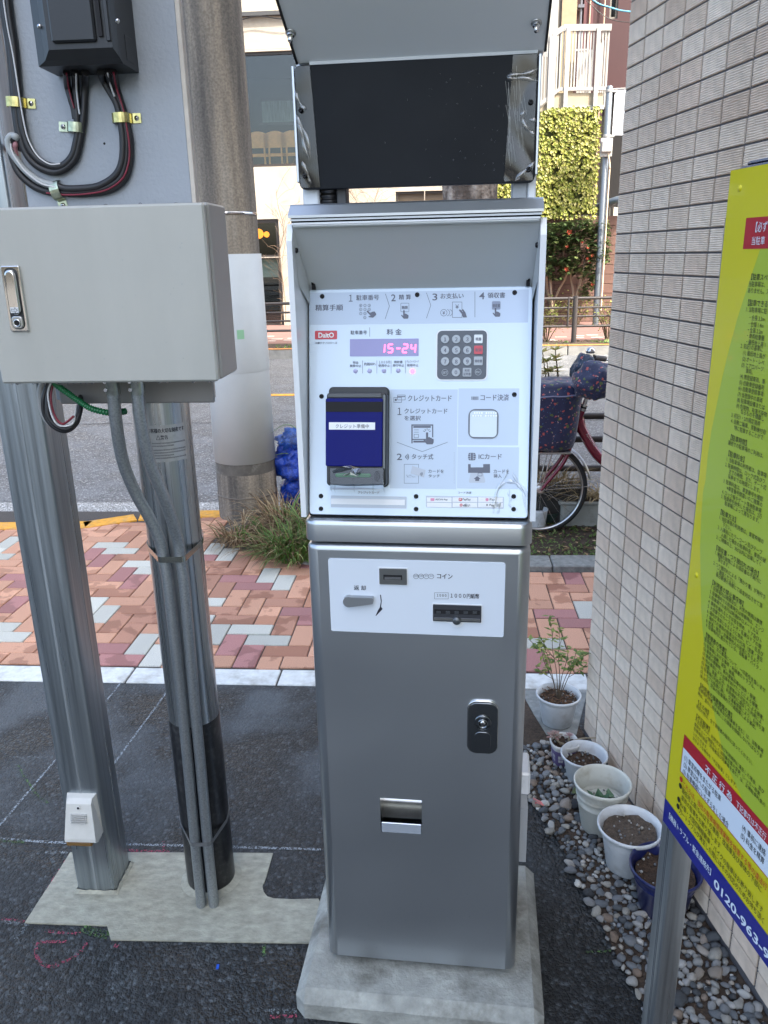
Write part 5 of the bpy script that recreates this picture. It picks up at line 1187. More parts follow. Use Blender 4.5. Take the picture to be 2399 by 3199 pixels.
# ---- clamps
M_br1 = mat('clamp_brass', (.52, .46, .20), .26, 1.0, var=(70, .35)); M_br2 = mat('clamp_zinc', (.42, .46, .34), .28, 1.0, var=(70, .3))
def clamp(x, y, ang, m, lab, span=.024, wd=.0165, hgt=.019, tab=.018, flip=1):
    c = atD(*Z1(x, y), CD_); t = thing('cable_clamp', lab, 'clamp', tuple(c), 0, 'metal saddle clamps on the grey board')
    F = frame(c, SX*cos(ang)+UP*sin(ang), UP*cos(ang)-SX*sin(ang)); b = MB(); pr = []
    for k in range(11):
        a = pi*k/10; pr.append((-span/2*cos(a), hgt*sin(a)**.6 if 0 < k < 10 else .0005))
    pr = pr+[(span/2+.003, .0012), (span/2+tab, .0012)]; h2 = wd/2; vs = []
    for (u, n) in pr: vs += [F @ Vector((u*flip, -h2, n)), F @ Vector((u*flip, h2, n))]
    vs2 = [v+(F.to_3x3() @ Vector((0, 0, .0012))) for v in vs]; n_ = len(pr)
    b.add(vs+vs2, [(2*i, 2*i+1, 2*i+3, 2*i+2) for i in range(n_-1)]+[(2*n_+2*i, 2*n_+2*i+2, 2*n_+2*i+3, 2*n_+2*i+1) for i in range(n_-1)]+[(2*i, 2*i+2, 2*n_+2*i+2, 2*n_+2*i) for i in range(n_-1)]+[(2*i+1, 2*n_+2*i+1, 2*n_+2*i+3, 2*i+3) for i in range(n_-1)]+[(2*n_-2, 2*n_-1, 4*n_-1, 4*n_-2)], 0, False)
    obj('saddle', b, m, t, world=True)
    b = MB(); FS = F @ Matrix.Translation(((span/2+tab*.55)*flip, 0, 0)); b.lathe([(.0047, .002), (.0042, .004), (0, .0046)], 14, FS)
    b.box((-.0026, -.0005, .0044), (.0026, .0005, .0049), FS, mi=1); b.box((-.0005, -.0026, .0044), (.0005, .0026, .00492), FS, mi=1); obj('clamp_screw', b, [M_chrome, M_dark], t, world=True)
clamp(112, 668, radians(-4), M_br1, 'brass clamp at the upper left holding the straight cables', span=.034)
clamp(502, 830, radians(-6), M_br2, 'greenish clamp on the rising side of the U loop', flip=-1, span=.032)
clamp(795, 770, radians(0), M_br1, 'golden clamp on the right-hand cables', span=.034)
clamp(380, 1235, radians(-78), M_br2, 'greenish clamp at the bottom of the loop just above the grey box', span=.034, wd=.0175)

# ---- wires hanging below the box
b = MB(); Z2b = Z(0, 600, .5425)
def hang(pts, r, m, lab, name='hanging_cable', ribs=False):
    w3 = spline([atD(*Z2b(p[0], p[1]), p[2]) for p in pts], 8); b = MB()
    if ribs:
        out = []; rs = []
        tot = sum((w3[i+1]-w3[i]).length for i in range(len(w3)-1)); n = int(tot/.0011)
        for i in range(n):
            t = i/(n-1)*(len(w3)-1); k = min(int(t), len(w3)-2); out.append(w3[k].lerp(w3[k+1], t-k)); rs.append(r*(1 if (i % 4) < 2 else .80))
        b.tube(out, rs, 12)
    else: b.tube(w3, r, 10)
    o = obj(name, b, m, loc=tuple(w3[0])); tag(o, lab, 'cable', 'cables hanging under the grey control box')
hang([(300, 1090, 1.50), (275, 1190, 1.495), (280, 1290, 1.49), (330, 1350, 1.49), (400, 1360, 1.495), (452, 1290, 1.51), (468, 1210, 1.53), (462, 1180, 1.56)], .0050, M_cab, 'black cable loop hanging under the grey box')
hang([(285, 1090, 1.51), (250, 1190, 1.50), (262, 1290, 1.50), (320, 1358, 1.50), (390, 1372, 1.50), (445, 1320, 1.51), (460, 1230, 1.53), (455, 1190, 1.56)], .0050, M_cab, 'outer black cable of the loop under the grey box')
hang([(296, 1090, 1.492), (276, 1170, 1.488), (300, 1290, 1.482), (345, 1345, 1.482), (420, 1330, 1.49), (440, 1230, 1.53)], .0018, M_cw, 'white-striped wire within the loop under the grey box')
hang([(310, 1090, 1.50), (292, 1180, 1.492), (312, 1280, 1.487), (360, 1335, 1.485), (425, 1290, 1.50)], .0022, M_cr, 'reddish wire within the loop under the grey box')
hang([(255, 1090, 1.52), (236, 1150, 1.52), (240, 1230, 1.52), (275, 1310, 1.52), (320, 1340, 1.52)], .0080, mat('sheath_grey', (.30, .30, .29), .5), 'flat grey cable sheath curving beside the black loop')
hang([(310, 1100, 1.50), (380, 1150, 1.50), (450, 1200, 1.505), (530, 1248, 1.512), (640, 1272, 1.53), (720, 1262, 1.56)], .0068, mat('flex_green', (.010, .16, .055), .35, coat=.3), 'green corrugated flexible tube under the grey box', 'flexible_tube', True)
# ================================================================ yellow notice board
YB = radians(-7.9); BW = Vector((sin(YB), cos(YB), 0)); BN = Vector((-BW.y, BW.x, 0))        # BW away from the viewer, BN out of the printed face
r0 = ray(2299, 533); B0 = EYEV+r0*(1.0/r0.y)
Fn = frame(B0, -BW, UP)                                              # x from the far edge towards the viewer
def bpx(u, v): q = Fn.inverted() @ onp(u, v, B0, BN); return q.x, q.y
zl_top = 0.0; zl_bot = bpx(2070, 2553)[1]; zblue = (bpx(2077, 2486)[1]+bpx(2399, 2925)[1])/2; zbot = (bpx(2070, 2553)[1]+bpx(2399, 3031)[1])/2
edge = -.011; BL = .50
nb = thing('notice_board', 'tall yellow parking-rules board with red and blue bands on a steel post', 'notice board', tuple(B0+UP*(-B0.z)+BW*.0), 0)
M_by = mat('board_yellow', (.61, .535, .004), .38, coat=.2); M_bg = mat('board_lime', (.38, .475, .03), .38, coat=.2); M_bred = mat('board_red', (.42, .008, .02), .38, coat=.2); M_bb = mat('board_blue', (.008, .012, .20), .38, coat=.2); M_bwht = mat('board_white', (.68, .74, .80), .4, coat=.2); M_bik = mat('board_ink', (.006, .006, .006), .5); M_brt = mat('board_red_ink', (.50, .02, .012), .5)
def rect(mb, x0, z0, x1, z1, n, mi=0): mb.quad(*[Fn @ Vector(p) for p in ((x0, z0, n), (x1, z0, n), (x1, z1, n), (x0, z1, n))], mi)
b = MB(); b.box((edge, zbot, -.004), (BL, .001, 0), Fn); pnl = obj('panel', b, M_by, nb, world=True)
lime = [(2376, 778), (2353, 846), (2335, 900), (2317, 955), (2303, 1000), (2278, 1093), (2256, 1184), (2238, 1274), (2223, 1347), (2212, 1422), (2205, 1500), (2197, 1537), (2191, 1627), (2188, 1706), (2189.5, 1804), (2191, 1900), (2195, 1960), (2203, 2040), (2212, 2136), (2226, 2199), (2242, 2274), (2266, 2376)]
lp = [bpx(*p) for p in lime]; zr = bpx(2320, 778)[1]; ze = lp[-1][1]
b = MB(); q = [Fn @ Vector((x, z, .0004)) for x, z in lp]+[Fn @ Vector((.30, ze-.06, .0004)), Fn @ Vector((BL, ze-.07, .0004)), Fn @ Vector((BL, zr, .0004))]
for i in range(len(lp)-1):
    (xa, za), (xb, zb) = lp[i], lp[i+1]; b.quad(*[Fn @ Vector(p) for p in ((xa, za, .0004), (xb, zb, .0004), (BL, zb, .0004), (BL, za, .0004))])
b.ngon([Fn @ Vector((x, z, .0004)) for x, z in (lp[-1], (lp[-1][0]+.05, ze-.028), (lp[-1][0]+.12, ze-.055), (BL, ze-.075), (BL, ze))]); obj('lime_field', b, M_bg, pnl, world=True)
xr_, zr1 = bpx(2332.5, 681); b = MB(); rect(b, xr_, zr, BL, zr1, .0005); obj('red_heading', b, M_bred, pnl, world=True); b = MB()
zR1, zR0 = (bpx(2140, 2294)[1]), bpx(2136, 2333.5)[1]; xR = bpx(2138, 2314)[0]; rect(b, xR, zR0, BL, zR1, .0008); obj('red_band', b, M_bred, pnl, world=True)
zW0 = bpx(2127, 2407.6)[1]; b = MB(); rect(b, xR, zW0, BL, zR0, .0008); obj('white_box', b, M_bwht, pnl, world=True)
b = MB(); line(b, Fn, [(xR, zR1), (xR, zW0), (BL, zW0)], .0010, .0011); obj('white_box_border', b, M_bred, pnl, world=True)
b = MB(); rect(b, edge, zbot, BL, zblue, .0006); obj('blue_band', b, M_bb, pnl, world=True)
bk_, wt_, rd_ = MB(), MB(), MB()
Y1, Y2, Y3, Y4, Y5 = Z(2240, 500, .2262), Z(2200, 980, .235), Z(2160, 1450, .3937), Z(2120, 1900, .3937), Z(2050, 2250, .3939)
def tl_(zz, x, y, body, sz=.0066, bold=0.0, mb=None, n=.0012, sx=.90):
    """a printed line whose first character's upper left corner is at x, y of the survey view"""
    px_, pz_ = bpx(*zz(x, y)); em(mb if mb is not None else bk_, Fn, body, px_, pz_-sz*.86, sz, n, 0, bold, sx)
H_ = dict(sz=.0080, bold=.004)
tl_(Y1, 512, 855, '【必ず', sz=.0118, bold=.02, mb=wt_, sx=.8); tl_(Y1, 492, 1055, '当駐車', sz=.0098, bold=0, mb=wt_)
for y_, zz, rows in ((0, Y1, [(462, 1562, '【駐車スペ', 1), (450, 1668, '当駐車場は、', 0), (440, 1758, 'ありません。ス', 0), (418, 1915, '【駐車できる', 1), (412, 2018, '1. 当駐車場に駐', 0)]),
    (0, Y2, [(605, 8, '・全長 3.3m', 0), (593, 92, '・全幅 1.4m', 0), (582, 172, '・全高 2.2m', 0), (572, 250, '・車両総重量', 0), (563, 330, '・最低地上高 1', 0), (500, 385, '2. 前記1の基準に', 0), (530, 475, '(1) 最低地上高が', 0), (520, 555, '(2) オート・レベ', 0), (510, 635, '(3) エアロパーツ', 0), (567, 718, '車両。', 0), (490, 788, '(4) 無登録車両、車', 0), (480, 868, '(5) 自動車登録番号', 0), (470, 946, '(6) 自動車登録事項', 0), (460, 1026, '(7) 仮登録中の車両', 0), (450, 1102, '(8) 駐車場設備または', 0), (440, 1180, '(9) 危険物、有害汚染物', 0), (498, 1262, 'なるものを積載し', 0), (375, 1303, '3. 前記1・2の規定適用', 0), (370, 1382, '4. 自動二輪車、原動機付自', 0), (413, 1475, '特に駐車することがで', 0), (345, 1588, '【駐車時間】', 1), (330, 1672, '連続での駐車場のご利用は、', 0), (315, 1800, '【駐車料金】', 1), (308, 1890, '1. 当駐車場の利用者は、駐車場', 0), (295, 1965, '2. 駐車時間は、ロック式及びフ', 0), (340, 2055, 'までの時間、また、ゲート式', 0), (330, 2122, '収券までの時間とします。', 0)]),
    (0, Y3, [(262, 108, '3. 駐車料金は、車室番号を確認', 0), (288, 165, '※車室番号間違いのご精算の', 0), (252, 195, '4. ロック板やゲート等各駐車場', 0), (245, 232, '5. 駐車券を紛失した場合は、3万', 0), (272, 287, '駐車場によって異なります。', 0), (230, 345, '【駐車方法】', 1), (228, 398, '1. 当駐車場の利用者は、車室枠線の', 0), (255, 455, '下さい。', 0), (218, 478, '2. 入庫前にカラーコーン及びテープ', 0), (243, 536, '入庫した場合の駐車料金、車両の破', 0), (206, 556, '3. ご精算の上、3分以内に出庫してく', 0), (196, 628, '【領収書・つり銭切れの場合】', 1), (194, 678, '1. 機器の故障による領収書の不発行に', 0), (218, 732, '頂きます。', 0), (183, 760, '2. つり銭切れによる「預かり書」が発行さ', 0), (207, 818, 'ご連絡ください。', 0), (202, 852, '後日郵便小為替にて返金対応させて頂', 0), (165, 902, '【利用者の禁止事項等】', 1), (163, 950, '1. 駐車場内は喫煙及び、火気の使用は厳禁', 0), (155, 988, '2. 駐車場内での駐車時又は停車時は、エンジ', 0), (149, 1026, '3. 駐車場での走行は時速8キロメートル以', 0), (143, 1066, '4. 車両を離れるときは窓を閉め、ドア及びト', 0), (138, 1104, '5. 大音響でのカーステレオ・乱暴なドアの開', 0), (133, 1143, '6. 場内が清潔になるように努め、ビン・缶及び', 0), (129, 1183, '7. 場内での車両の駐車以外の行為（営業・宣伝', 0), (125, 1220, '8. 飲酒・宿泊・洗車等他人の迷惑になるよう', 0)]),
    (0, Y4, [(225, 113, '9. 駐車場内に置かれている、自転車・バイク・', 0), (216, 176, '【管理者の免責】', 1), (212, 222, '管理者は、次の事項について、一切責任を負いませ', 0), (206, 258, '(1) 駐車場における事故・利用者のトラブル。', 0), (203, 296, '(2) 車両の盗難、滅失、破損。', 0), (198, 332, '(3) 車両の積載物、車内遺留品等の紛失・損害。', 0), (194, 369, '(4) 他の車両により出庫を妨げたことによる損害。', 0), (189, 406, '(5) 地震、落雷、火災、水害等の不可抗力による損害。', 0), (184, 440, '(6) 駐車場の利用方法、利用規約に違反した利用によ', 0), (181, 477, '(7) トラブル処理に際し、交通事情等により、お待ち頂', 0), (178, 512, '(8) 幼児、児童の駐車場内での遊戯等による事故。', 0), (170, 574, '【利用者の損害賠償の責】', 1), (166, 618, '駐車場利用者（所有者及び同乗者を含む）は、当駐車場', 0), (160, 654, '時は、直ちに相手側にこの損害を賠償しなければなりま', 0), (153, 712, '【その他】', 1), (148, 756, '前記の他は、全て管理者の指示に従ってください。', 0), (140, 818, '【不正駐車】', 1), (138, 862, '不正駐車又は、利用方法及び利用規約に違反した場合、並び', 0), (132, 899, '車両チェーン施錠もしくは駐車位置の変更（レッカー移動', 0), (128, 934, '駐車場利用者（所有者及び同乗者を含む）は、正規駐車料金の', 0), (122, 972, 'いただきます。', 0), (118, 1008, '次のような場合を「不正駐車」とします。', 0)])):
    for x, y, t, hd_ in rows: tl_(zz, x-(4 if hd_ else 0), y, t, **(H_ if hd_ else {}))
k0 = bpx(*Y5(400, 345)); k1 = bpx(*Y5(606, 645)); put(wt_, Fn, '不 正 行 為', k0[0], k0[1]-.0118, k1[0], k0[1], .0014, 0, .02); tl_(Y5, 645, 628, '下記事項は不正行', sz=.0108, bold=.01, mb=wt_, n=.0014, sx=.74)
for x, y, t in ((233, 262, '(1) 車室枠線をまたがる駐車'), (227, 318, '(2) 車室以外への駐車'), (220, 372, '(3) 駐車機器にいたずらをした場合'), (692, 812, '(4) 事前に連絡'), (682, 876, '(5) 料金を精算')): tl_(Y5, x, y, t, sz=.0104, n=.0014, sx=.74)
tl_(Y5, 218, 474, 'これらは、当社の駐車場管理業務を妨害する等の違法行', sz=.0104, bold=.012, mb=rd_, sx=.78)
for x, y, t in ((212, 524, '最低地上高15cm以下の車両・改造車及び車体の下部に'), (206, 582, '車両の駐車をお断り致します'), (197, 636, 'RV車・大型四輪駆動車・バイクの駐車はお断り致します'), (191, 688, '万一トラブルが発生した際にはその対応のためお待ち頂く')): tl_(Y5, x, y, t, sz=.0102, sx=.79)
for (x, y), m_ in (((203, 468), rd_), ((197, 520), bk_), ((184, 628), bk_), ((178, 682), bk_)):
    c = bpx(*Y5(x, y)); poly(m_, Fn, arc(c[0], c[1], .0042, 0, 360, 16)[:-1], .0012)
h0 = bpx(*Y5(112, 730)); h1_ = bpx(*Y5(455, 1215)); put(wt_, Fn, '【機器トラブル・緊急連絡先】', h0[0], h0[1]-.0105, h1_[0]-.004, h0[1]+.0005, .0014, 0, .012)
c = bpx(*Z(2000, 2600, .2709)(868, 520)); c2 = bpx(*Z(2000, 2600, .2709)(1473, 1440)); c3 = bpx(*Z(2000, 2600, .2709)(880, 648))
put(wt_, Fn, '0120-963-9', c[0], c3[1], c2[0]+.004, c[1], .0014, 0, .022)
for mb_, m in ((bk_, M_bik), (wt_, M_bwht), (rd_, M_brt)): obj('lettering', mb_, m, pnl, world=True)['kind'] = 'stuff'
b = MB()
for x, z in ((.012, -.02), (.35, -.02), (.008, zbot*.55)): b.lathe([(.004, 0), (.0035, .0009), (0, .0016)], 12, Fn @ Matrix.Translation((x, z, 0)))
obj('rivet', b, M_by, pnl, world=True)['kind'] = 'stuff'
b = MB(); b.box((edge+.004, zbot+.002, -.026), (BL, -.002, -.004), Fn, bev=.002); obj('frame', b, mat('frame_black', (.018, .02, .028), .3, .5), nb, world=True)
b = MB(); b.box((edge+.012, -.004, -.030), (BL, .004, -.002), Fn, bev=.003); b.box((edge+.020, .003, -.026), (.06, .009, -.006), Fn, bev=.003); obj('cap_rail', b, mat('rail_navy', (.02, .024, .05), .2, .4), nb, world=True)
# post under the far end of the board, with grooves
pw = .038; n0 = -.028; zp = bpx(2060, 2600)[1]; best = min((abs(proj(Fn @ Vector((x*.001, zp, n0)))[0]-2069), x*.001) for x in range(-90, 40))[1]
ctr = Fn @ Vector((best+pw/2, 0, n0-pw/2)); ctr.z = 0
Mpst = Matrix.Translation(ctr) @ Matrix.Rotation(-YB, 4, 'Z')
b = MB(); ht = B0.z-.05
b.rr(0, 0, pw, pw, .004, -.05, ht, Mpst, n=3)
obj('post', b, galv('post_galv', (.40, .42, .43), (70, 70, 1.0), .36, .25, .9), nb, world=True)
b = MB()
for y in (-.006, -.002): b.box((-pw/2-.0006, y-.001, -.05), (-pw/2+.0004, y+.001, ht), Mpst, bev=.0003)
obj('post_groove', b, mat('groove', (.20, .21, .22), .4, .8), nb, world=True)

# ================================================================ flower pots along the tiled wall
M_pw = mat('pot_white', (.62, .65, .67), .38, coat=.15, var=(20, .05), dirt=(26, (.30, .27, .22), .35)); M_pc = mat('pot_cream', (.60, .61, .56), .42, var=(18, .06), dirt=(16, (.33, .29, .2), .55)); M_pbl = mat('pot_navy', (.012, .018, .09), .28, coat=.3, dirt=(45, (.1, .11, .15), .3))
M_pots = mat('potting_soil', (.060, .036, .022), .95, var=(140, .6, 5), bump=(170, .008, 5)); M_potp = mat('potting_soil_pale', (.10, .075, .055), .95, var=(140, .45, 5), bump=(170, .006, 5))
ZP = Z(1600, 1800, .3617); ZQ = Z(1600, 2300, .4816)
potfr = {}
def pot(base_px, rim_px, rim_r, base_r, m, lab, lip=.006, z0=.004, soil=.86, msoil=None, ribs=None, dz=0, cat='flower pot', name='flower_pot', square=0, depthmod=0):
    ub, vb = base_px; g = gnd(ub, vb, z0); d = depth(g); rb = base_r/FOC*d; c = g+Vector((g.x, g.y, 0)).normalized()*(rb+depthmod); c.z = z0
    top = atY(rim_px[0], rim_px[1], c.y); c.x = (c.x*.45+top.x*.55); h = top.z-z0; rt = rim_r/FOC*depth(top)
    t = thing(name, lab, cat, tuple(c), 0, 'flower pots along the tiled wall'); potfr[t.name] = (c, h, rt, rb)
    b = MB(); th = .0035
    prof = [(rb*.9, 0), (rb, .004), (rb+(rt-lip-rb)*.80, h*.80)]
    for rz in (ribs or []): r_ = rb+(rt-lip-rb)*rz; prof += [(r_, h*rz-.003), (r_+.0022, h*rz), (r_, h*rz+.003)]
    prof = sorted(prof, key=lambda q: q[1]); prof += [(rt-lip-.001, h-.014), (rt-.001, h-.011), (rt, h-.003), (rt-.002, h), (rt-th-.001, h-.001), (rt-th-lip*.8, h-.012), (rb*.9+(rt-rb*.9)*.75-th*1.6, h*.70)]
    vs0 = len(b.v); b.lathe(prof, 36)
    if square: b.v = [(x*sq(x, y, square), y*sq(x, y, square), z) for x, y, z in b.v]
    obj('pot', b, m, t)
    b = MB(); hs = h*soil; rs = (rb+(rt-lip-rb)*soil)-th; n = 20; vs = [(0, 0, hs+.004)]
    for k in range(1, 5):
        for i in range(n):
            a = 2*pi*i/n; rr_ = rs*k/4*1.0; vs.append((rr_*cos(a), rr_*sin(a), hs+.012*noise.noise(Vector((cos(a)*k*.9+ub, sin(a)*k*.9, vb*.01)))))
    b.add(vs, [(0, 1+i, 1+(i+1) % n) for i in range(n)]+[(1+k*n+i, 1+(k+1)*n+i, 1+(k+1)*n+(i+1) % n, 1+k*n+(i+1) % n) for k in range(3) for i in range(n)], 0, True)
    if square: b.v = [(x*sq(x, y, square), y*sq(x, y, square), z) for x, y, z in b.v]
    s_ = obj('soil', b, msoil or M_pots, t)
    cr_ = random.Random(int(ub)); b = MB()
    for i in range(26):
        a = cr_.random()*2*pi; q = rs*.92*cr_.random()**.5; vsr, fsr = rocks1[cr_.randrange(6)]; r_ = cr_.uniform(.0015, .0045); b.add([Vector((q*cos(a), q*sin(a), hs+.005))+Vector(v)*r_ for v in vsr], fsr, 0, True)
    obj('grit', b, M_pebi, s_)['kind'] = 'stuff'
    return t, hs, rs
def sq(x, y, k):
    r = hypot(x, y)
    if r < 1e-6: return 1
    m_ = max(abs(x), abs(y))/r; return 1+k*(1/m_-1)*.75-k*.05
pt1, h1, r1 = pot((1739, 2281), ZP(400, 1008), 70, 47, M_pw, 'white pot with a leggy green shrub standing by the wall corner', z0=.006, lip=.007, soil=.80)
M_plaid = mat('pot_plaid', (.60, .60, .58), .45); nt = M_plaid.node_tree; L = nt.links.new; tc = _n(nt, 'TexCoord'); sx_ = _n(nt, 'SeparateXYZ'); L(tc.outputs['Object'], sx_.inputs[0])
an = _n(nt, 'Math', operation='ARCTAN2'); L(sx_.outputs[0], an.inputs[0]); L(sx_.outputs[1], an.inputs[1]); m1 = _n(nt, 'Math', operation='MULTIPLY'); L(an.outputs[0], m1.inputs[0]); m1.inputs[1].default_value = 1.6
def band(src, sc_, lo):
    f = _n(nt, 'Math', operation='MULTIPLY'); L(src, f.inputs[0]); f.inputs[1].default_value = sc_; fr_ = _n(nt, 'Math', operation='FRACT'); L(f.outputs[0], fr_.inputs[0]); return ramp(nt, fr_.outputs[0], [(0, g3(1)), (lo, g3(1)), (lo+.02, g3(0)), (lo+.2, g3(0)), (lo+.22, g3(.5)), (lo+.3, g3(.5)), (lo+.32, g3(0))])
p1_, p2_ = band(m1.outputs[0], 1.0, .42), band(sx_.outputs[2], 24.0, .42); mxp = _n(nt, 'MixRGB', blend_type='ADD'); mxp.inputs[0].default_value = 1; L(p1_, mxp.inputs[1]); L(p2_, mxp.inputs[2])
zz_r = ramp(nt, sx_.outputs[2], [(.055, g3(1)), (.058, g3(0))]); mm = _n(nt, 'MixRGB', blend_type='MULTIPLY'); mm.inputs[0].default_value = 1; L(mxp.outputs[0], mm.inputs[1]); L(zz_r, mm.inputs[2])
L(ramp(nt, mm.outputs[0], [(0, (.60, .60, .58)), (.5, (.34, .31, .44)), (1, (.13, .10, .24))]), nt.nodes['Principled BSDF'].inputs['Base Color'])
pt2, h2_, r2_ = pot(ZP(462, 1655), ZP(432, 1415), 46, 36, M_plaid, 'small squarish pot with a purple plaid pattern and two succulents', lip=.002, square=.5, soil=.80)
pt3, h3, r3 = pot(ZQ(470, 330), ZQ(455, 108), 73, 50, M_pw, 'white pot of bare dark soil between the plaid pot and the tall cream pot', lip=.006, soil=.62)
pt4, h4, r4 = pot(ZQ(590, 665), ZQ(562, 288), 89, 57, M_pc, 'tall cream pot with a ridge and small green seedlings inside', lip=.0035, soil=.55, ribs=[.58, .74], msoil=M_pc)
pt5, h5, r5 = pot(ZQ(728, 932), ZQ(768, 572), 100, 63, M_pw, 'white wide-rimmed pot of pale dry soil next to the navy pot', lip=.009, soil=.84, msoil=M_potp)
pt6, h6, r6 = pot(ZQ(975, 1215), ZQ(984, 838), 111, 72, M_pbl, 'navy blue pot of gritty soil half behind the notice board post', lip=.008, soil=.80, ribs=[.70])
# plants in the pots
M_leafg = rnd_mat('leaf_green', [(0, (.09, .16, .035)), (.4, (.16, .24, .06)), (.75, (.24, .29, .07)), (1, (.36, .34, .09))], .5, island=True, trans=.25); M_stem = mat('stem_brown', (.11, .08, .05), .8); M_suc = rnd_mat('succulent', [(0, (.30, .17, .15)), (.5, (.36, .26, .22)), (1, (.25, .24, .19))], .55, island=True); M_seed = rnd_mat('seedling', [(0, (.07, .16, .09)), (1, (.12, .22, .13))], .5, island=True)
def shrub(root, par, stems, spread, ht, nleaf, L_, seed, mleaf=None, mstem=None, base=.0, thick=.0016):
    r_ = random.Random(seed); bs = MB(); bl = MB(); fr_ = []
    for k in range(stems):
        a = 2*pi*k/stems+r_.uniform(-.5, .5); lean = spread*r_.uniform(.35, 1); h_ = ht*r_.uniform(.6, 1)
        p = [Vector((0.004*cos(a), .004*sin(a), 0)), Vector((lean*.35*cos(a), lean*.35*sin(a), h_*.4)), Vector((lean*.7*cos(a+.2), lean*.7*sin(a+.2), h_*.75)), Vector((lean*cos(a), lean*sin(a), h_))]
        sp_ = spline(p, 5); bs.tube(sp_, [thick*(1-.6*i/len(sp_)) for i in range(len(sp_))], 5); fr_.append(sp_)
        for j in range(2):
            i = r_.randrange(len(sp_)//3, len(sp_)-2); a2 = a+r_.uniform(-1.3, 1.3); q = sp_[i]; e = q+Vector((cos(a2)*ht*.25, sin(a2)*ht*.25, ht*.2)); tw = spline([q, (q+e)/2+Vector((0, 0, -.005)), e], 4); bs.tube(tw, [thick*.55]*len(tw), 4); fr_.append(tw)
    for j in range(nleaf):
        sp_ = fr_[j % len(fr_)]; t = r_.uniform(.42, 1); i = min(int(t*len(sp_)), len(sp_)-1); a2 = r_.uniform(0, 2*pi); bl.leaf(sp_[i], Vector((cos(a2), sin(a2), r_.uniform(-.3, .6))), Vector((0, 0, 1)), L_*r_.uniform(.6, 1.2), L_*.5*r_.uniform(.8, 1.1))
    M_ = Matrix.Translation(root); bs.xf(M_); bl.xf(M_); o1 = obj('stem', bs, mstem or M_stem, par); obj('foliage', bl, mleaf or M_leafg, par)['kind'] = 'stuff'
shrub(Vector((0, 0, h1)), pt1, 7, .10, .24, 230, .027, 3)
def rosette(par, c, R_, n, seed, m):
    r_ = random.Random(seed); b = MB()
    for k in range(n):
        a = k*2.399; q = (k+1)/n; el = .95-.95*q; d = Vector((cos(a)*cos(el), sin(a)*cos(el), sin(el))); L_ = R_*(.35+.65*q); s_ = d.cross(Vector((0, 0, 1))); s_ = s_.normalized() if s_.length > .01 else Vector((1, 0, 0)); u_ = s_.cross(d)
        w_ = L_*.19; t_ = L_*.09; p0 = Vector(c); ring = []
        for (f, ww, tt) in ((.05, .4, .5), (.6, 1.0, 1.0), (.88, .65, .7)):
            o_ = p0+d*L_*f; ring += [o_+s_*w_*ww, o_+u_*t_*tt, o_-s_*w_*ww, o_-u_*t_*tt]
        ring.append(p0+d*L_); b.add(ring, [(4*i+j, 4*i+(j+1) % 4, 4*i+4+(j+1) % 4, 4*i+4+j) for i in range(2) for j in range(4)]+[(8+j, 8+(j+1) % 4, 12) for j in range(4)], 0, True)
    return obj('rosette', b, m, par)
rosette(pt2, (-.034, -.012, h2_+.040), .030, 26, 1, M_suc); rosette(pt2, (.016, .004, h2_+.030), .017, 18, 2, mat('succulent_pink', (.38, .24, .24), .5))
b = MB(); b.tube(spline([(.0, .0, h2_), (-.018, -.006, h2_+.012), (-.034, -.012, h2_+.036)], 4), .0035, 6); b.tube([(.014, .004, h2_), (.016, .004, h2_+.028)], .003, 6); b.tube(spline([(.0, -.01, h2_+.004), (.03, -.004, h2_+.016), (.058, .0, h2_+.020), (.10, .004, h2_+.018)], 5), .0022, 5); obj('stem', b, mat('succulent_stem', (.34, .29, .2), .6), pt2)
b = MB(); ps = random.Random(6)
for (x, y, s_) in ((-.014, -.004, .048), (-.006, -.012, .040), (.004, -.016, .032), (.024, -.006, .036), (.03, .004, .030)):
    for k in range(3):
        a = ps.uniform(0, 6.3); b.leaf((x, y, h4+.004), (cos(a)*.6, sin(a)*.6, .9), (0, 0, 1), s_, s_*.75, 0, .3); 
obj('seedling', b, M_seed, pt4)['kind'] = 'stuff'
b = MB()
for i in range(70):
    a = ps.uniform(0, 6.3); q = r1*.9*ps.random()**.5; a2 = ps.uniform(0, 6.3); c = Vector((q*cos(a), q*sin(a), h1+.006+ps.random()*.004)); e = c+Vector((cos(a2), sin(a2), ps.uniform(-.1, .2)))*ps.uniform(.01, .022); b.tube([c, e], .0011, 4)
obj('bark_mulch', b, mat('mulch', (.17, .09, .045), .9, var=(90, .5)), pt1)['kind'] = 'stuff'
# fallen leaves among the pebbles
for (u, v, a, L_, c, nm) in ((1702, 2520, 2.2, .05, (.55, .16, .15), 'pale pink fallen leaf on the pebbles at the asphalt edge'), (1672, 2512, 1.0, .018, (.42, .03, .05), 'tiny red fallen leaf beside the pink one'), (1785, 2478, .4, .05, (.13, .16, .07), 'dull green fallen leaf beside the tall cream pot')):
    p = gnd(u, v, .018); b = MB(); b.leaf(p, (cos(a), sin(a), .1), (0, 0, 1), L_, L_*.30 if L_ != .05 or c[0] > .3 else L_*.7); o = obj('fallen_leaf', b, mat('fallen_leaf', c, .6), loc=tuple(p)); tag(o, nm, 'leaf')
p = gnd(680, 3020, .004); b = MB(); b.box((p.x-.003, p.y-.006, .003), (p.x+.003, p.y+.006, .005)); o = obj('plastic_scrap', b, mat('scrap_blue', (.01, .08, .5), .4), loc=tuple(p)); tag(o, 'tiny bright blue plastic scrap lying on the asphalt', 'litter')
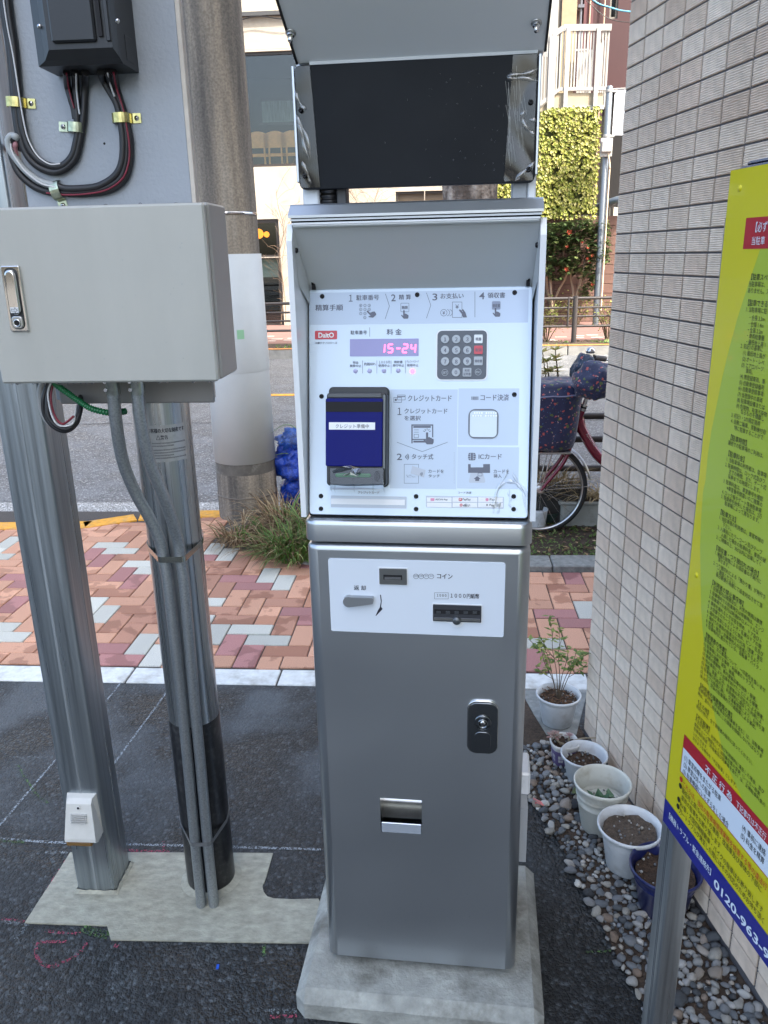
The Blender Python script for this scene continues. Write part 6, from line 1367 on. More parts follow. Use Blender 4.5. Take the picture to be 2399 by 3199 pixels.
# ================================================================ utility pole
upc = P(-1.208, 4.75); up = thing('utility_pole', 'thick concrete utility pole with a white wrap and dark weathered top', 'utility pole', tuple(upc), -YS)
def zat(u, v): return onp(u, v, P(0, 4.75-.17), DY).z
zw1, zw0, zwm = zat(760, 793), zat(760, 1452), zat(800, 1160)
rad = lambda z: .186-.0088*z
M_pc1 = bpy.data.materials.new('pole_concrete'); M_pc1.use_nodes = True; nt = M_pc1.node_tree; L = nt.links.new; tc = _n(nt, 'TexCoord'); mp = _n(nt, 'Mapping'); mp.inputs['Scale'].default_value = (7, 7, .5); L(tc.outputs['Object'], mp.inputs[0])
nz = _n(nt, 'TexNoise', Scale=1.0, Detail=6.0, Roughness=.6); L(mp.outputs[0], nz.inputs[0]); c_ = ramp(nt, nz.outputs[0], [(.32, (.08, .074, .066)), (.46, (.17, .15, .125)), (.58, (.30, .255, .195)), (.72, (.38, .345, .285))])
n2 = _n(nt, 'TexNoise', Scale=90.0, Detail=4.0); L(tc.outputs['Object'], n2.inputs[0]); mx = _n(nt, 'MixRGB', blend_type='MULTIPLY'); mx.inputs[0].default_value = .6; L(c_, mx.inputs[1]); L(ramp(nt, n2.outputs[0], [(.35, g3(.6)), (.65, g3(1.2))]), mx.inputs[2])
bb = nt.nodes['Principled BSDF']; L(mx.outputs[0], bb.inputs['Base Color']); bb.inputs['Roughness'].default_value = .9; bp = _n(nt, 'Bump', Strength=1.0, Distance=.002); L(n2.outputs[0], bp.inputs['Height']); L(bp.outputs[0], bb.inputs['Normal'])
b = MB(); b.lathe([(rad(z), z) for z in (-.05, .3, zw0, 1.0, zw1, 3, 5, 8)]+[(0, 8)], 56); obj('shaft', b, M_pc1, up)
M_wrap = mat('wrap_white', (.52, .55, .545), .5, var=(3, .04, 5), dirt=(4, (.42, .43, .43), .2), bump=(14, .0012))
b = MB(); b.lathe([(rad(zwm)+.006, zwm-.012), (rad(zwm)+.0085, zwm), (rad(zw1)+.0085, zw1), (rad(zw1), zw1)], 56); obj('pole_wrap', b, M_wrap, up)
b = MB(); b.lathe([(rad(zw0), zw0), (rad(zw0)+.005, zw0), (rad(zwm)+.005, zwm-.008)], 56); obj('pole_wrap', b, M_wrap, up)
b = MB(); b.lathe([(rad(zw0)-.003, .02), (rad(zw0)+.0015, zw0)], 56); obj('base_band', b, mat('base_dark', (.115, .105, .09), .85, var=(20, .22, 6), dirt=(9, (.36, .35, .31), .6), bump=(90, .001)), up)
for z, nm, m in ((zat(760, 664), 'steel_band', M_chrome), (.15, 'tie_wire', mat('wire_dull', (.20, .17, .14), .5, .5))):
    b = MB(); h_ = .007 if nm == 'steel_band' else .003; b.lathe([(rad(z)+.0005, z-h_), (rad(z)+.003, z-h_), (rad(z)+.003, z+h_), (rad(z)+.0005, z+h_)], 56); obj(nm, b, m, up)
tp = onp(754, 1046, P(0, 4.75-.185), DY); a_t = atan2((tp-upc) @ SX, .19)
b = MB(); rr_ = rad(tp.z)+.0095
for i in range(5):
    a = a_t-.11+.22*i/4; b.v += [(rr_*sin(a), -rr_*cos(a), tp.z-.026), (rr_*sin(a), -rr_*cos(a), tp.z+.026)]
b.f = [(2*i, 2*i+2, 2*i+3, 2*i+1) for i in range(4)]; b.m = [0]*4; b.sm = [True]*4; obj('tape_square', b, mat('tape_green', (.30, .56, .34), .5), up)

# ================================================================ planting bed: clumps, grass, tree trunk, litter bag
M_gr = rnd_mat('grass_blade', [(0, (.06, .12, .02)), (.5, (.10, .19, .04)), (.8, (.17, .26, .06)), (1, (.26, .28, .10))], .5, island=True, trans=.2); M_dead = rnd_mat('dead_blade', [(0, (.09, .05, .025)), (.5, (.20, .125, .06)), (.85, (.34, .24, .13)), (1, (.50, .40, .25))], .7, island=True, trans=.1)
def blades(n, s_, L0, wd, seed, lean=1.0, flat=.0, hang=.5):
    r_ = random.Random(seed); b = MB()
    for i in range(n):
        a = r_.uniform(0, 2*pi); q = s_*r_.random()**.6; p = Vector((q*cos(a), q*sin(a), 0)); d = Vector((cos(a+r_.uniform(-.7, .7)), sin(a+r_.uniform(-.7, .7)), 0)); L_ = L0*r_.uniform(.55, 1.1); el = r_.uniform(.4, 1.4)*(1-flat); side = Vector((-d.y, d.x, 0)); pts = []; c = p.copy(); ang = el+.15; k = 6
        for j in range(k+1):
            pts.append(c.copy()); c = c+(d*cos(ang)+UP*sin(ang))*L_/k; ang -= hang*(.25+.12*j)*lean
            if c.z < .006: c.z = .006
        vs = []
        for j, c in enumerate(pts): w_ = wd*(1-(j/k)**2)*.5+.0004; vs += [c-side*w_, c+side*w_]
        b.add(vs, [(2*j, 2*j+1, 2*j+3, 2*j+2) for j in range(k)], 0, True)
    return b
def clump(px, n1, n2, R_, L0, seed, lab, wd=.010):
    c_ = gnd(*px, .012)
    t = thing('grass_clump', lab, 'plant', tuple(c_), 0, 'strap-leaved clumps in the planting bed')
    if n1: obj('foliage', blades(n1, R_, L0, wd, seed), M_gr, t)['kind'] = 'stuff'
    if n2: obj('dead_foliage', blades(n2, R_*1.05, L0*1.05, wd*.55, seed+50, 1.15, .1), M_dead, t)['kind'] = 'stuff'
clump((745, 1690), 10, 240, .11, .20, 1, 'mostly brown withered clump against the foot of the utility pole')
clump((862, 1722), 80, 240, .11, .21, 2, 'green strap-leaved clump beside the machine, brown at its base')
clump((925, 1738), 200, 70, .12, .23, 3, 'bright green clump nearest the kerb behind the machine')
clump((890, 1655), 20, 330, .14, .31, 4, 'tall straw-coloured clump behind the green ones')
clump((1000, 1700), 180, 120, .14, .32, 5, 'green clump hidden mostly behind the payment machine')
b = MB(); r_ = random.Random(12)
for i in range(160):
    s = r_.uniform(-1.15, -.4); d = max(r_.uniform(3.9, 4.3), bed_front(s)-.02+.15*r_.random()); p = P(s, d, .022); a = r_.uniform(0, 6.3); b.tube([p, p+Vector((cos(a), sin(a), r_.uniform(-.1, .2)))*r_.uniform(.02, .08)], .0012, 4)
obj('dry_stalks', b, M_dead, bed, kind='stuff')
# blue bag and saw-edged leaves beside it
bgp = atD(915, 1450, 4.84); bgp.z = 0; tbag = thing('blue_net_bag', 'crumpled bright blue net bundled beside the utility pole', 'net', tuple(bgp))
M_bl = mat('net_blue', (.004, .040, .33), .4, coat=.15, bump=(45, .012, 6), var=(22, .6)); M_bl2 = mat('net_blue_thin', (.008, .10, .46), .5, alpha=.6, bump=(220, .003))
def blob(c, r3, seed, amp, sub=4):
    bm = bmesh.new(); bmesh.ops.create_icosphere(bm, subdivisions=sub, radius=1); o = Vector((seed*5.1, seed, 0)); b = MB(); vs = []
    for v in bm.verts:
        k = 1+amp*noise.noise(v.co*1.6+o)+amp*.8*abs(noise.noise(v.co*4.2+o))+amp*.4*abs(noise.noise(v.co*9+o))-amp*.5; vs.append(Vector(c)+Vector((v.co.x*r3[0]*k, v.co.y*r3[1]*k, v.co.z*r3[2]*k)))
    b.add(vs, [[v.index for v in f.verts] for f in bm.faces], 0, True); bm.free(); return b
obj('bundle', blob((-.01, 0, .30), (.135, .12, .125), 2, .38), M_bl, tbag); obj('loose_net', blob((0.0, .02, .45), (.10, .09, .075), 4, .5), M_bl2, tbag); b = blob((0.02, 0, .12), (.12, .11, .13), 6, .25); obj('bundle', b, M_bl, tbag)
al = thing('aloe_plant', 'plant with long saw-edged leaves arching over the blue net', 'plant', tuple(P(-.62, 4.80, .02)))
M_al = mat('aloe_leaf', (.16, .24, .13), .45, var=(20, .25)); M_all = rnd_mat('aloe', [(0, (.10, .17, .08)), (1, (.20, .28, .15))], .5, island=True)
b = MB(); r_ = random.Random(4)
def strapleaf(pts, wd, seg=10, teeth=True):
    sp_ = spline(pts, seg)
    for i in range(len(sp_)-1):
        t0, t1 = i/(len(sp_)-1), (i+1)/(len(sp_)-1); w0, w1 = wd*(1-t0)**.7, wd*(1-t1)**.7; d = (sp_[i+1]-sp_[i]).normalized(); s_ = d.cross(UP); s_ = (s_ if s_.length > .05 else Vector((1, 0, 0))).normalized(); u_ = s_.cross(d)
        b.add([sp_[i]-s_*w0, sp_[i]+u_*-w0*.5, sp_[i]+s_*w0, sp_[i+1]-s_*w1, sp_[i+1]-u_*w1*.5, sp_[i+1]+s_*w1], [(0, 1, 4, 3), (1, 2, 5, 4)], 0, True)
        if teeth and i % 2 == 0: b.add([sp_[i]-s_*w0, sp_[i+1]-s_*w1, (sp_[i]+sp_[i+1])/2-s_*(w0+.008)], [(0, 1, 2)]); b.add([sp_[i]+s_*w0, sp_[i+1]+s_*w1, (sp_[i]+sp_[i+1])/2+s_*(w0+.008)], [(0, 1, 2)])
for e in ((-.46, .0, .33), (-.42, -.05, .50), (-.30, .1, .40), (.2, -.05, .45), (.1, .1, .55), (.30, .08, .3), (-.1, -.12, .5)):
    strapleaf([(0, 0, 0), (e[0]*.3, e[1]*.3, e[2]*.75), (e[0]*.7, e[1]*.7, e[2]*1.1), e], .019)
obj('leaves', b, M_all, al)['kind'] = 'stuff'
# street tree: stout trunk with flaky bark, pruned limbs above
TC = P(.158, 5.12, 0) if False else P(.155, 4.42, 0)
tr = thing('street_tree', 'stout street tree with flaking grey-brown bark seen through the gap above the machine', 'tree', tuple(TC))
M_bark = bpy.data.materials.new('bark'); M_bark.use_nodes = True; nt = M_bark.node_tree; L = nt.links.new; tc = _n(nt, 'TexCoord'); mp = _n(nt, 'Mapping'); mp.inputs['Scale'].default_value = (26, 26, 9); L(tc.outputs['Object'], mp.inputs[0]); vn = _n(nt, 'TexVoronoi', Scale=1.0); vn.feature = 'F1'; nz = _n(nt, 'TexNoise', Scale=1.4, Detail=6.0); L(mp.outputs[0], nz.inputs[0]); mxv = _n(nt, 'MixRGB'); mxv.inputs[0].default_value = .35; L(mp.outputs[0], mxv.inputs[1]); L(nz.outputs['Color'], mxv.inputs[2]); L(mxv.outputs[0], vn.inputs[0])
n3 = _n(nt, 'TexNoise', Scale=60.0, Detail=6.0); L(tc.outputs['Object'], n3.inputs[0]); ad = _n(nt, 'Math', operation='MULTIPLY_ADD'); L(n3.outputs[0], ad.inputs[0]); ad.inputs[1].default_value = .7; L(vn.outputs['Distance'], ad.inputs[2]); bb = nt.nodes['Principled BSDF']
L(ramp(nt, ad.outputs[0], [(.3, (.55, .47, .40)), (.65, (.40, .33, .27)), (1.0, (.13, .10, .08))]), bb.inputs['Base Color']); bb.inputs['Roughness'].default_value = .9; iv = _n(nt, 'Math', operation='MULTIPLY'); L(ad.outputs[0], iv.inputs[0]); iv.inputs[1].default_value = -1; bp = _n(nt, 'Bump', Strength=1.0, Distance=.02); L(iv.outputs[0], bp.inputs['Height']); L(bp.outputs[0], bb.inputs['Normal'])
b = MB(); n = 40; pr = [(.215, 0), (.165, .15), (.145, .5), (.138, 1.0), (.132, 1.6), (.136, 1.85), (.15, 2.1), (.145, 2.4)]; vs = []
for r, z in pr:
    for k in range(n):
        a = 2*pi*k/n; q = r*(1+.09*noise.noise(Vector((cos(a)*1.8, sin(a)*1.8, z*1.2)))+.05*noise.noise(Vector((cos(a)*5, sin(a)*5, z*3)))); vs.append((q*cos(a), q*sin(a), z))
b.add(vs, [(i*n+k, i*n+(k+1) % n, (i+1)*n+(k+1) % n, (i+1)*n+k) for i in range(len(pr)-1) for k in range(n)], 0, True)
for a, l in ((.4, 1.0), (2.3, .9), (4.2, 1.1)): b.tube(spline([(0, 0, 2.25), (.25*cos(a), .25*sin(a), 2.7), (.5*cos(a)*l, .5*sin(a)*l, 3.4), (.6*cos(a)*l, .6*sin(a)*l, 4.0)], 5), [.12-.004*i for i in range(16)], 12)
obj('trunk', b, M_bark, tr)
# ground cover in the bed on the right, leaf litter
b = MB(); b2 = MB(); r_ = random.Random(9)
for i in range(2600):
    s = r_.uniform(.02, 1.9); d = 3.96+.62*r_.random()**1.2; dens = noise.noise(Vector((s*4, d*4, 1)))
    if dens < -.15+ (.25 if d > 4.25 else -.2): continue
    p = P(s, d, .018+.015*noise.noise(Vector((s*5, d*5, 0)))); a = r_.uniform(0, 6.3); b.leaf(p, (cos(a), sin(a), r_.uniform(.15, 1.3)), UP, r_.uniform(.012, .03), r_.uniform(.008, .018))
for i in range(260):
    s = r_.uniform(.02, 1.9); d = r_.uniform(3.97, 4.6); p = P(s, d, .03); a = r_.uniform(0, 6.3); b2.leaf(p, (cos(a), sin(a), r_.uniform(-.1, .2)), UP, r_.uniform(.02, .06), r_.uniform(.01, .022))
gc = obj('ground_cover', b, rnd_mat('cover_green', [(0, (.06, .11, .02)), (.6, (.11, .18, .04)), (1, (.20, .24, .09))], .6, island=True, trans=.2), kind='stuff'); tag(gc, 'patchy low green ground cover in the planting bed under the bicycle', 'ground cover')
obj('leaf_litter', b2, M_dead, bed, kind='stuff')

# ================================================================ near guard rail of dark pipes
gr_ = thing('pipe_rail', 'dark brown pipe guard rail along the kerb behind the bicycle', 'guard rail', tuple(P(1.2, 4.66)), -YS)
M_gp = mat('rail_brown', (.045, .038, .036), .45)
for v in (1300, 1372, 1463):
    z = atD(1850, v, 4.66).z; b = MB(); b.tube([P(.15, 4.66, z), P(4.2, 4.66, z)], .019, 12); obj('rail', b, M_gp, gr_, world=True)
for s in (.56, 2.3, 4.1):
    b = MB(); b.tube([P(s, 4.66, -.02), P(s, 4.66, .82)], .034, 14); obj('rail_post', b, M_gp, gr_, world=True)

# ================================================================ bicycle
CB = Z(1600, 1000, .36166)
WY = 4.30; wc = gnd(*CB(235, 1455), .268); wc = atY(*CB(235, 1455), wc.y); WR = wc.z
bk = thing('bicycle', 'maroon city bicycle with a floral basket cover parked behind the wall', 'bicycle', (wc.x, wc.y, 0), radians(-4))
BM = FR[bk.name]; BD = wc.y
def bp_(x, y, dy=0.0): return BM.inverted() @ atY(*CB(x, y), BD+dy)
M_maroon = mat('frame_maroon', (.16, .008, .028), .25, .3, coat=.6); M_tyre = mat('tyre', (.016, .016, .016), .7); M_alu = mat('alloy', (.58, .58, .57), .3, 1.0); M_spk = mat('spoke', (.5, .5, .5), .25, 1.0)
def wheel(cx_, nm='wheel'):
    RX = Matrix.Translation((cx_, 0, WR)) @ Matrix.Rotation(pi/2, 4, 'X'); b = MB(); pr = [(WR-.016+.016*cos(a), .017*sin(a)) for a in [2*pi*k/12 for k in range(13)]]; b.lathe(pr, 56, RX); ty = obj('tyre', b, M_tyre, bk)
    b = MB(); b.lathe([(WR-.030, -.011), (WR-.022, -.014), (WR-.020, .014), (WR-.030, .011), (WR-.036, 0), (WR-.030, -.011)], 56, RX); obj('rim', b, M_alu, ty)
    b = MB(); b.tube([(cx_, -.045, WR), (cx_, .045, WR)], .016, 12); b.tube([(cx_, -.065, WR), (cx_, .065, WR)], .006, 8); b.lathe([(.016, -.03), (.026, -.03), (.026, -.026), (.016, -.026)], 18, RX); b.lathe([(.016, .03), (.026, .03), (.026, .026), (.016, .026)], 18, RX); obj('hub', b, M_alu, ty)
    for k in range(28):
        a = 2*pi*k/28; a2 = a+(.55 if k % 4 < 2 else -.55); y = .028 if k % 2 else -.028; b = MB(); b.tube([(cx_+.024*cos(a2), y, WR+.024*sin(a2)), (cx_+(WR-.032)*cos(a), 0, WR+(WR-.032)*sin(a))], .0011, 4); obj('spoke', b, M_spk, ty)
    return ty
wheel(0.0); wheel(1.02)
b = MB(); RXm = Matrix.Translation((0, 0, WR)) @ Matrix.Rotation(pi/2, 4, 'X')
n = 40; pr = [(WR+.012, -.026), (WR+.020, -.015), (WR+.022, 0), (WR+.020, .015), (WR+.012, .026)]
b.lathe(pr, n, RXm, a0=radians(160), a1=radians(378-20) if False else radians(10)); obj('mudguard', b, M_alu, bk)
b = MB(); b.lathe(pr, n, Matrix.Translation((1.02, 0, WR)) @ Matrix.Rotation(pi/2, 4, 'X'), a0=radians(170), a1=radians(-25)); obj('mudguard', b, M_alu, bk)
b = MB()
for y in (-.045, .045): b.tube([(0, y*.8, WR), Vector((WR+.016, 0, WR+.02))*1.0+Vector((0, y*.6, 0))], .0022, 5)
obj('mudguard_stay', b, M_spk, bk)
H0, H1 = bp_(515, 990), bp_(598, 775); H0.y = H1.y = 0
cr0 = bp_(515, 1000); cr0.y = 0
b = MB()
for y in (-.048, .048): b.tube(spline([(0, y, WR), (.045, y, WR+.06), Vector((cr0.x*.72, y, cr0.z*.55+WR*.45)), Vector((cr0.x*.95, y*.75, cr0.z-.03)), Vector((cr0.x, y*.4, cr0.z))], 5), [.0085+.0003*i for i in range(21)], 10)
b.tube([cr0-Vector((0, .035, 0)), cr0+Vector((0, .035, 0))], .013, 10); obj('fork', b, M_maroon, bk)
b = MB(); hd = (H1-H0).normalized(); b.tube([H0, H1], .019, 16); dt_ = bp_(770, 1180); dt_.y = 0; BBk = Vector((.60, 0, .26)); st = Vector((.70, 0, .62)); dd = dt_-(H0+hd*.03)
b.tube(spline([H0+hd*.09, H0+hd*.06+dd*.25, H0+hd*.02+dd, BBk], 6), [.033, .033, .032, .031, .03, .029, .028]+[.027]*12, 14); b.tube([BBk, st], .016, 12); b.tube([BBk-Vector((0, .035, 0)), BBk+Vector((0, .035, 0))], .022, 14)
for y in (-.05, .05): b.tube([BBk+Vector((0, y*.4, 0)), (1.02, y, WR)], .009, 8); b.tube([st-Vector((.01, 0, .04))+Vector((0, y*.3, 0)), (1.02, y, WR)], .008, 8)
frm = obj('frame', b, M_maroon, bk)
# frame lettering along the down tube
la, lb = bp_(640, 975, -.032), bp_(722, 1085, -.032); ax_ = (lb-la); ax_.y = 0; FL_ = frame(Vector((la.x, -.0315, la.z)), ax_, Vector((-ax_.z, 0, ax_.x)) if ax_.x > 0 else Vector((ax_.z, 0, -ax_.x)))
b = MB(); put(b, FL_, 'ALOUETTE/I7', 0, -.008, ax_.length, .008, .0, 0, .0); obj('lettering', b, M_alu, frm)
S0, S1 = bp_(606, 745), bp_(640, 660); S0.y = S1.y = 0
b = MB(); b.tube([H1, H1+hd*.012], .022, 14); b.tube([H1+hd*.014, H1+hd*.022], .020, 14, mi=1); b.tube([H1+hd*.026, H1+hd*.034], .021, 14); obj('headset', b, [M_alu, M_black], bk)
b = MB(); b.tube([H1, S1+hd*.05], .0115, 12); obj('stem', b, M_alu, bk)
tp_ = S1+hd*.05; g1 = bp_(680, 270, .25); g2 = bp_(800, 335, .28)
b = MB()
for sg in (-1, 1): b.tube(spline([tp_, tp_+Vector((-.03, sg*.10, .05)), tp_+Vector((.02, sg*.22, .085)), tp_+Vector((.16, sg*.27, .07))], 6), .011, 10)
hb = obj('handlebar', b, M_alu, bk)
for sg in (-1, 1):
    b = MB(); b.tube([bp_(712, 326, .13), bp_(805, 336, .15)] if sg > 0 else [tp_+Vector((.07, sg*.25, .080)), tp_+Vector((.20, sg*.275, .065))], .0155, 12); obj('grip', b, mat('grip_grey', (.10, .09, .085), .6), hb)
b = MB(); q = bp_(675, 285, .13); b.lathe([(.0, .034), (.018, .030), (.027, .016), (.027, .004), (.022, 0)], 18, Matrix.Translation(q)); obj('bell', b, M_chrome, bk)
b = MB(); b.tube(spline([q+Vector((.02, 0, -.01)), q+Vector((.035, .02, -.03)), q+Vector((.12, .07, -.05))], 5), .006, 8); obj('brake_lever', b, M_alu, bk)
b = MB()
for k in range(5): b.tube(spline([tp_+Vector((-.02, -.10+.05*k, .05)), tp_+Vector((-.10-.01*k, -.06+.03*k, -.01-.02*k)), tp_+Vector((-.07, -.02+.01*k, -.10)), H1+Vector((.0, .02, .02))], 5), .0028, 6)
obj('brake_cables', b, mat('cable_grey', (.10, .10, .10), .5), bk)
# floral fabric: basket cover and handlebar mitts
def floral(name, base):
    m = bpy.data.materials.new(name); m.use_nodes = True; nt = m.node_tree; L = nt.links.new; b = nt.nodes['Principled BSDF']; tc = _n(nt, 'TexCoord'); cur = None
    for sc_, thr, c, seed in ((26, .20, (.10, .14, .03), 3.0), (30, .19, (.50, .10, .08), 0.0), (44, .14, (.45, .30, .28), 7.0), (60, .13, (.05, .14, .28), 11.0)):
        v = _n(nt, 'TexVoronoi', Scale=float(sc_)); mp = _n(nt, 'Mapping'); mp.inputs['Location'].default_value = (seed, seed*.7, seed*.3); nz = _n(nt, 'TexNoise', Scale=70.0, Detail=2.0); L(tc.outputs['Object'], nz.inputs[0]); mxv = _n(nt, 'MixRGB', blend_type='ADD'); mxv.inputs[0].default_value = .022; L(tc.outputs['Object'], mxv.inputs[1]); L(nz.outputs['Color'], mxv.inputs[2]); L(mxv.outputs[0], mp.inputs[0]); L(mp.outputs[0], v.inputs[0])
        f = ramp(nt, v.outputs['Distance'], [(thr, g3(.9)), (thr+.03, g3(0))]); mx = _n(nt, 'MixRGB'); L(f, mx.inputs[0])
        if cur is None: mx.inputs[1].default_value = (*base, 1)
        else: L(cur, mx.inputs[1])
        mx.inputs[2].default_value = (*c, 1); cur = mx.outputs[0]
    L(cur, b.inputs['Base Color']); b.inputs['Roughness'].default_value = .55; b.inputs['Sheen Weight'].default_value = .2; nb = _n(nt, 'TexNoise', Scale=9.0, Detail=3.0); L(tc.outputs['Object'], nb.inputs[0]); bp = _n(nt, 'Bump', Strength=1.0, Distance=.02); L(nb.outputs[0], bp.inputs['Height']); L(bp.outputs[0], b.inputs['Normal']); return m
M_flo = floral('floral_navy', (.014, .019, .065)); M_flo2 = floral('floral_teal', (.014, .036, .075))
a0_, a1_ = bp_(232, 640), bp_(592, 630); lo_ = bp_(400, 1105); topz = a1_.z; xL = a1_.x-.34; xR_ = a1_.x
bc = (xL+xR_)/2; hwx = (xR_-xL)/2; b = MB(); pr = []
prof_ = [(0.0, lo_.z+.012), (.55, lo_.z), (.80, lo_.z+.025), (.88, lo_.z+.07), (1.0, topz-.02), (1.03, topz), (1.04, topz+.012), (.99, topz+.018), (1.0, topz+.055), (.93, topz+.072), (.55, topz+.078), (0.0, topz+.070)]
n = 36; vs = []
for k, (q, z) in enumerate(prof_):
    for i in range(n):
        a = 2*pi*i/n; ca, sa = cos(a), sin(a); e = (abs(ca)**3+abs(sa)**3)**(-1/3); wob = 1+.035*noise.noise(Vector((ca*2.2, sa*2.2, z*14)))+(.02*noise.noise(Vector((ca*6, sa*6, z*40)))); vs.append((bc+hwx*q*ca*e*wob, .15*q*sa*e*wob, z+.012*noise.noise(Vector((ca*2, sa*2, k*.7)))*(1 if q > .3 else 0)))
b.add(vs, [(i*n+k, i*n+(k+1) % n, (i+1)*n+(k+1) % n, (i+1)*n+k) for i in range(len(prof_)-1) for k in range(n)], 0, True)
bsk = obj('basket_cover', b, M_flo, bk); b = MB(); vs = [Vector(v) for v in vs]; ring = [v+Vector((0, 0, -.002)) for v in vs[6*n:7*n]]; b.tube(ring+[ring[0]], .004, 6, cap=False); obj('cover_piping', b, mat('piping', (.20, .20, .30), .5), bsk)
b = MB(); b.box((bc-.12, -.10, lo_.z-.012), (bc+.12, .10, lo_.z+.004), bev=.004)
b.tube([(0, -.05, WR), (bc+.02, -.07, lo_.z-.005)], .004, 6); b.tube([(0, .05, WR), (bc+.02, .07, lo_.z-.005)], .004, 6); obj('basket_bracket', b, M_spk, bk)
def mitt(c, r3, seed, m, rot=0):
    b = blob((0, 0, 0), r3, seed, .22, 4); b.xf(Matrix.Translation(c) @ Matrix.Rotation(rot, 4, 'Y')); return obj('handlebar_mitt', b, m, bk)
m1 = bp_(715, 530, -.20); m2 = bp_(605, 415, .13)
mitt(m1, (.115, .085, .105), 3, M_flo, .25); mitt(m2, (.062, .07, .092), 5, M_flo2, .35)
# rear: saddle, chainring, carrier (behind the wall from the photo's place)
b = MB(); b.tube([st, st+Vector((.03, 0, .10))], .013, 10); obj('seat_post', b, M_alu, bk); b = MB(); b.add([Vector((.62+.27*t, y*(.025+.075*t**1.5), .735+.02*t+(-.02 if abs(y) == 1 else 0))) for t in (0, .25, .5, .75, 1) for y in (-1, -.5, 0, .5, 1)], [(i*5+j, i*5+j+1, i*5+j+6, i*5+j+5) for i in range(4) for j in range(4)], 0, True); obj('saddle', b, M_black, bk)
b = MB(); b.lathe([(.03, -.003), (.085, -.003), (.085, .003), (.03, .003), (.03, -.003)], 30, Matrix.Translation((BBk.x, -.045, BBk.z)) @ Matrix.Rotation(pi/2, 4, 'X')); obj('chainring', b, M_alu, bk)
b = MB(); b.tube([(BBk.x, -.06, BBk.z), (BBk.x+.12, -.06, BBk.z-.10)], .009, 8); b.tube([(BBk.x, .06, BBk.z), (BBk.x-.12, .06, BBk.z+.10)], .009, 8); b.box((BBk.x+.09, -.15, BBk.z-.115), (BBk.x+.17, -.065, BBk.z-.09), bev=.006); obj('crank', b, M_alu, bk)

# ================================================================ pots and plants behind the bicycle
def small(name, px, r, h, m, lab, d=4.5, cat='planter', prof=None):
    p = atD(*CB(*px), d); c = Vector((p.x, p.y, .015)); t = thing(name, lab, cat, tuple(c), 0); b = MB(); b.lathe(prof or [(r*.75, 0), (r*.78, .004), (r*.95, h*.9), (r, h), (r*.93, h), (r*.88, h*.8), (0, h*.78)], 28); obj('pot', b, m, t); return t
small('flower_pot', (215, 1680), .062, .115, M_pw, 'small white pot seen through the spokes of the bicycle wheel', 4.44); small('plant_saucer', (300, 1720), .10, .075, mat('tub_green', (.03, .055, .05), .5), 'dark green tub behind the white pot under the bicycle', 4.56)
pb = thing('planter_box', 'long grey plastic planter with straw and leafy stems behind the bicycle wheel', 'planter', tuple(P(.95, 4.52, .01)), -YS)
b = MB(); b.box((-.25, -.07, 0), (.75, .07, .15), bev=.012); b.box((-.265, -.08, .14), (.765, .08, .158), bev=.006); obj('box', b, mat('planter_grey', (.33, .34, .31), .6, dirt=(20, (.2, .19, .15), .5)), pb); b = MB(); b.box((-.24, -.06, .15), (.74, .06, .162)); obj('soil', b, M_soil, pb)
b = blades(220, .13, .22, .004, 71, 1.3, .2); b.v = [(x*1.4, y*.6, z*.7+.17) for x, y, z in b.v]; obj('straw', b, rnd_mat('straw', [(0, (.25, .17, .08)), (1, (.50, .40, .22))], .7, island=True), pb)['kind'] = 'stuff'
b = MB(); r_ = random.Random(31)
for k in range(14):
    x = r_.uniform(.05, .7); h_ = r_.uniform(.12, .30); b.tube([(x, 0, .15), (x+.02, 0, .15+h_)], .003, 5)
    for j in range(9): a = r_.uniform(0, 6.3); b.leaf((x+.01, 0, .17+h_*r_.random()), (cos(a), sin(a), .7), UP, .07, .02)
obj('foliage', b, M_gr, pb)['kind'] = 'stuff'
cbk = thing('clay_tub', 'dark square tub full of dead straw behind the bicycle wheel', 'planter', tuple(P(.70, 4.58, .01)), -YS)
b = MB(); b.box((-.15, -.10, 0), (.15, .10, .24), bev=.01); obj('tub', b, mat('tub_dark', (.03, .028, .025), .7), cbk); b = blades(260, .13, .22, .004, 75, 1.2, .1); b.v = [(x, y*.8, z*.8+.23) for x, y, z in b.v]; obj('straw', b, rnd_mat('straw_pale', [(0, (.20, .13, .06)), (1, (.48, .38, .2))], .7, island=True), cbk)['kind'] = 'stuff'
M_lf = rnd_mat('leaf_bronze', [(0, (.24, .27, .05)), (.5, (.40, .36, .09)), (1, (.52, .38, .15))], .5, island=True, trans=.3)
bl = thing('leafy_seedling', 'young yellow-green leafy plant rising behind the bicycle basket', 'plant', tuple(P(.70, 4.60, .24))); b = MB(); bs = MB(); r_ = random.Random(17)
for (x, y, x2, y2) in ((285, 560, 262, 280), (300, 560, 300, 360), (375, 560, 372, 262), (395, 560, 380, 330), (330, 560, 310, 440)):
    p0, p1 = atD(*CB(x, y+230), 4.62), atD(*CB(x2, y2), 4.62); pt = spline([p0, (p0+p1)/2+SX*.012, p1], 6); bs.tube(pt, .0028, 5)
    for k in range(3):
        q = p1-UP*(.0+.06*k)
        for j in range(6): a = j*1.05+k*.5; b.leaf(q, SX*cos(a)*.9+DY*sin(a)*.9+UP*(.45-.15*k), UP, .055+.015*r_.random(), .026)
obj('stem', bs, M_stem, bl, world=True); obj('foliage', b, M_lf, bl, world=True)['kind'] = 'stuff'
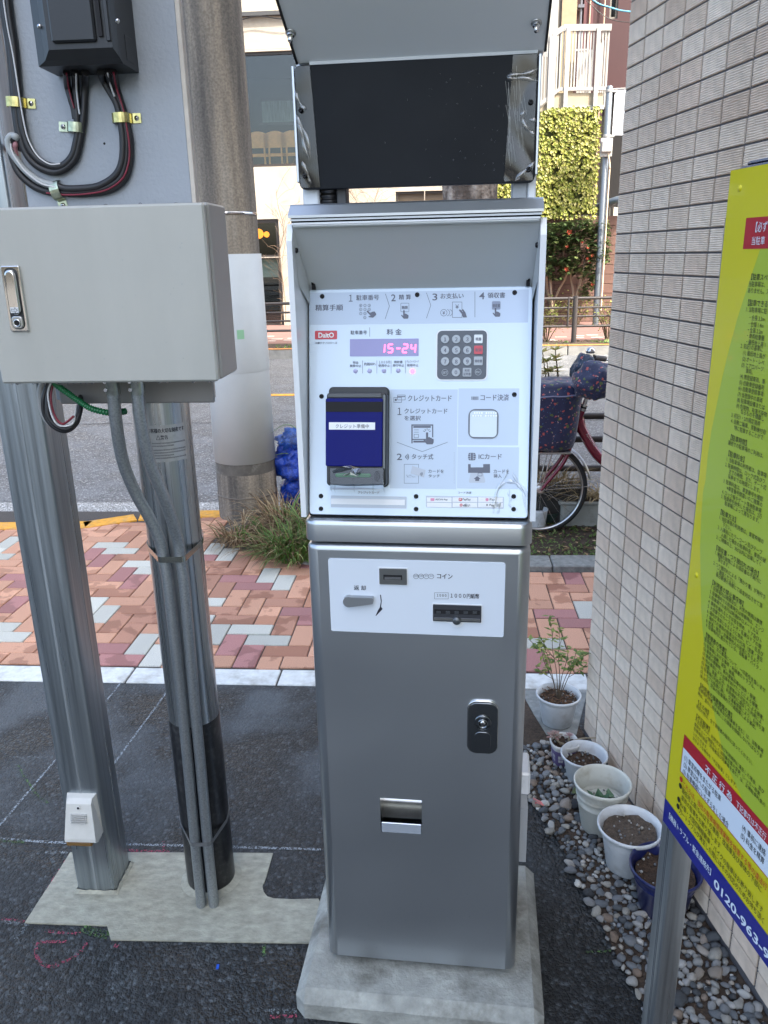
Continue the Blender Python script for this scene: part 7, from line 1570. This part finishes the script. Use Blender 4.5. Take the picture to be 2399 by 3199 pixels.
# ================================================================ far side: guard rail, shrubs
fr_ = thing('street_guard_rail', 'dark brown four-bar guard rail along the far kerb', 'guard rail', tuple(P(0, 13.35, .12)), -YS)
for v, r in ((932, .024), (961, .016), (988, .016), (1019, .020)):
    z = atD(1800, v, 13.35).z; b = MB(); b.tube([P(-9, 13.35, z), P(9, 13.35, z)], r, 8); obj('rail', b, M_gp, fr_, world=True)
s0_ = sd_(atD(1795, 1000, 13.35))[0]
for k in range(-5, 3):
    s = s0_+2.0*k; b = MB(); b.tube([P(s, 13.35, .1), P(s, 13.35, .86)], .042, 12); o_ = obj('rail_post', b, M_gp, fr_, world=True)
    b = MB(); b.tube([P(s-.11, 13.34, .40), P(s-.11, 13.34, .84)], .018, 8); obj('rail_upright', b, M_gp, o_, world=True)
M_az = rnd_mat('azalea_leaf', [(0, (.09, .13, .02)), (.5, (.20, .24, .05)), (1, (.36, .36, .10))], .55, island=True, trans=.3); M_tw = mat('twig', (.16, .11, .07), .85)
def bush(name, lab, s, d, h, w_, n, seed, mleaf, L_=.05, z0=.12, grp=None, cat='shrub', ntw=16, low=.35, flowers=None):
    t = thing(name, lab, cat, tuple(P(s, d, z0)), 0, grp); r_ = random.Random(seed); bs = MB(); bl = MB(); ends = []
    for k in range(ntw):
        a = r_.uniform(0, 6.3); q = w_*r_.uniform(.2, 1); e = Vector((q*cos(a), q*sin(a)*.6, h*r_.uniform(.55, 1))); sp_ = spline([Vector((.03*cos(a), .03*sin(a), 0)), e*.45+Vector((0, 0, h*.1)), e], 5); bs.tube(sp_, [.010*(1-.7*i/len(sp_)) for i in range(len(sp_))], 5); ends.append(sp_)
    for j in range(n):
        sp_ = ends[r_.randrange(ntw)]; c = sp_[-1-r_.randrange(int(len(sp_)*(1-low)))]+Vector((r_.gauss(0, .09), r_.gauss(0, .07), r_.gauss(0, .06))); a = r_.uniform(0, 6.3); bl.leaf(c, (cos(a), sin(a), r_.uniform(-.2, .9)), UP, L_*r_.uniform(.7, 1.2), L_*.5)
    obj('stem', bs, M_tw, t); obj('foliage', bl, mleaf, t)['kind'] = 'stuff'; return t
for i, (s, h, w_, lab) in enumerate(((1.75, .62, .42, 'sparse azalea under the far guard rail, nearest the payment machine'), (2.75, .66, .45, 'sparse azalea under the far guard rail, between rail post and tiled wall'), (3.55, .62, .40, 'sparse azalea under the far guard rail, half hidden by the tiled wall'))): bush('azalea_shrub', lab, s, 13.55, h, w_, 520, 40+i, M_az, .055, .12, 'azaleas along the far guard rail')
b = MB(); r_ = random.Random(77)
for i in range(1500):
    s = r_.uniform(-4.5, 4.2); d = r_.uniform(13.02, 13.5)
    if noise.noise(Vector((s*2, d*3, 0))) < -.05: continue
    a = r_.uniform(0, 6.3); b.leaf(P(s, d, .125), (cos(a)*.7, sin(a)*.7, .9), UP, r_.uniform(.03, .07), .018)
o = obj('verge_grass', b, M_gr, kind='stuff'); tag(o, 'short green grass along the foot of the far guard rail', 'grass')

# ================================================================ cream building across the street
DB = 17.8
def facade(mb, x0, x1, z0, z1, holes, d, dep, mi=0, mr=0):
    xs = sorted({x0, x1, *[h[0] for h in holes], *[h[2] for h in holes]}); zs = sorted({z0, z1, *[h[1] for h in holes], *[h[3] for h in holes]})
    for a, c in zip(xs[:-1], xs[1:]):
        for e, f in zip(zs[:-1], zs[1:]):
            if any(h[0] <= (a+c)/2 <= h[2] and h[1] <= (e+f)/2 <= h[3] for h in holes): continue
            mb.quad(P(a, d, e), P(c, d, e), P(c, d, f), P(a, d, f), mi)
    for h in holes:
        a, e, c, f = h
        mb.quad(P(a, d, e), P(a, d, f), P(a, d+dep, f), P(a, d+dep, e), mr); mb.quad(P(c, d, e), P(c, d+dep, e), P(c, d+dep, f), P(c, d, f), mr); mb.quad(P(a, d, f), P(c, d, f), P(c, d+dep, f), P(a, d+dep, f), mr); mb.quad(P(a, d, e), P(a, d+dep, e), P(c, d+dep, e), P(c, d, e), mr)
Zw = Z(740, 0, .4728)
def sz(zz, x, y, d=DB): p = atD(*zz(x, y), d); return p @ SX, p.z
wz1 = sz(Zw, 200, 338)[1]; wz0 = sz(Zw, 250, 1100)[1]; dz1 = sz(Z2b, 1550, 155)[1]; dz0 = sz(Z2b, 1550, 778)[1]; ds1 = sz(Z2b, 1622, 500)[0]
nz1, nz0 = atD(1300, 597, DB).z, atD(1300, 668, DB).z; ns0 = sd_(atD(1236, 620, DB))[0]
H1 = (-5.7, wz0, -2.3, wz1); H2 = (-5.2, dz0, ds1, dz1); H3 = (ns0, nz0, ns0+1.15, nz1)
M_crm = mat('render_cream', (.37, .325, .26), .75, var=(1.6, .05, 5), dirt=(2.2, (.60, .55, .47), .3)); M_brn = mat('frame_brown', (.030, .024, .020), .45); M_gl = glass('window_glass', (.82, .86, .85), .03, .01); M_int = mat('interior_dark', (.035, .037, .036), .9); M_curt = mat('curtain', (.30, .36, .34), .8, aniso=(14, 1, 1), var=(3.0, .4))
cbld = thing('cream_building', 'cream rendered building across the street with dark framed windows', 'building', tuple(P(-3.5, DB+3, .12)), -YS)
b = MB(); facade(b, -14, .30, 0, 11, [H1, H2, H3], DB, .16); b.quad(P(.30, DB, 0), P(.30, DB+7, 0), P(.30, DB+7, 11), P(.30, DB, 11)); b.quad(P(-14, DB, 11), P(.3, DB, 11), P(.3, DB+7, 11), P(-14, DB+7, 11)); b.quad(P(-14, DB, 0), P(-14, DB+7, 0), P(-14, DB+7, 11), P(-14, DB, 11)); b.quad(P(-14, DB+7, 0), P(.3, DB+7, 0), P(.3, DB+7, 11), P(-14, DB+7, 11)); cw = obj('wall', b, M_crm, cbld, world=True)
b = MB(); Mj = mat('wall_joint', (.42, .37, .30), .9)
for z in (1.55, wz0-.75, wz1+.05, wz1+1.75): b.box((-14, DB-.0025, z-.008), (.3, DB+.01, z+.008), Mb)
for s in [-5.2+1.22*i for i in range(5)]:
    if not (H1[0] < s < H1[2]): b.box((s-.007, DB-.002, 0), (s+.007, DB+.01, 11), Mb)
    else:
        b.box((s-.007, DB-.002, wz1+.1), (s+.007, DB+.01, 11), Mb); b.box((s-.007, DB-.002, dz1+.05), (s+.007, DB+.01, wz0-.06), Mb)
obj('wall_joint', b, Mj, cw, world=True)['kind'] = 'stuff'
zb_w = sz(Zw, 150, 95)[1]; b = MB(); b.box((-14, DB-.10, zb_w-.04), (.3, DB, zb_w+.03), Mb); obj('cable_tray', b, mat('tray_dark', (.05, .05, .05), .6), cbld, world=True)
b = MB(); b.tube(spline([P(-5, DB-.12, zb_w-.10), P(-4.2, DB-.12, zb_w-.16), P(-3.6, DB-.12, zb_w-.06), P(-3.0, DB-.12, zb_w-.13), P(-2.2, DB-.12, zb_w-.05)], 6), .010, 5); obj('loose_wire', b, M_black, cbld, world=True)
def window(h, d, par, mull=(), trans=(), fr=.07, m=None, pane=True, nm='window'):
    a, e, c, f = h; b = MB(); m = m or M_brn; y0, y1 = d+.045, d+.115
    b.box((a, y0, e), (a+fr, y1, f), Mb); b.box((c-fr, y0, e), (c, y1, f), Mb); b.box((a+fr, y0, f-fr), (c-fr, y1, f), Mb); b.box((a+fr, y0, e), (c-fr, y1, e+fr), Mb)
    for x in mull: b.box((x-fr*.4, y0+.004, e+fr), (x+fr*.4, y1-.004, f-fr), Mb)
    for z in trans: b.box((a+fr, y0+.006, z-fr*.5), (c-fr, y1-.006, z+fr*.5), Mb)
    w_ = obj(nm, b, m, par, world=True); zs = [e+fr]+sorted(trans)+[f-fr]; xs = [a+fr]+sorted(mull)+[c-fr]
    if pane:
        for x0, x1 in zip(xs[:-1], xs[1:]):
            for z0, z1 in zip(zs[:-1], zs[1:]): b = MB(); b.box((x0, d+.075, z0), (x1, d+.083, z1), Mb); obj('pane', b, M_gl, w_, world=True)
    return w_
window(H1, DB, cbld, mull=(-4.35,), fr=.055); dt1 = dz0+(dz1-dz0)*.66; window(H2, DB, cbld, mull=(-4.32,), trans=(dt1,), fr=.075)
window(H3, DB, cbld, fr=.05, pane=False)
b = MB(); b.box((H3[0]+.05, DB+.10, H3[1]+.05), (H3[2]-.05, DB+.15, H3[3]-.05), Mb); obj('window_backing', b, mat('awning_brown', (.10, .075, .05), .6), cbld, world=True); b = MB(); b.box((H3[0]+.12, DB+.03, H3[1]+.07), (H3[2]-.02, DB+.10, H3[1]+.19), Mb, bev=.01); b.box((H3[0]+.36, DB+.02, H3[1]+.13), (H3[2]-.02, DB+.031, H3[1]+.15), Mb); obj('blind_box', b, mat('blind_white', (.55, .53, .5), .5), cbld, world=True)
# rooms behind the glass
b = MB()
for (a, e, c, f), dp in ((H1, 2.6), (H2, 2.2)):
    y0, y1 = DB+.165, DB+dp
    b.quad(P(a, y1, e), P(c, y1, e), P(c, y1, f), P(a, y1, f)); b.quad(P(a, y0, e), P(c, y0, e), P(c, y1, e), P(a, y1, e)); b.quad(P(a, y0, f), P(c, y0, f), P(c, y1, f), P(a, y1, f)); b.quad(P(a, y0, e), P(a, y1, e), P(a, y1, f), P(a, y0, f)); b.quad(P(c, y0, e), P(c, y1, e), P(c, y1, f), P(c, y0, f))
obj('room', b, M_int, cbld, world=True)
b = MB(); z0, z1 = wz0+(wz1-wz0)*.55, wz0+(wz1-wz0)*.76
b.box((-4.1, DB+2.3, z0), (-2.6, DB+2.34, z1), Mb, mi=0); b.box((-4.2, DB+2.25, z0-.06), (-2.5, DB+2.29, z0), Mb, mi=1); b.box((-3.35, DB+2.24, z0), (-3.29, DB+2.29, z1), Mb, mi=1); obj('curtain', b, [M_curt, M_brn], cbld, world=True)
b = MB(); b.box((-5.1, DB+.20, dz0+(dz1-dz0)*.47), (ds1-.09, DB+.22, dt1-.05), Mb); obj('frosted_panel', b, mat('frosted_green', (.33, .42, .38), .5), cbld, world=True)
for (x, y, r) in ((1490, 240, .105), (1535, 244, .062)):
    p = atD(*Z2b(x, y), DB+.6); b = blob(p, (r, r, r), 1, 0, 3); o = obj('lantern', b, mat('lantern_glow', (1.0, .30, .03), .5, emit=.6), loc=tuple(p)); tag(o, 'larger round orange lantern glowing inside the shop window' if r > .1 else 'smaller round orange lantern glowing inside the shop window', 'lantern', 'round lanterns in the shop window')
M_ch = mat('chair_wood', (.78, .36, .10), .5, var=(8, .2)); zc_ = wz0+.06
for i, (x, lab) in enumerate(((145, 'wooden folding chair behind the upper window, nearest the utility pole'), (260, 'middle wooden folding chair behind the upper window'), (372, 'wooden folding chair behind the upper window, beside the black panel'))):
    p = atD(*Zw(x, 1060), DB+.28); t = thing('folding_chair', lab, 'chair', (p.x, p.y, zc_), -YS, 'wooden chairs behind the upper window'); w_ = .235
    def cbx(nm, x0, y0, z0, x1, y1, z1): b = MB(); b.box((x0, y0, z0), (x1, y1, z1), bev=.006); return obj(nm, b, M_ch, t)
    for sx in (-1, 1): cbx('leg', sx*w_-.018, -.02, 0, sx*w_+.018, .02, .52)
    b = MB(); n = 10; vs = []
    for k in range(n+1): q = -w_+2*w_*k/n; vs += [(q, -.025, .33), (q, -.025, .56+.09*cos(q/w_*1.35)), (q, .0, .33), (q, .0, .56+.09*cos(q/w_*1.35))]
    b.add(vs, [(4*k, 4*k+4, 4*k+5, 4*k+1) for k in range(n)]+[(4*k+1, 4*k+5, 4*k+7, 4*k+3) for k in range(n)]+[(4*k+2, 4*k+3, 4*k+7, 4*k+6) for k in range(n)]); obj('backrest', b, M_ch, t); cbx('stretcher', -w_, -.012, .16, w_, .012, .20); cbx('seat', -w_, .0, .20, w_, .34, .225)
# bare climbers on the cream wall
def bare(name, lab, pts, d, seed, n=14, r0=.012):
    w3 = spline([atD(u, v, d) for u, v in pts], 8); t = thing(name, lab, 'shrub', tuple(w3[0]), 0); r_ = random.Random(seed); b = MB(); b.tube(w3, [r0*(1-.7*i/len(w3)) for i in range(len(w3))], 6)
    for k in range(n):
        i = r_.randrange(len(w3)//5, len(w3)); p = w3[i]; s_ = r_.choice((-1, 1)); e = p+SX*s_*r_.uniform(.1, .42)+UP*r_.uniform(.05, .5); tw = spline([p, (p+e)/2+UP*.05, e], 4); b.tube(tw, [r0*.35]*len(tw), 4)
        for j in range(2): q = tw[r_.randrange(3, len(tw))]; e2 = q+SX*r_.uniform(-.18, .18)+UP*r_.uniform(.02, .2); b.tube([q, e2], r0*.2, 3)
    obj('branches', b, M_tw, t, world=True)
bare('bare_climber', 'bare twisting climber on the cream wall beside the lantern window', [(878, 1012), (884, 900), (872, 800), (886, 720), (868, 640), (862, 590)], DB-.12, 2)
bare('bare_climber', 'thin leafless climber on the cream wall close to the machine', [(893, 1010), (890, 930), (880, 830), (893, 740), (880, 660)], DB-.15, 5, 9, .009)
bare('bare_sapling', 'leafless twigs on the cream wall seen through the gap above the machine', [(1140, 760), (1130, 690), (1118, 640), (1095, 600)], DB-.15, 9, 16, .011)
bare('bare_sapling', 'second leafless twig cluster near the brown window niche', [(1165, 760), (1160, 690), (1168, 640), (1180, 598)], DB-.15, 11, 14, .010)

# ================================================================ dark red building, stair, ivy screen on the right
M_rb = mat('cladding_red', (.038, .008, .009), .55, var=(1.2, .1)); M_rb2 = mat('cladding_wine', (.10, .032, .036), .55); M_drk = mat('recess_black', (.010, .009, .009), .9); M_wm = mat('rail_white', (.33, .32, .30), .45); M_cream2 = mat('column_cream', (.29, .225, .14), .7, var=(6, .12)); M_slb = mat('landing_cream', (.36, .295, .20), .6, var=(5, .06)); M_gw = mat('wall_greige', (.17, .155, .135), .8)
rb = thing('red_building', 'dark red clad building behind the white stair', 'building', tuple(P(4, 21, .12)), -YS)
ZR = Z(1680, 0, .33613); DR = 19.0
def sr(x, y, d=DR): return sz(ZR, x, y, d)
bz = sr(700, 800)[1]
hol = (sr(600, 1000, DR)[0], 1.9, 8.0, sr(700, 830)[1]); win = (sr(668, 90)[0], sr(668, 175)[1], sr(745, 90)[0], 9.0)
b = MB(); facade(b, .32, 14, 0, 12, [hol, win], DR, .25); b.quad(P(.32, DR, 0), P(.32, DR+6, 0), P(.32, DR+6, 12), P(.32, DR, 12)); b.quad(P(.32, DR, 12), P(14, DR, 12), P(14, DR+6, 12), P(.32, DR+6, 12)); obj('wall', b, M_rb, rb, world=True)
b = MB(); b.box((hol[0]-.1, DR+.26, 1.5), (hol[2], DR+2.5, hol[3]+.1), Mb); b.box((hol[0], DR-.01, 0), (8, DR+.2, 1.89), Mb); obj('recess', b, M_drk, rb, world=True)
b = MB(); b.box((sr(425, 100)[0], DR-.06, sr(425, 250)[1]-.6), (sr(512, 100)[0], DR-.001, 9), Mb); obj('wall_panel', b, M_rb2, rb, world=True)
window(win, DR, rb, fr=.04, m=M_gw); b = MB(); b.box((win[0], DR+.2, win[1]), (win[2], DR+.24, win[3]), Mb); obj('window_backing', b, M_int, rb, world=True)
for x in (478, 612):
    b = MB(); s = sr(x, 100)[0]; b.tube([P(s, DR-.09, 3.5), P(s, DR-.09, 11)], .016, 6); obj('drainpipe', b, mat('pipe_tan', (.42, .30, .22), .6), rb, world=True)
b = MB(); s = sr(393, 100)[0]; b.tube([P(s, DR-.10, 4.0), P(s, DR-.10, 11)], .028, 8); b.box((s-.06, DR-.16, sr(393, 90)[1]), (s+.06, DR-.04, sr(393, 60)[1]), Mb); obj('drainpipe', b, mat('pipe_slate', (.10, .105, .13), .5), rb, world=True)
sh = thing('stair_house', 'cream and grey stair tower wall beside the red building', 'building', tuple(P(1.4, 18.9, .12)), -YS)
b = MB(); s0, s1, s2 = sr(60, 100, 18.6)[0]-1.2, sr(222, 100, 18.6)[0], sr(360, 100, 18.6)[0]
b.box((s0, 18.6, .1), (s1, 18.95, 11), Mb, mi=1); b.box((s1, 18.55, .1), (s2, 18.95, 11), Mb); obj('wall', b, [M_cream2, M_gw], sh, world=True)
b = MB()
for i in range(7): b.box((s0+.1+i*.17, 18.56, 5.0), (s0+.14+i*.17, 18.6, 11), Mb)
obj('wall_batten', b, M_wm, sh, world=True)['kind'] = 'stuff'
st_ = thing('outdoor_stair', 'white railed outdoor stair landing above the ivy screen', 'stair', tuple(P(2.6, 17.5, 4.1)), -YS)
DS = 17.4
def sp(x, y, d=DS): q = sz(ZR, x, y, d); return q
sl = [sp(185, 865), sp(605, 862), sp(600, 1008), sp(225, 1005), sp(20, 1150), sp(-300, 1400), sp(-300, 1230), sp(20, 1010)]
b = MB(); FSt = frame(P(0, DS), SX, UP)
b.prism([(x, z) for x, z in sl][::-1], -1.15, 0, FSt); obj('landing', b, M_slb, st_, world=True)
b = MB(); e0, e1 = sp(215, 1000), sp(600, 1006); b.box((e0[0], DS-.03, e1[1]-.02), (e1[0]+.03, DS+.02, e1[1]+.05), Mb); obj('landing_edge', b, M_wm, st_, world=True)
def bar(p, q, w_, h_, nm='rail', dep=.05, m=M_wm, par=st_):
    b = MB(); a = Vector((p[0], p[1])); c = Vector((q[0], q[1])); t = (c-a).normalized(); nn = Vector((-t.y, t.x))*h_/2
    b.prism([tuple(a-nn), tuple(c-nn), tuple(c+nn), tuple(a+nn)], .0, dep, FSt); return obj(nm, b, m, par, world=True)
T0, T1, T2 = sp(-300, 640), sp(238, 262), sp(682, 258); B0_, B1, B2 = sp(-300, 1215), sp(200, 832), sp(640, 826)
bar(T0, T1, .05, .09); bar(T1, T2, .05, .11); bar(B0_, B1, .04, .06); bar(B1, B2, .04, .06)
def yat(a, c, x): return a[1]+(c[1]-a[1])*(x-a[0])/(c[0]-a[0])
for i in range(-7, 23):
    xz = 210+i*27.5; x = sp(xz, 500)[0]
    if x > T2[0]-.02: break
    zt = yat(T1, T2, x) if x > T1[0] else yat(T0, T1, x); zb = yat(B1, B2, x) if x > B1[0] else yat(B0_, B1, x)
    bar((x, zb), (x, zt-.04), 0, .026, 'baluster', .026)
for xz in (120, 148, 272, 553):
    x = sp(xz, 500)[0]; zt = yat(T1, T2, x) if x > T1[0] else yat(T0, T1, x); zb = (yat(B1, B2, x) if x > B1[0] else yat(B0_, B1, x))-.38
    bar((x, zb), (x, zt), 0, .075, 'stair_post', .07)
for k in range(4):                                                     # return side of the landing rail
    b = MB(); b.box((T2[0]-.05, DS+.05+.25*k, B2[1]-.3), (T2[0]-.02, DS+.09+.25*k, T2[1]), Mb); obj('baluster', b, M_wm, st_, world=True)
b = MB(); b.box((T2[0]-.06, DS, T2[1]-.05), (T2[0]-.01, DS+1.0, T2[1]+.05), Mb); obj('rail', b, M_wm, st_, world=True)
for k in range(5):                                                     # rear gate seen through the rail
    x0 = sp(375+28*k, 500, 18.4)[0]; b = MB(); b.box((x0, 18.4, 4.2), (x0+.05, 18.43, sp(400, 465, 18.4)[1]), Mb); obj('gate_bar', b, M_wm, st_, world=True)
b = MB(); b.box((sp(360, 0, 18.4)[0], 18.39, sp(400, 472, 18.4)[1]), (sp(500, 0, 18.4)[0], 18.44, sp(400, 455, 18.4)[1]), Mb); obj('gate_rail', b, M_wm, st_, world=True)
for k in range(8):                                                     # upper flight uprights
    x = sp(75+26*k*.9, 60, 17.9)[0]; b = MB(); b.box((x, 17.9, 5.2), (x+.05, 17.95, 9), Mb); obj('baluster', b, M_wm, st_, world=True) if k < 5 else None
# ivy screen and slatted fence below it
iv = thing('ivy_screen', 'tall panel of yellow-green artificial ivy under the stair landing', 'hedge', tuple(P(2.0, 17.3, 2.1)), -YS)
i0, i1 = .93, sd_(atD(1860, 500, 17.3))[0]; iz0, iz1 = atD(1760, 672, 17.3).z, atD(1790, 345, 17.3).z
b = MB(); b.box((i0, 17.30, iz0), (i1, 17.33, iz1), Mb); obj('backing', b, mat('ivy_backing', (.05, .055, .012), .9), iv, world=True)
b = MB(); r_ = random.Random(55)
for i in range(6500):
    s = r_.uniform(i0-.04, i1+.05); z = r_.uniform(iz0-.06, iz1+.05)
    if z > iz1-.45+(s-i0)*.42 or noise.noise(Vector((s*6, z*6, 2))) < -.36: continue
    a = r_.gauss(-pi/2, .8); b.leaf(P(s, 17.28-r_.random()*.09, z), SX*cos(a)*.8+UP*sin(a)*.9-DY*r_.uniform(.1, .8), -DY, r_.uniform(.05, .085), r_.uniform(.042, .062), 0, .45)
obj('foliage', b, rnd_mat('ivy_leaf', [(0, (.11, .14, .014)), (.35, (.24, .26, .035)), (.7, (.37, .35, .085)), (1, (.48, .44, .18))], .5, island=True, trans=.15), iv, world=True)['kind'] = 'stuff'
fz0, fz1 = atD(1760, 725, 17.7).z, atD(1760, 655, 17.7).z
sf = thing('slat_fence', 'white wall strip with brown upright slats below the ivy screen', 'fence', tuple(P(2.4, 17.7, .12)), -YS)
b = MB(); b.box((.9, 17.72, .1), (3.7, 17.86, fz1+.02), Mb); obj('wall', b, mat('fence_wall', (.60, .56, .48), .7), sf, world=True)
for i in range(30): b = MB(); s = .95+i*.088; b.box((s, 17.68, fz0-.15), (s+.04, 17.718, fz1+.12), Mb); obj('slat', b, M_brn, sf, world=True)
# block wall, individual blocks
bwl = thing('block_wall', 'reddish brown block wall behind the red-flowered shrub', 'wall', tuple(P(2.6, 17.55, .12)), -YS)
M_blk = mat('block_brown', (.135, .075, .058), .85, var=(6, .18, 5), bump=(60, .004)); b = MB(); b.box((1.0, 17.50, .1), (4.72, 17.66, 2.12), Mb); obj('core', b, mat('block_joint', (.05, .032, .027), .9), bwl, world=True)
b = MB(); b.box((.004, 0, .004), (.456, .03, .186), bev=.005); mbk = mesh('block', b, M_blk)
for r in range(11):
    for c in range(8): inst('block', mbk, bwl, FR[bwl.name].inverted() @ P(1.0+c*.46+(.0 if r % 2 else -.0), 17.475, .12+r*.19), (0, 0, 0))
# street pole with banner, meter box and conduit
ps_ = thing('steel_street_pole', 'slim grey steel street pole carrying a white banner beside the red building', 'pole', tuple(P(3.09, 16.5, .12)), -YS)
zpt = atD(1909, 268, 16.5).z; b = MB(); b.lathe([(.062, 0), (.062, zpt-.14), (.045, zpt-.12), (0, zpt-.12)], 20); b.lathe([(.066, 1.0), (.066, 1.02)], 20); shp = obj('shaft', b, mat('pole_grey', (.15, .17, .19), .4, .5), ps_)
for v in (285, 425): b = MB(); z = atD(1905, v, 16.5).z-.12; b.lathe([(.066, z-.025), (.069, z-.02), (.069, z+.02), (.066, z+.025)], 20); b.box((.05, -.02, z-.018), (.14, .02, z+.018)); obj('bracket', b, M_wm, ps_)
z = atD(1900, 462, 16.5).z-.12; b = MB(); b.box((-.11, -.16, z-.09), (.09, -.06, z+.11), bev=.015); b.box((-.12, -.10, z-.16), (.10, -.055, z+.16), bev=.006); obj('camera_box', b, M_wm, ps_)
b = MB(); b.tube(spline([(.03, -.10, z-.1), (.075, -.09, z-.35), (.075, -.075, z-.6), (.075, -.075, .3)], 6), .016, 6); obj('conduit', b, mat('conduit_tan', (.62, .50, .36), .5), ps_)
bq = [atD(1921, 279, 16.5), atD(1999, 268, 16.5), atD(1999, 420, 16.5), atD(1913, 424, 16.5)]; x0, x1 = bq[0] @ SX, bq[1] @ SX; zt_, zb_ = bq[0].z, bq[3].z
bn = thing('banner', 'white cloth banner with faint grey lettering on the steel street pole', 'banner', tuple(P((x0+x1)/2, 16.5, zb_)), -YS); b = MB(); n = 10; vs = []
for i in range(n+1): q = x0+(x0+.62-x0)*i/n; vs += [P(q, 16.5+.02*sin(i*.9), zb_+.01*sin(i)), P(q, 16.5+.008*sin(i*.9), zt_)]
b.add(vs, [(2*i, 2*i+2, 2*i+3, 2*i+1) for i in range(n)], 0, True); clo = obj('cloth', b, mat('banner_white', (.50, .52, .54), .7, var=(5, .05)), bn, world=True)
Fbn = frame(P(0, 16.475), SX, UP); b = MB(); l = sz(Z(1800, 0, .3617), 335, 1008, 16.475); e = sz(Z(1800, 0, .3617), 455, 1030, 16.475); put(b, Fbn, 'LIFE SCH', l[0], e[1], e[0], l[1], 0, 0, .0); l = sz(Z(1800, 0, .3617), 335, 1036, 16.475); e = sz(Z(1800, 0, .3617), 448, 1062, 16.475); put(b, Fbn, '根岸こども', l[0], e[1], e[0], l[1], 0, 0, .0); obj('lettering', b, mat('banner_ink', (.32, .34, .36), .7), clo, world=True)
b = MB(); b.tube([P(x0-.1, 16.5, zt_+.005), P(x0+.64, 16.5, zt_+.02)], .010, 6); obj('banner_rod', b, M_wm, bn, world=True)
# big vent pipe near the wall
vp = atD(1925, 625, 17.2); t = thing('vent_pipe', 'grey vent pipe sticking out near the tiled wall corner', 'pipe', tuple(vp), -YS); b = MB(); b.tube([vp-SX*.35-UP*.12+DY*.8, vp+SX*.0, vp+SX*.25+UP*.05], .07, 14); b.tube([vp+SX*.12+UP*.02, vp+SX*.40+UP*.10], .12, 16); obj('pipe', b, mat('vent_slate', (.14, .17, .20), .45, .4), t, world=True)
# camellia with red flowers
cz = .14; M_cam = rnd_mat('camellia_leaf', [(0, (.018, .035, .014)), (.45, (.04, .07, .024)), (.8, (.075, .11, .035)), (1, (.16, .19, .07))], .32, island=True, trans=.1, spec=.6)
cam_t = thing('camellia_shrub', 'dark green camellia with red flowers against the brown block wall', 'shrub', tuple(P(2.42, 16.85, .12)), 0); ZC2 = Z(1600, 600, .48164); bs = MB(); ends = []; r_ = random.Random(21)
for base_, pts in (((262, 785), [(250, 620), (248, 500), (262, 430), (290, 300)]), ((240, 790), [(300, 640), (350, 540), (330, 420), (360, 280)]), ((395, 760), [(395, 640), (380, 540), (420, 430), (440, 330)]), ((410, 700), [(440, 590), (460, 500), (480, 400), (520, 300)]), ((405, 760), [(430, 610), (500, 520), (560, 380), (590, 260)]), ((262, 785), [(230, 650), (222, 520), (215, 400), (225, 300)])):
    w3 = spline([atD(*ZC2(*q), 16.85+r_.uniform(-.2, .2)) for q in [base_]+pts], 6); bs.tube(w3, [.028*(1-.65*i/len(w3)) for i in range(len(w3))], 7); ends.append(w3)
obj('stem', bs, mat('camellia_stem', (.33, .24, .17), .8), cam_t, world=True); bl = MB(); k = 0
while k < 5600:
    x, y = r_.uniform(190, 625), r_.uniform(170, 700); hole = noise.noise(Vector((x*.016, y*.016, 3)))
    lim = 570 if x < 330 else 530 if x < 440 else 700 if x < 545 else 450
    if y > lim or y < 175+abs(x-480)*.12 or hole < -.34+(.15 if y > 450 else 0) or (x < 215 and y > 480): continue
    k += 1; p = atD(*ZC2(x, y), 16.85+r_.gauss(0, .22)); a = r_.uniform(0, 6.3); bl.leaf(p, SX*cos(a)+UP*r_.uniform(-.5, .4)+DY*sin(a), UP, r_.uniform(.08, .13), r_.uniform(.05, .07))
obj('foliage', bl, M_cam, cam_t, world=True)['kind'] = 'stuff'
M_fl = mat('flower_red', (.46, .07, .03), .5)
for x, y, r in ((368, 258, .075), (352, 352, .05), (490, 357, .05), (517, 408, .05), (487, 430, .05), (350, 500, .075), (520, 598, .06), (500, 455, .03), (455, 325, .03)):
    p = atD(*ZC2(x, y), 16.5); b = MB()
    for q in range(9): a = q*2.4; b.leaf(p, SX*cos(a)+UP*sin(a)-DY*(.3+.5*(q % 3)/2), -DY, r*(.45+.25*(q % 3)), r*.6, 0, .6)
    obj('flower', b, M_fl, cam_t, world=True)
bush('low_shrub', 'dull green low shrub at the foot of the brown block wall near the machine', 1.9, 16.9, .9, .5, 420, 91, M_cam, .08, .12); bush('low_shrub', 'dull green low shrub at the foot of the brown block wall beside the steel pole', 2.75, 16.7, .55, .4, 300, 92, M_az, .07, .12)
# overhead wires by the red building
for nm, pts, r, m, lab in (('overhead_cable', [(1840, -10), (1870, 12), (1905, 23), (1940, 33), (2000, 40)], .013, mat('cable_blue', (.08, .30, .45), .4), 'blue overhead cable crossing in front of the red building'), ('overhead_wire', [(1800, -40), (1860, 10), (1905, 24)], .008, M_black, 'thin dark overhead wire joining the blue cable'), ('overhead_wire', [(1820, -10), (1880, 45), (1930, 66), (2000, 70)], .006, M_black, 'thin dark wire hanging lowest before the red building')):
    w3 = spline([atD(u, v, 15.0) for u, v in pts], 6); b = MB(); b.tube(w3, r, 6); o = obj(nm, b, m, loc=tuple(w3[0])); tag(o, lab, 'wire')
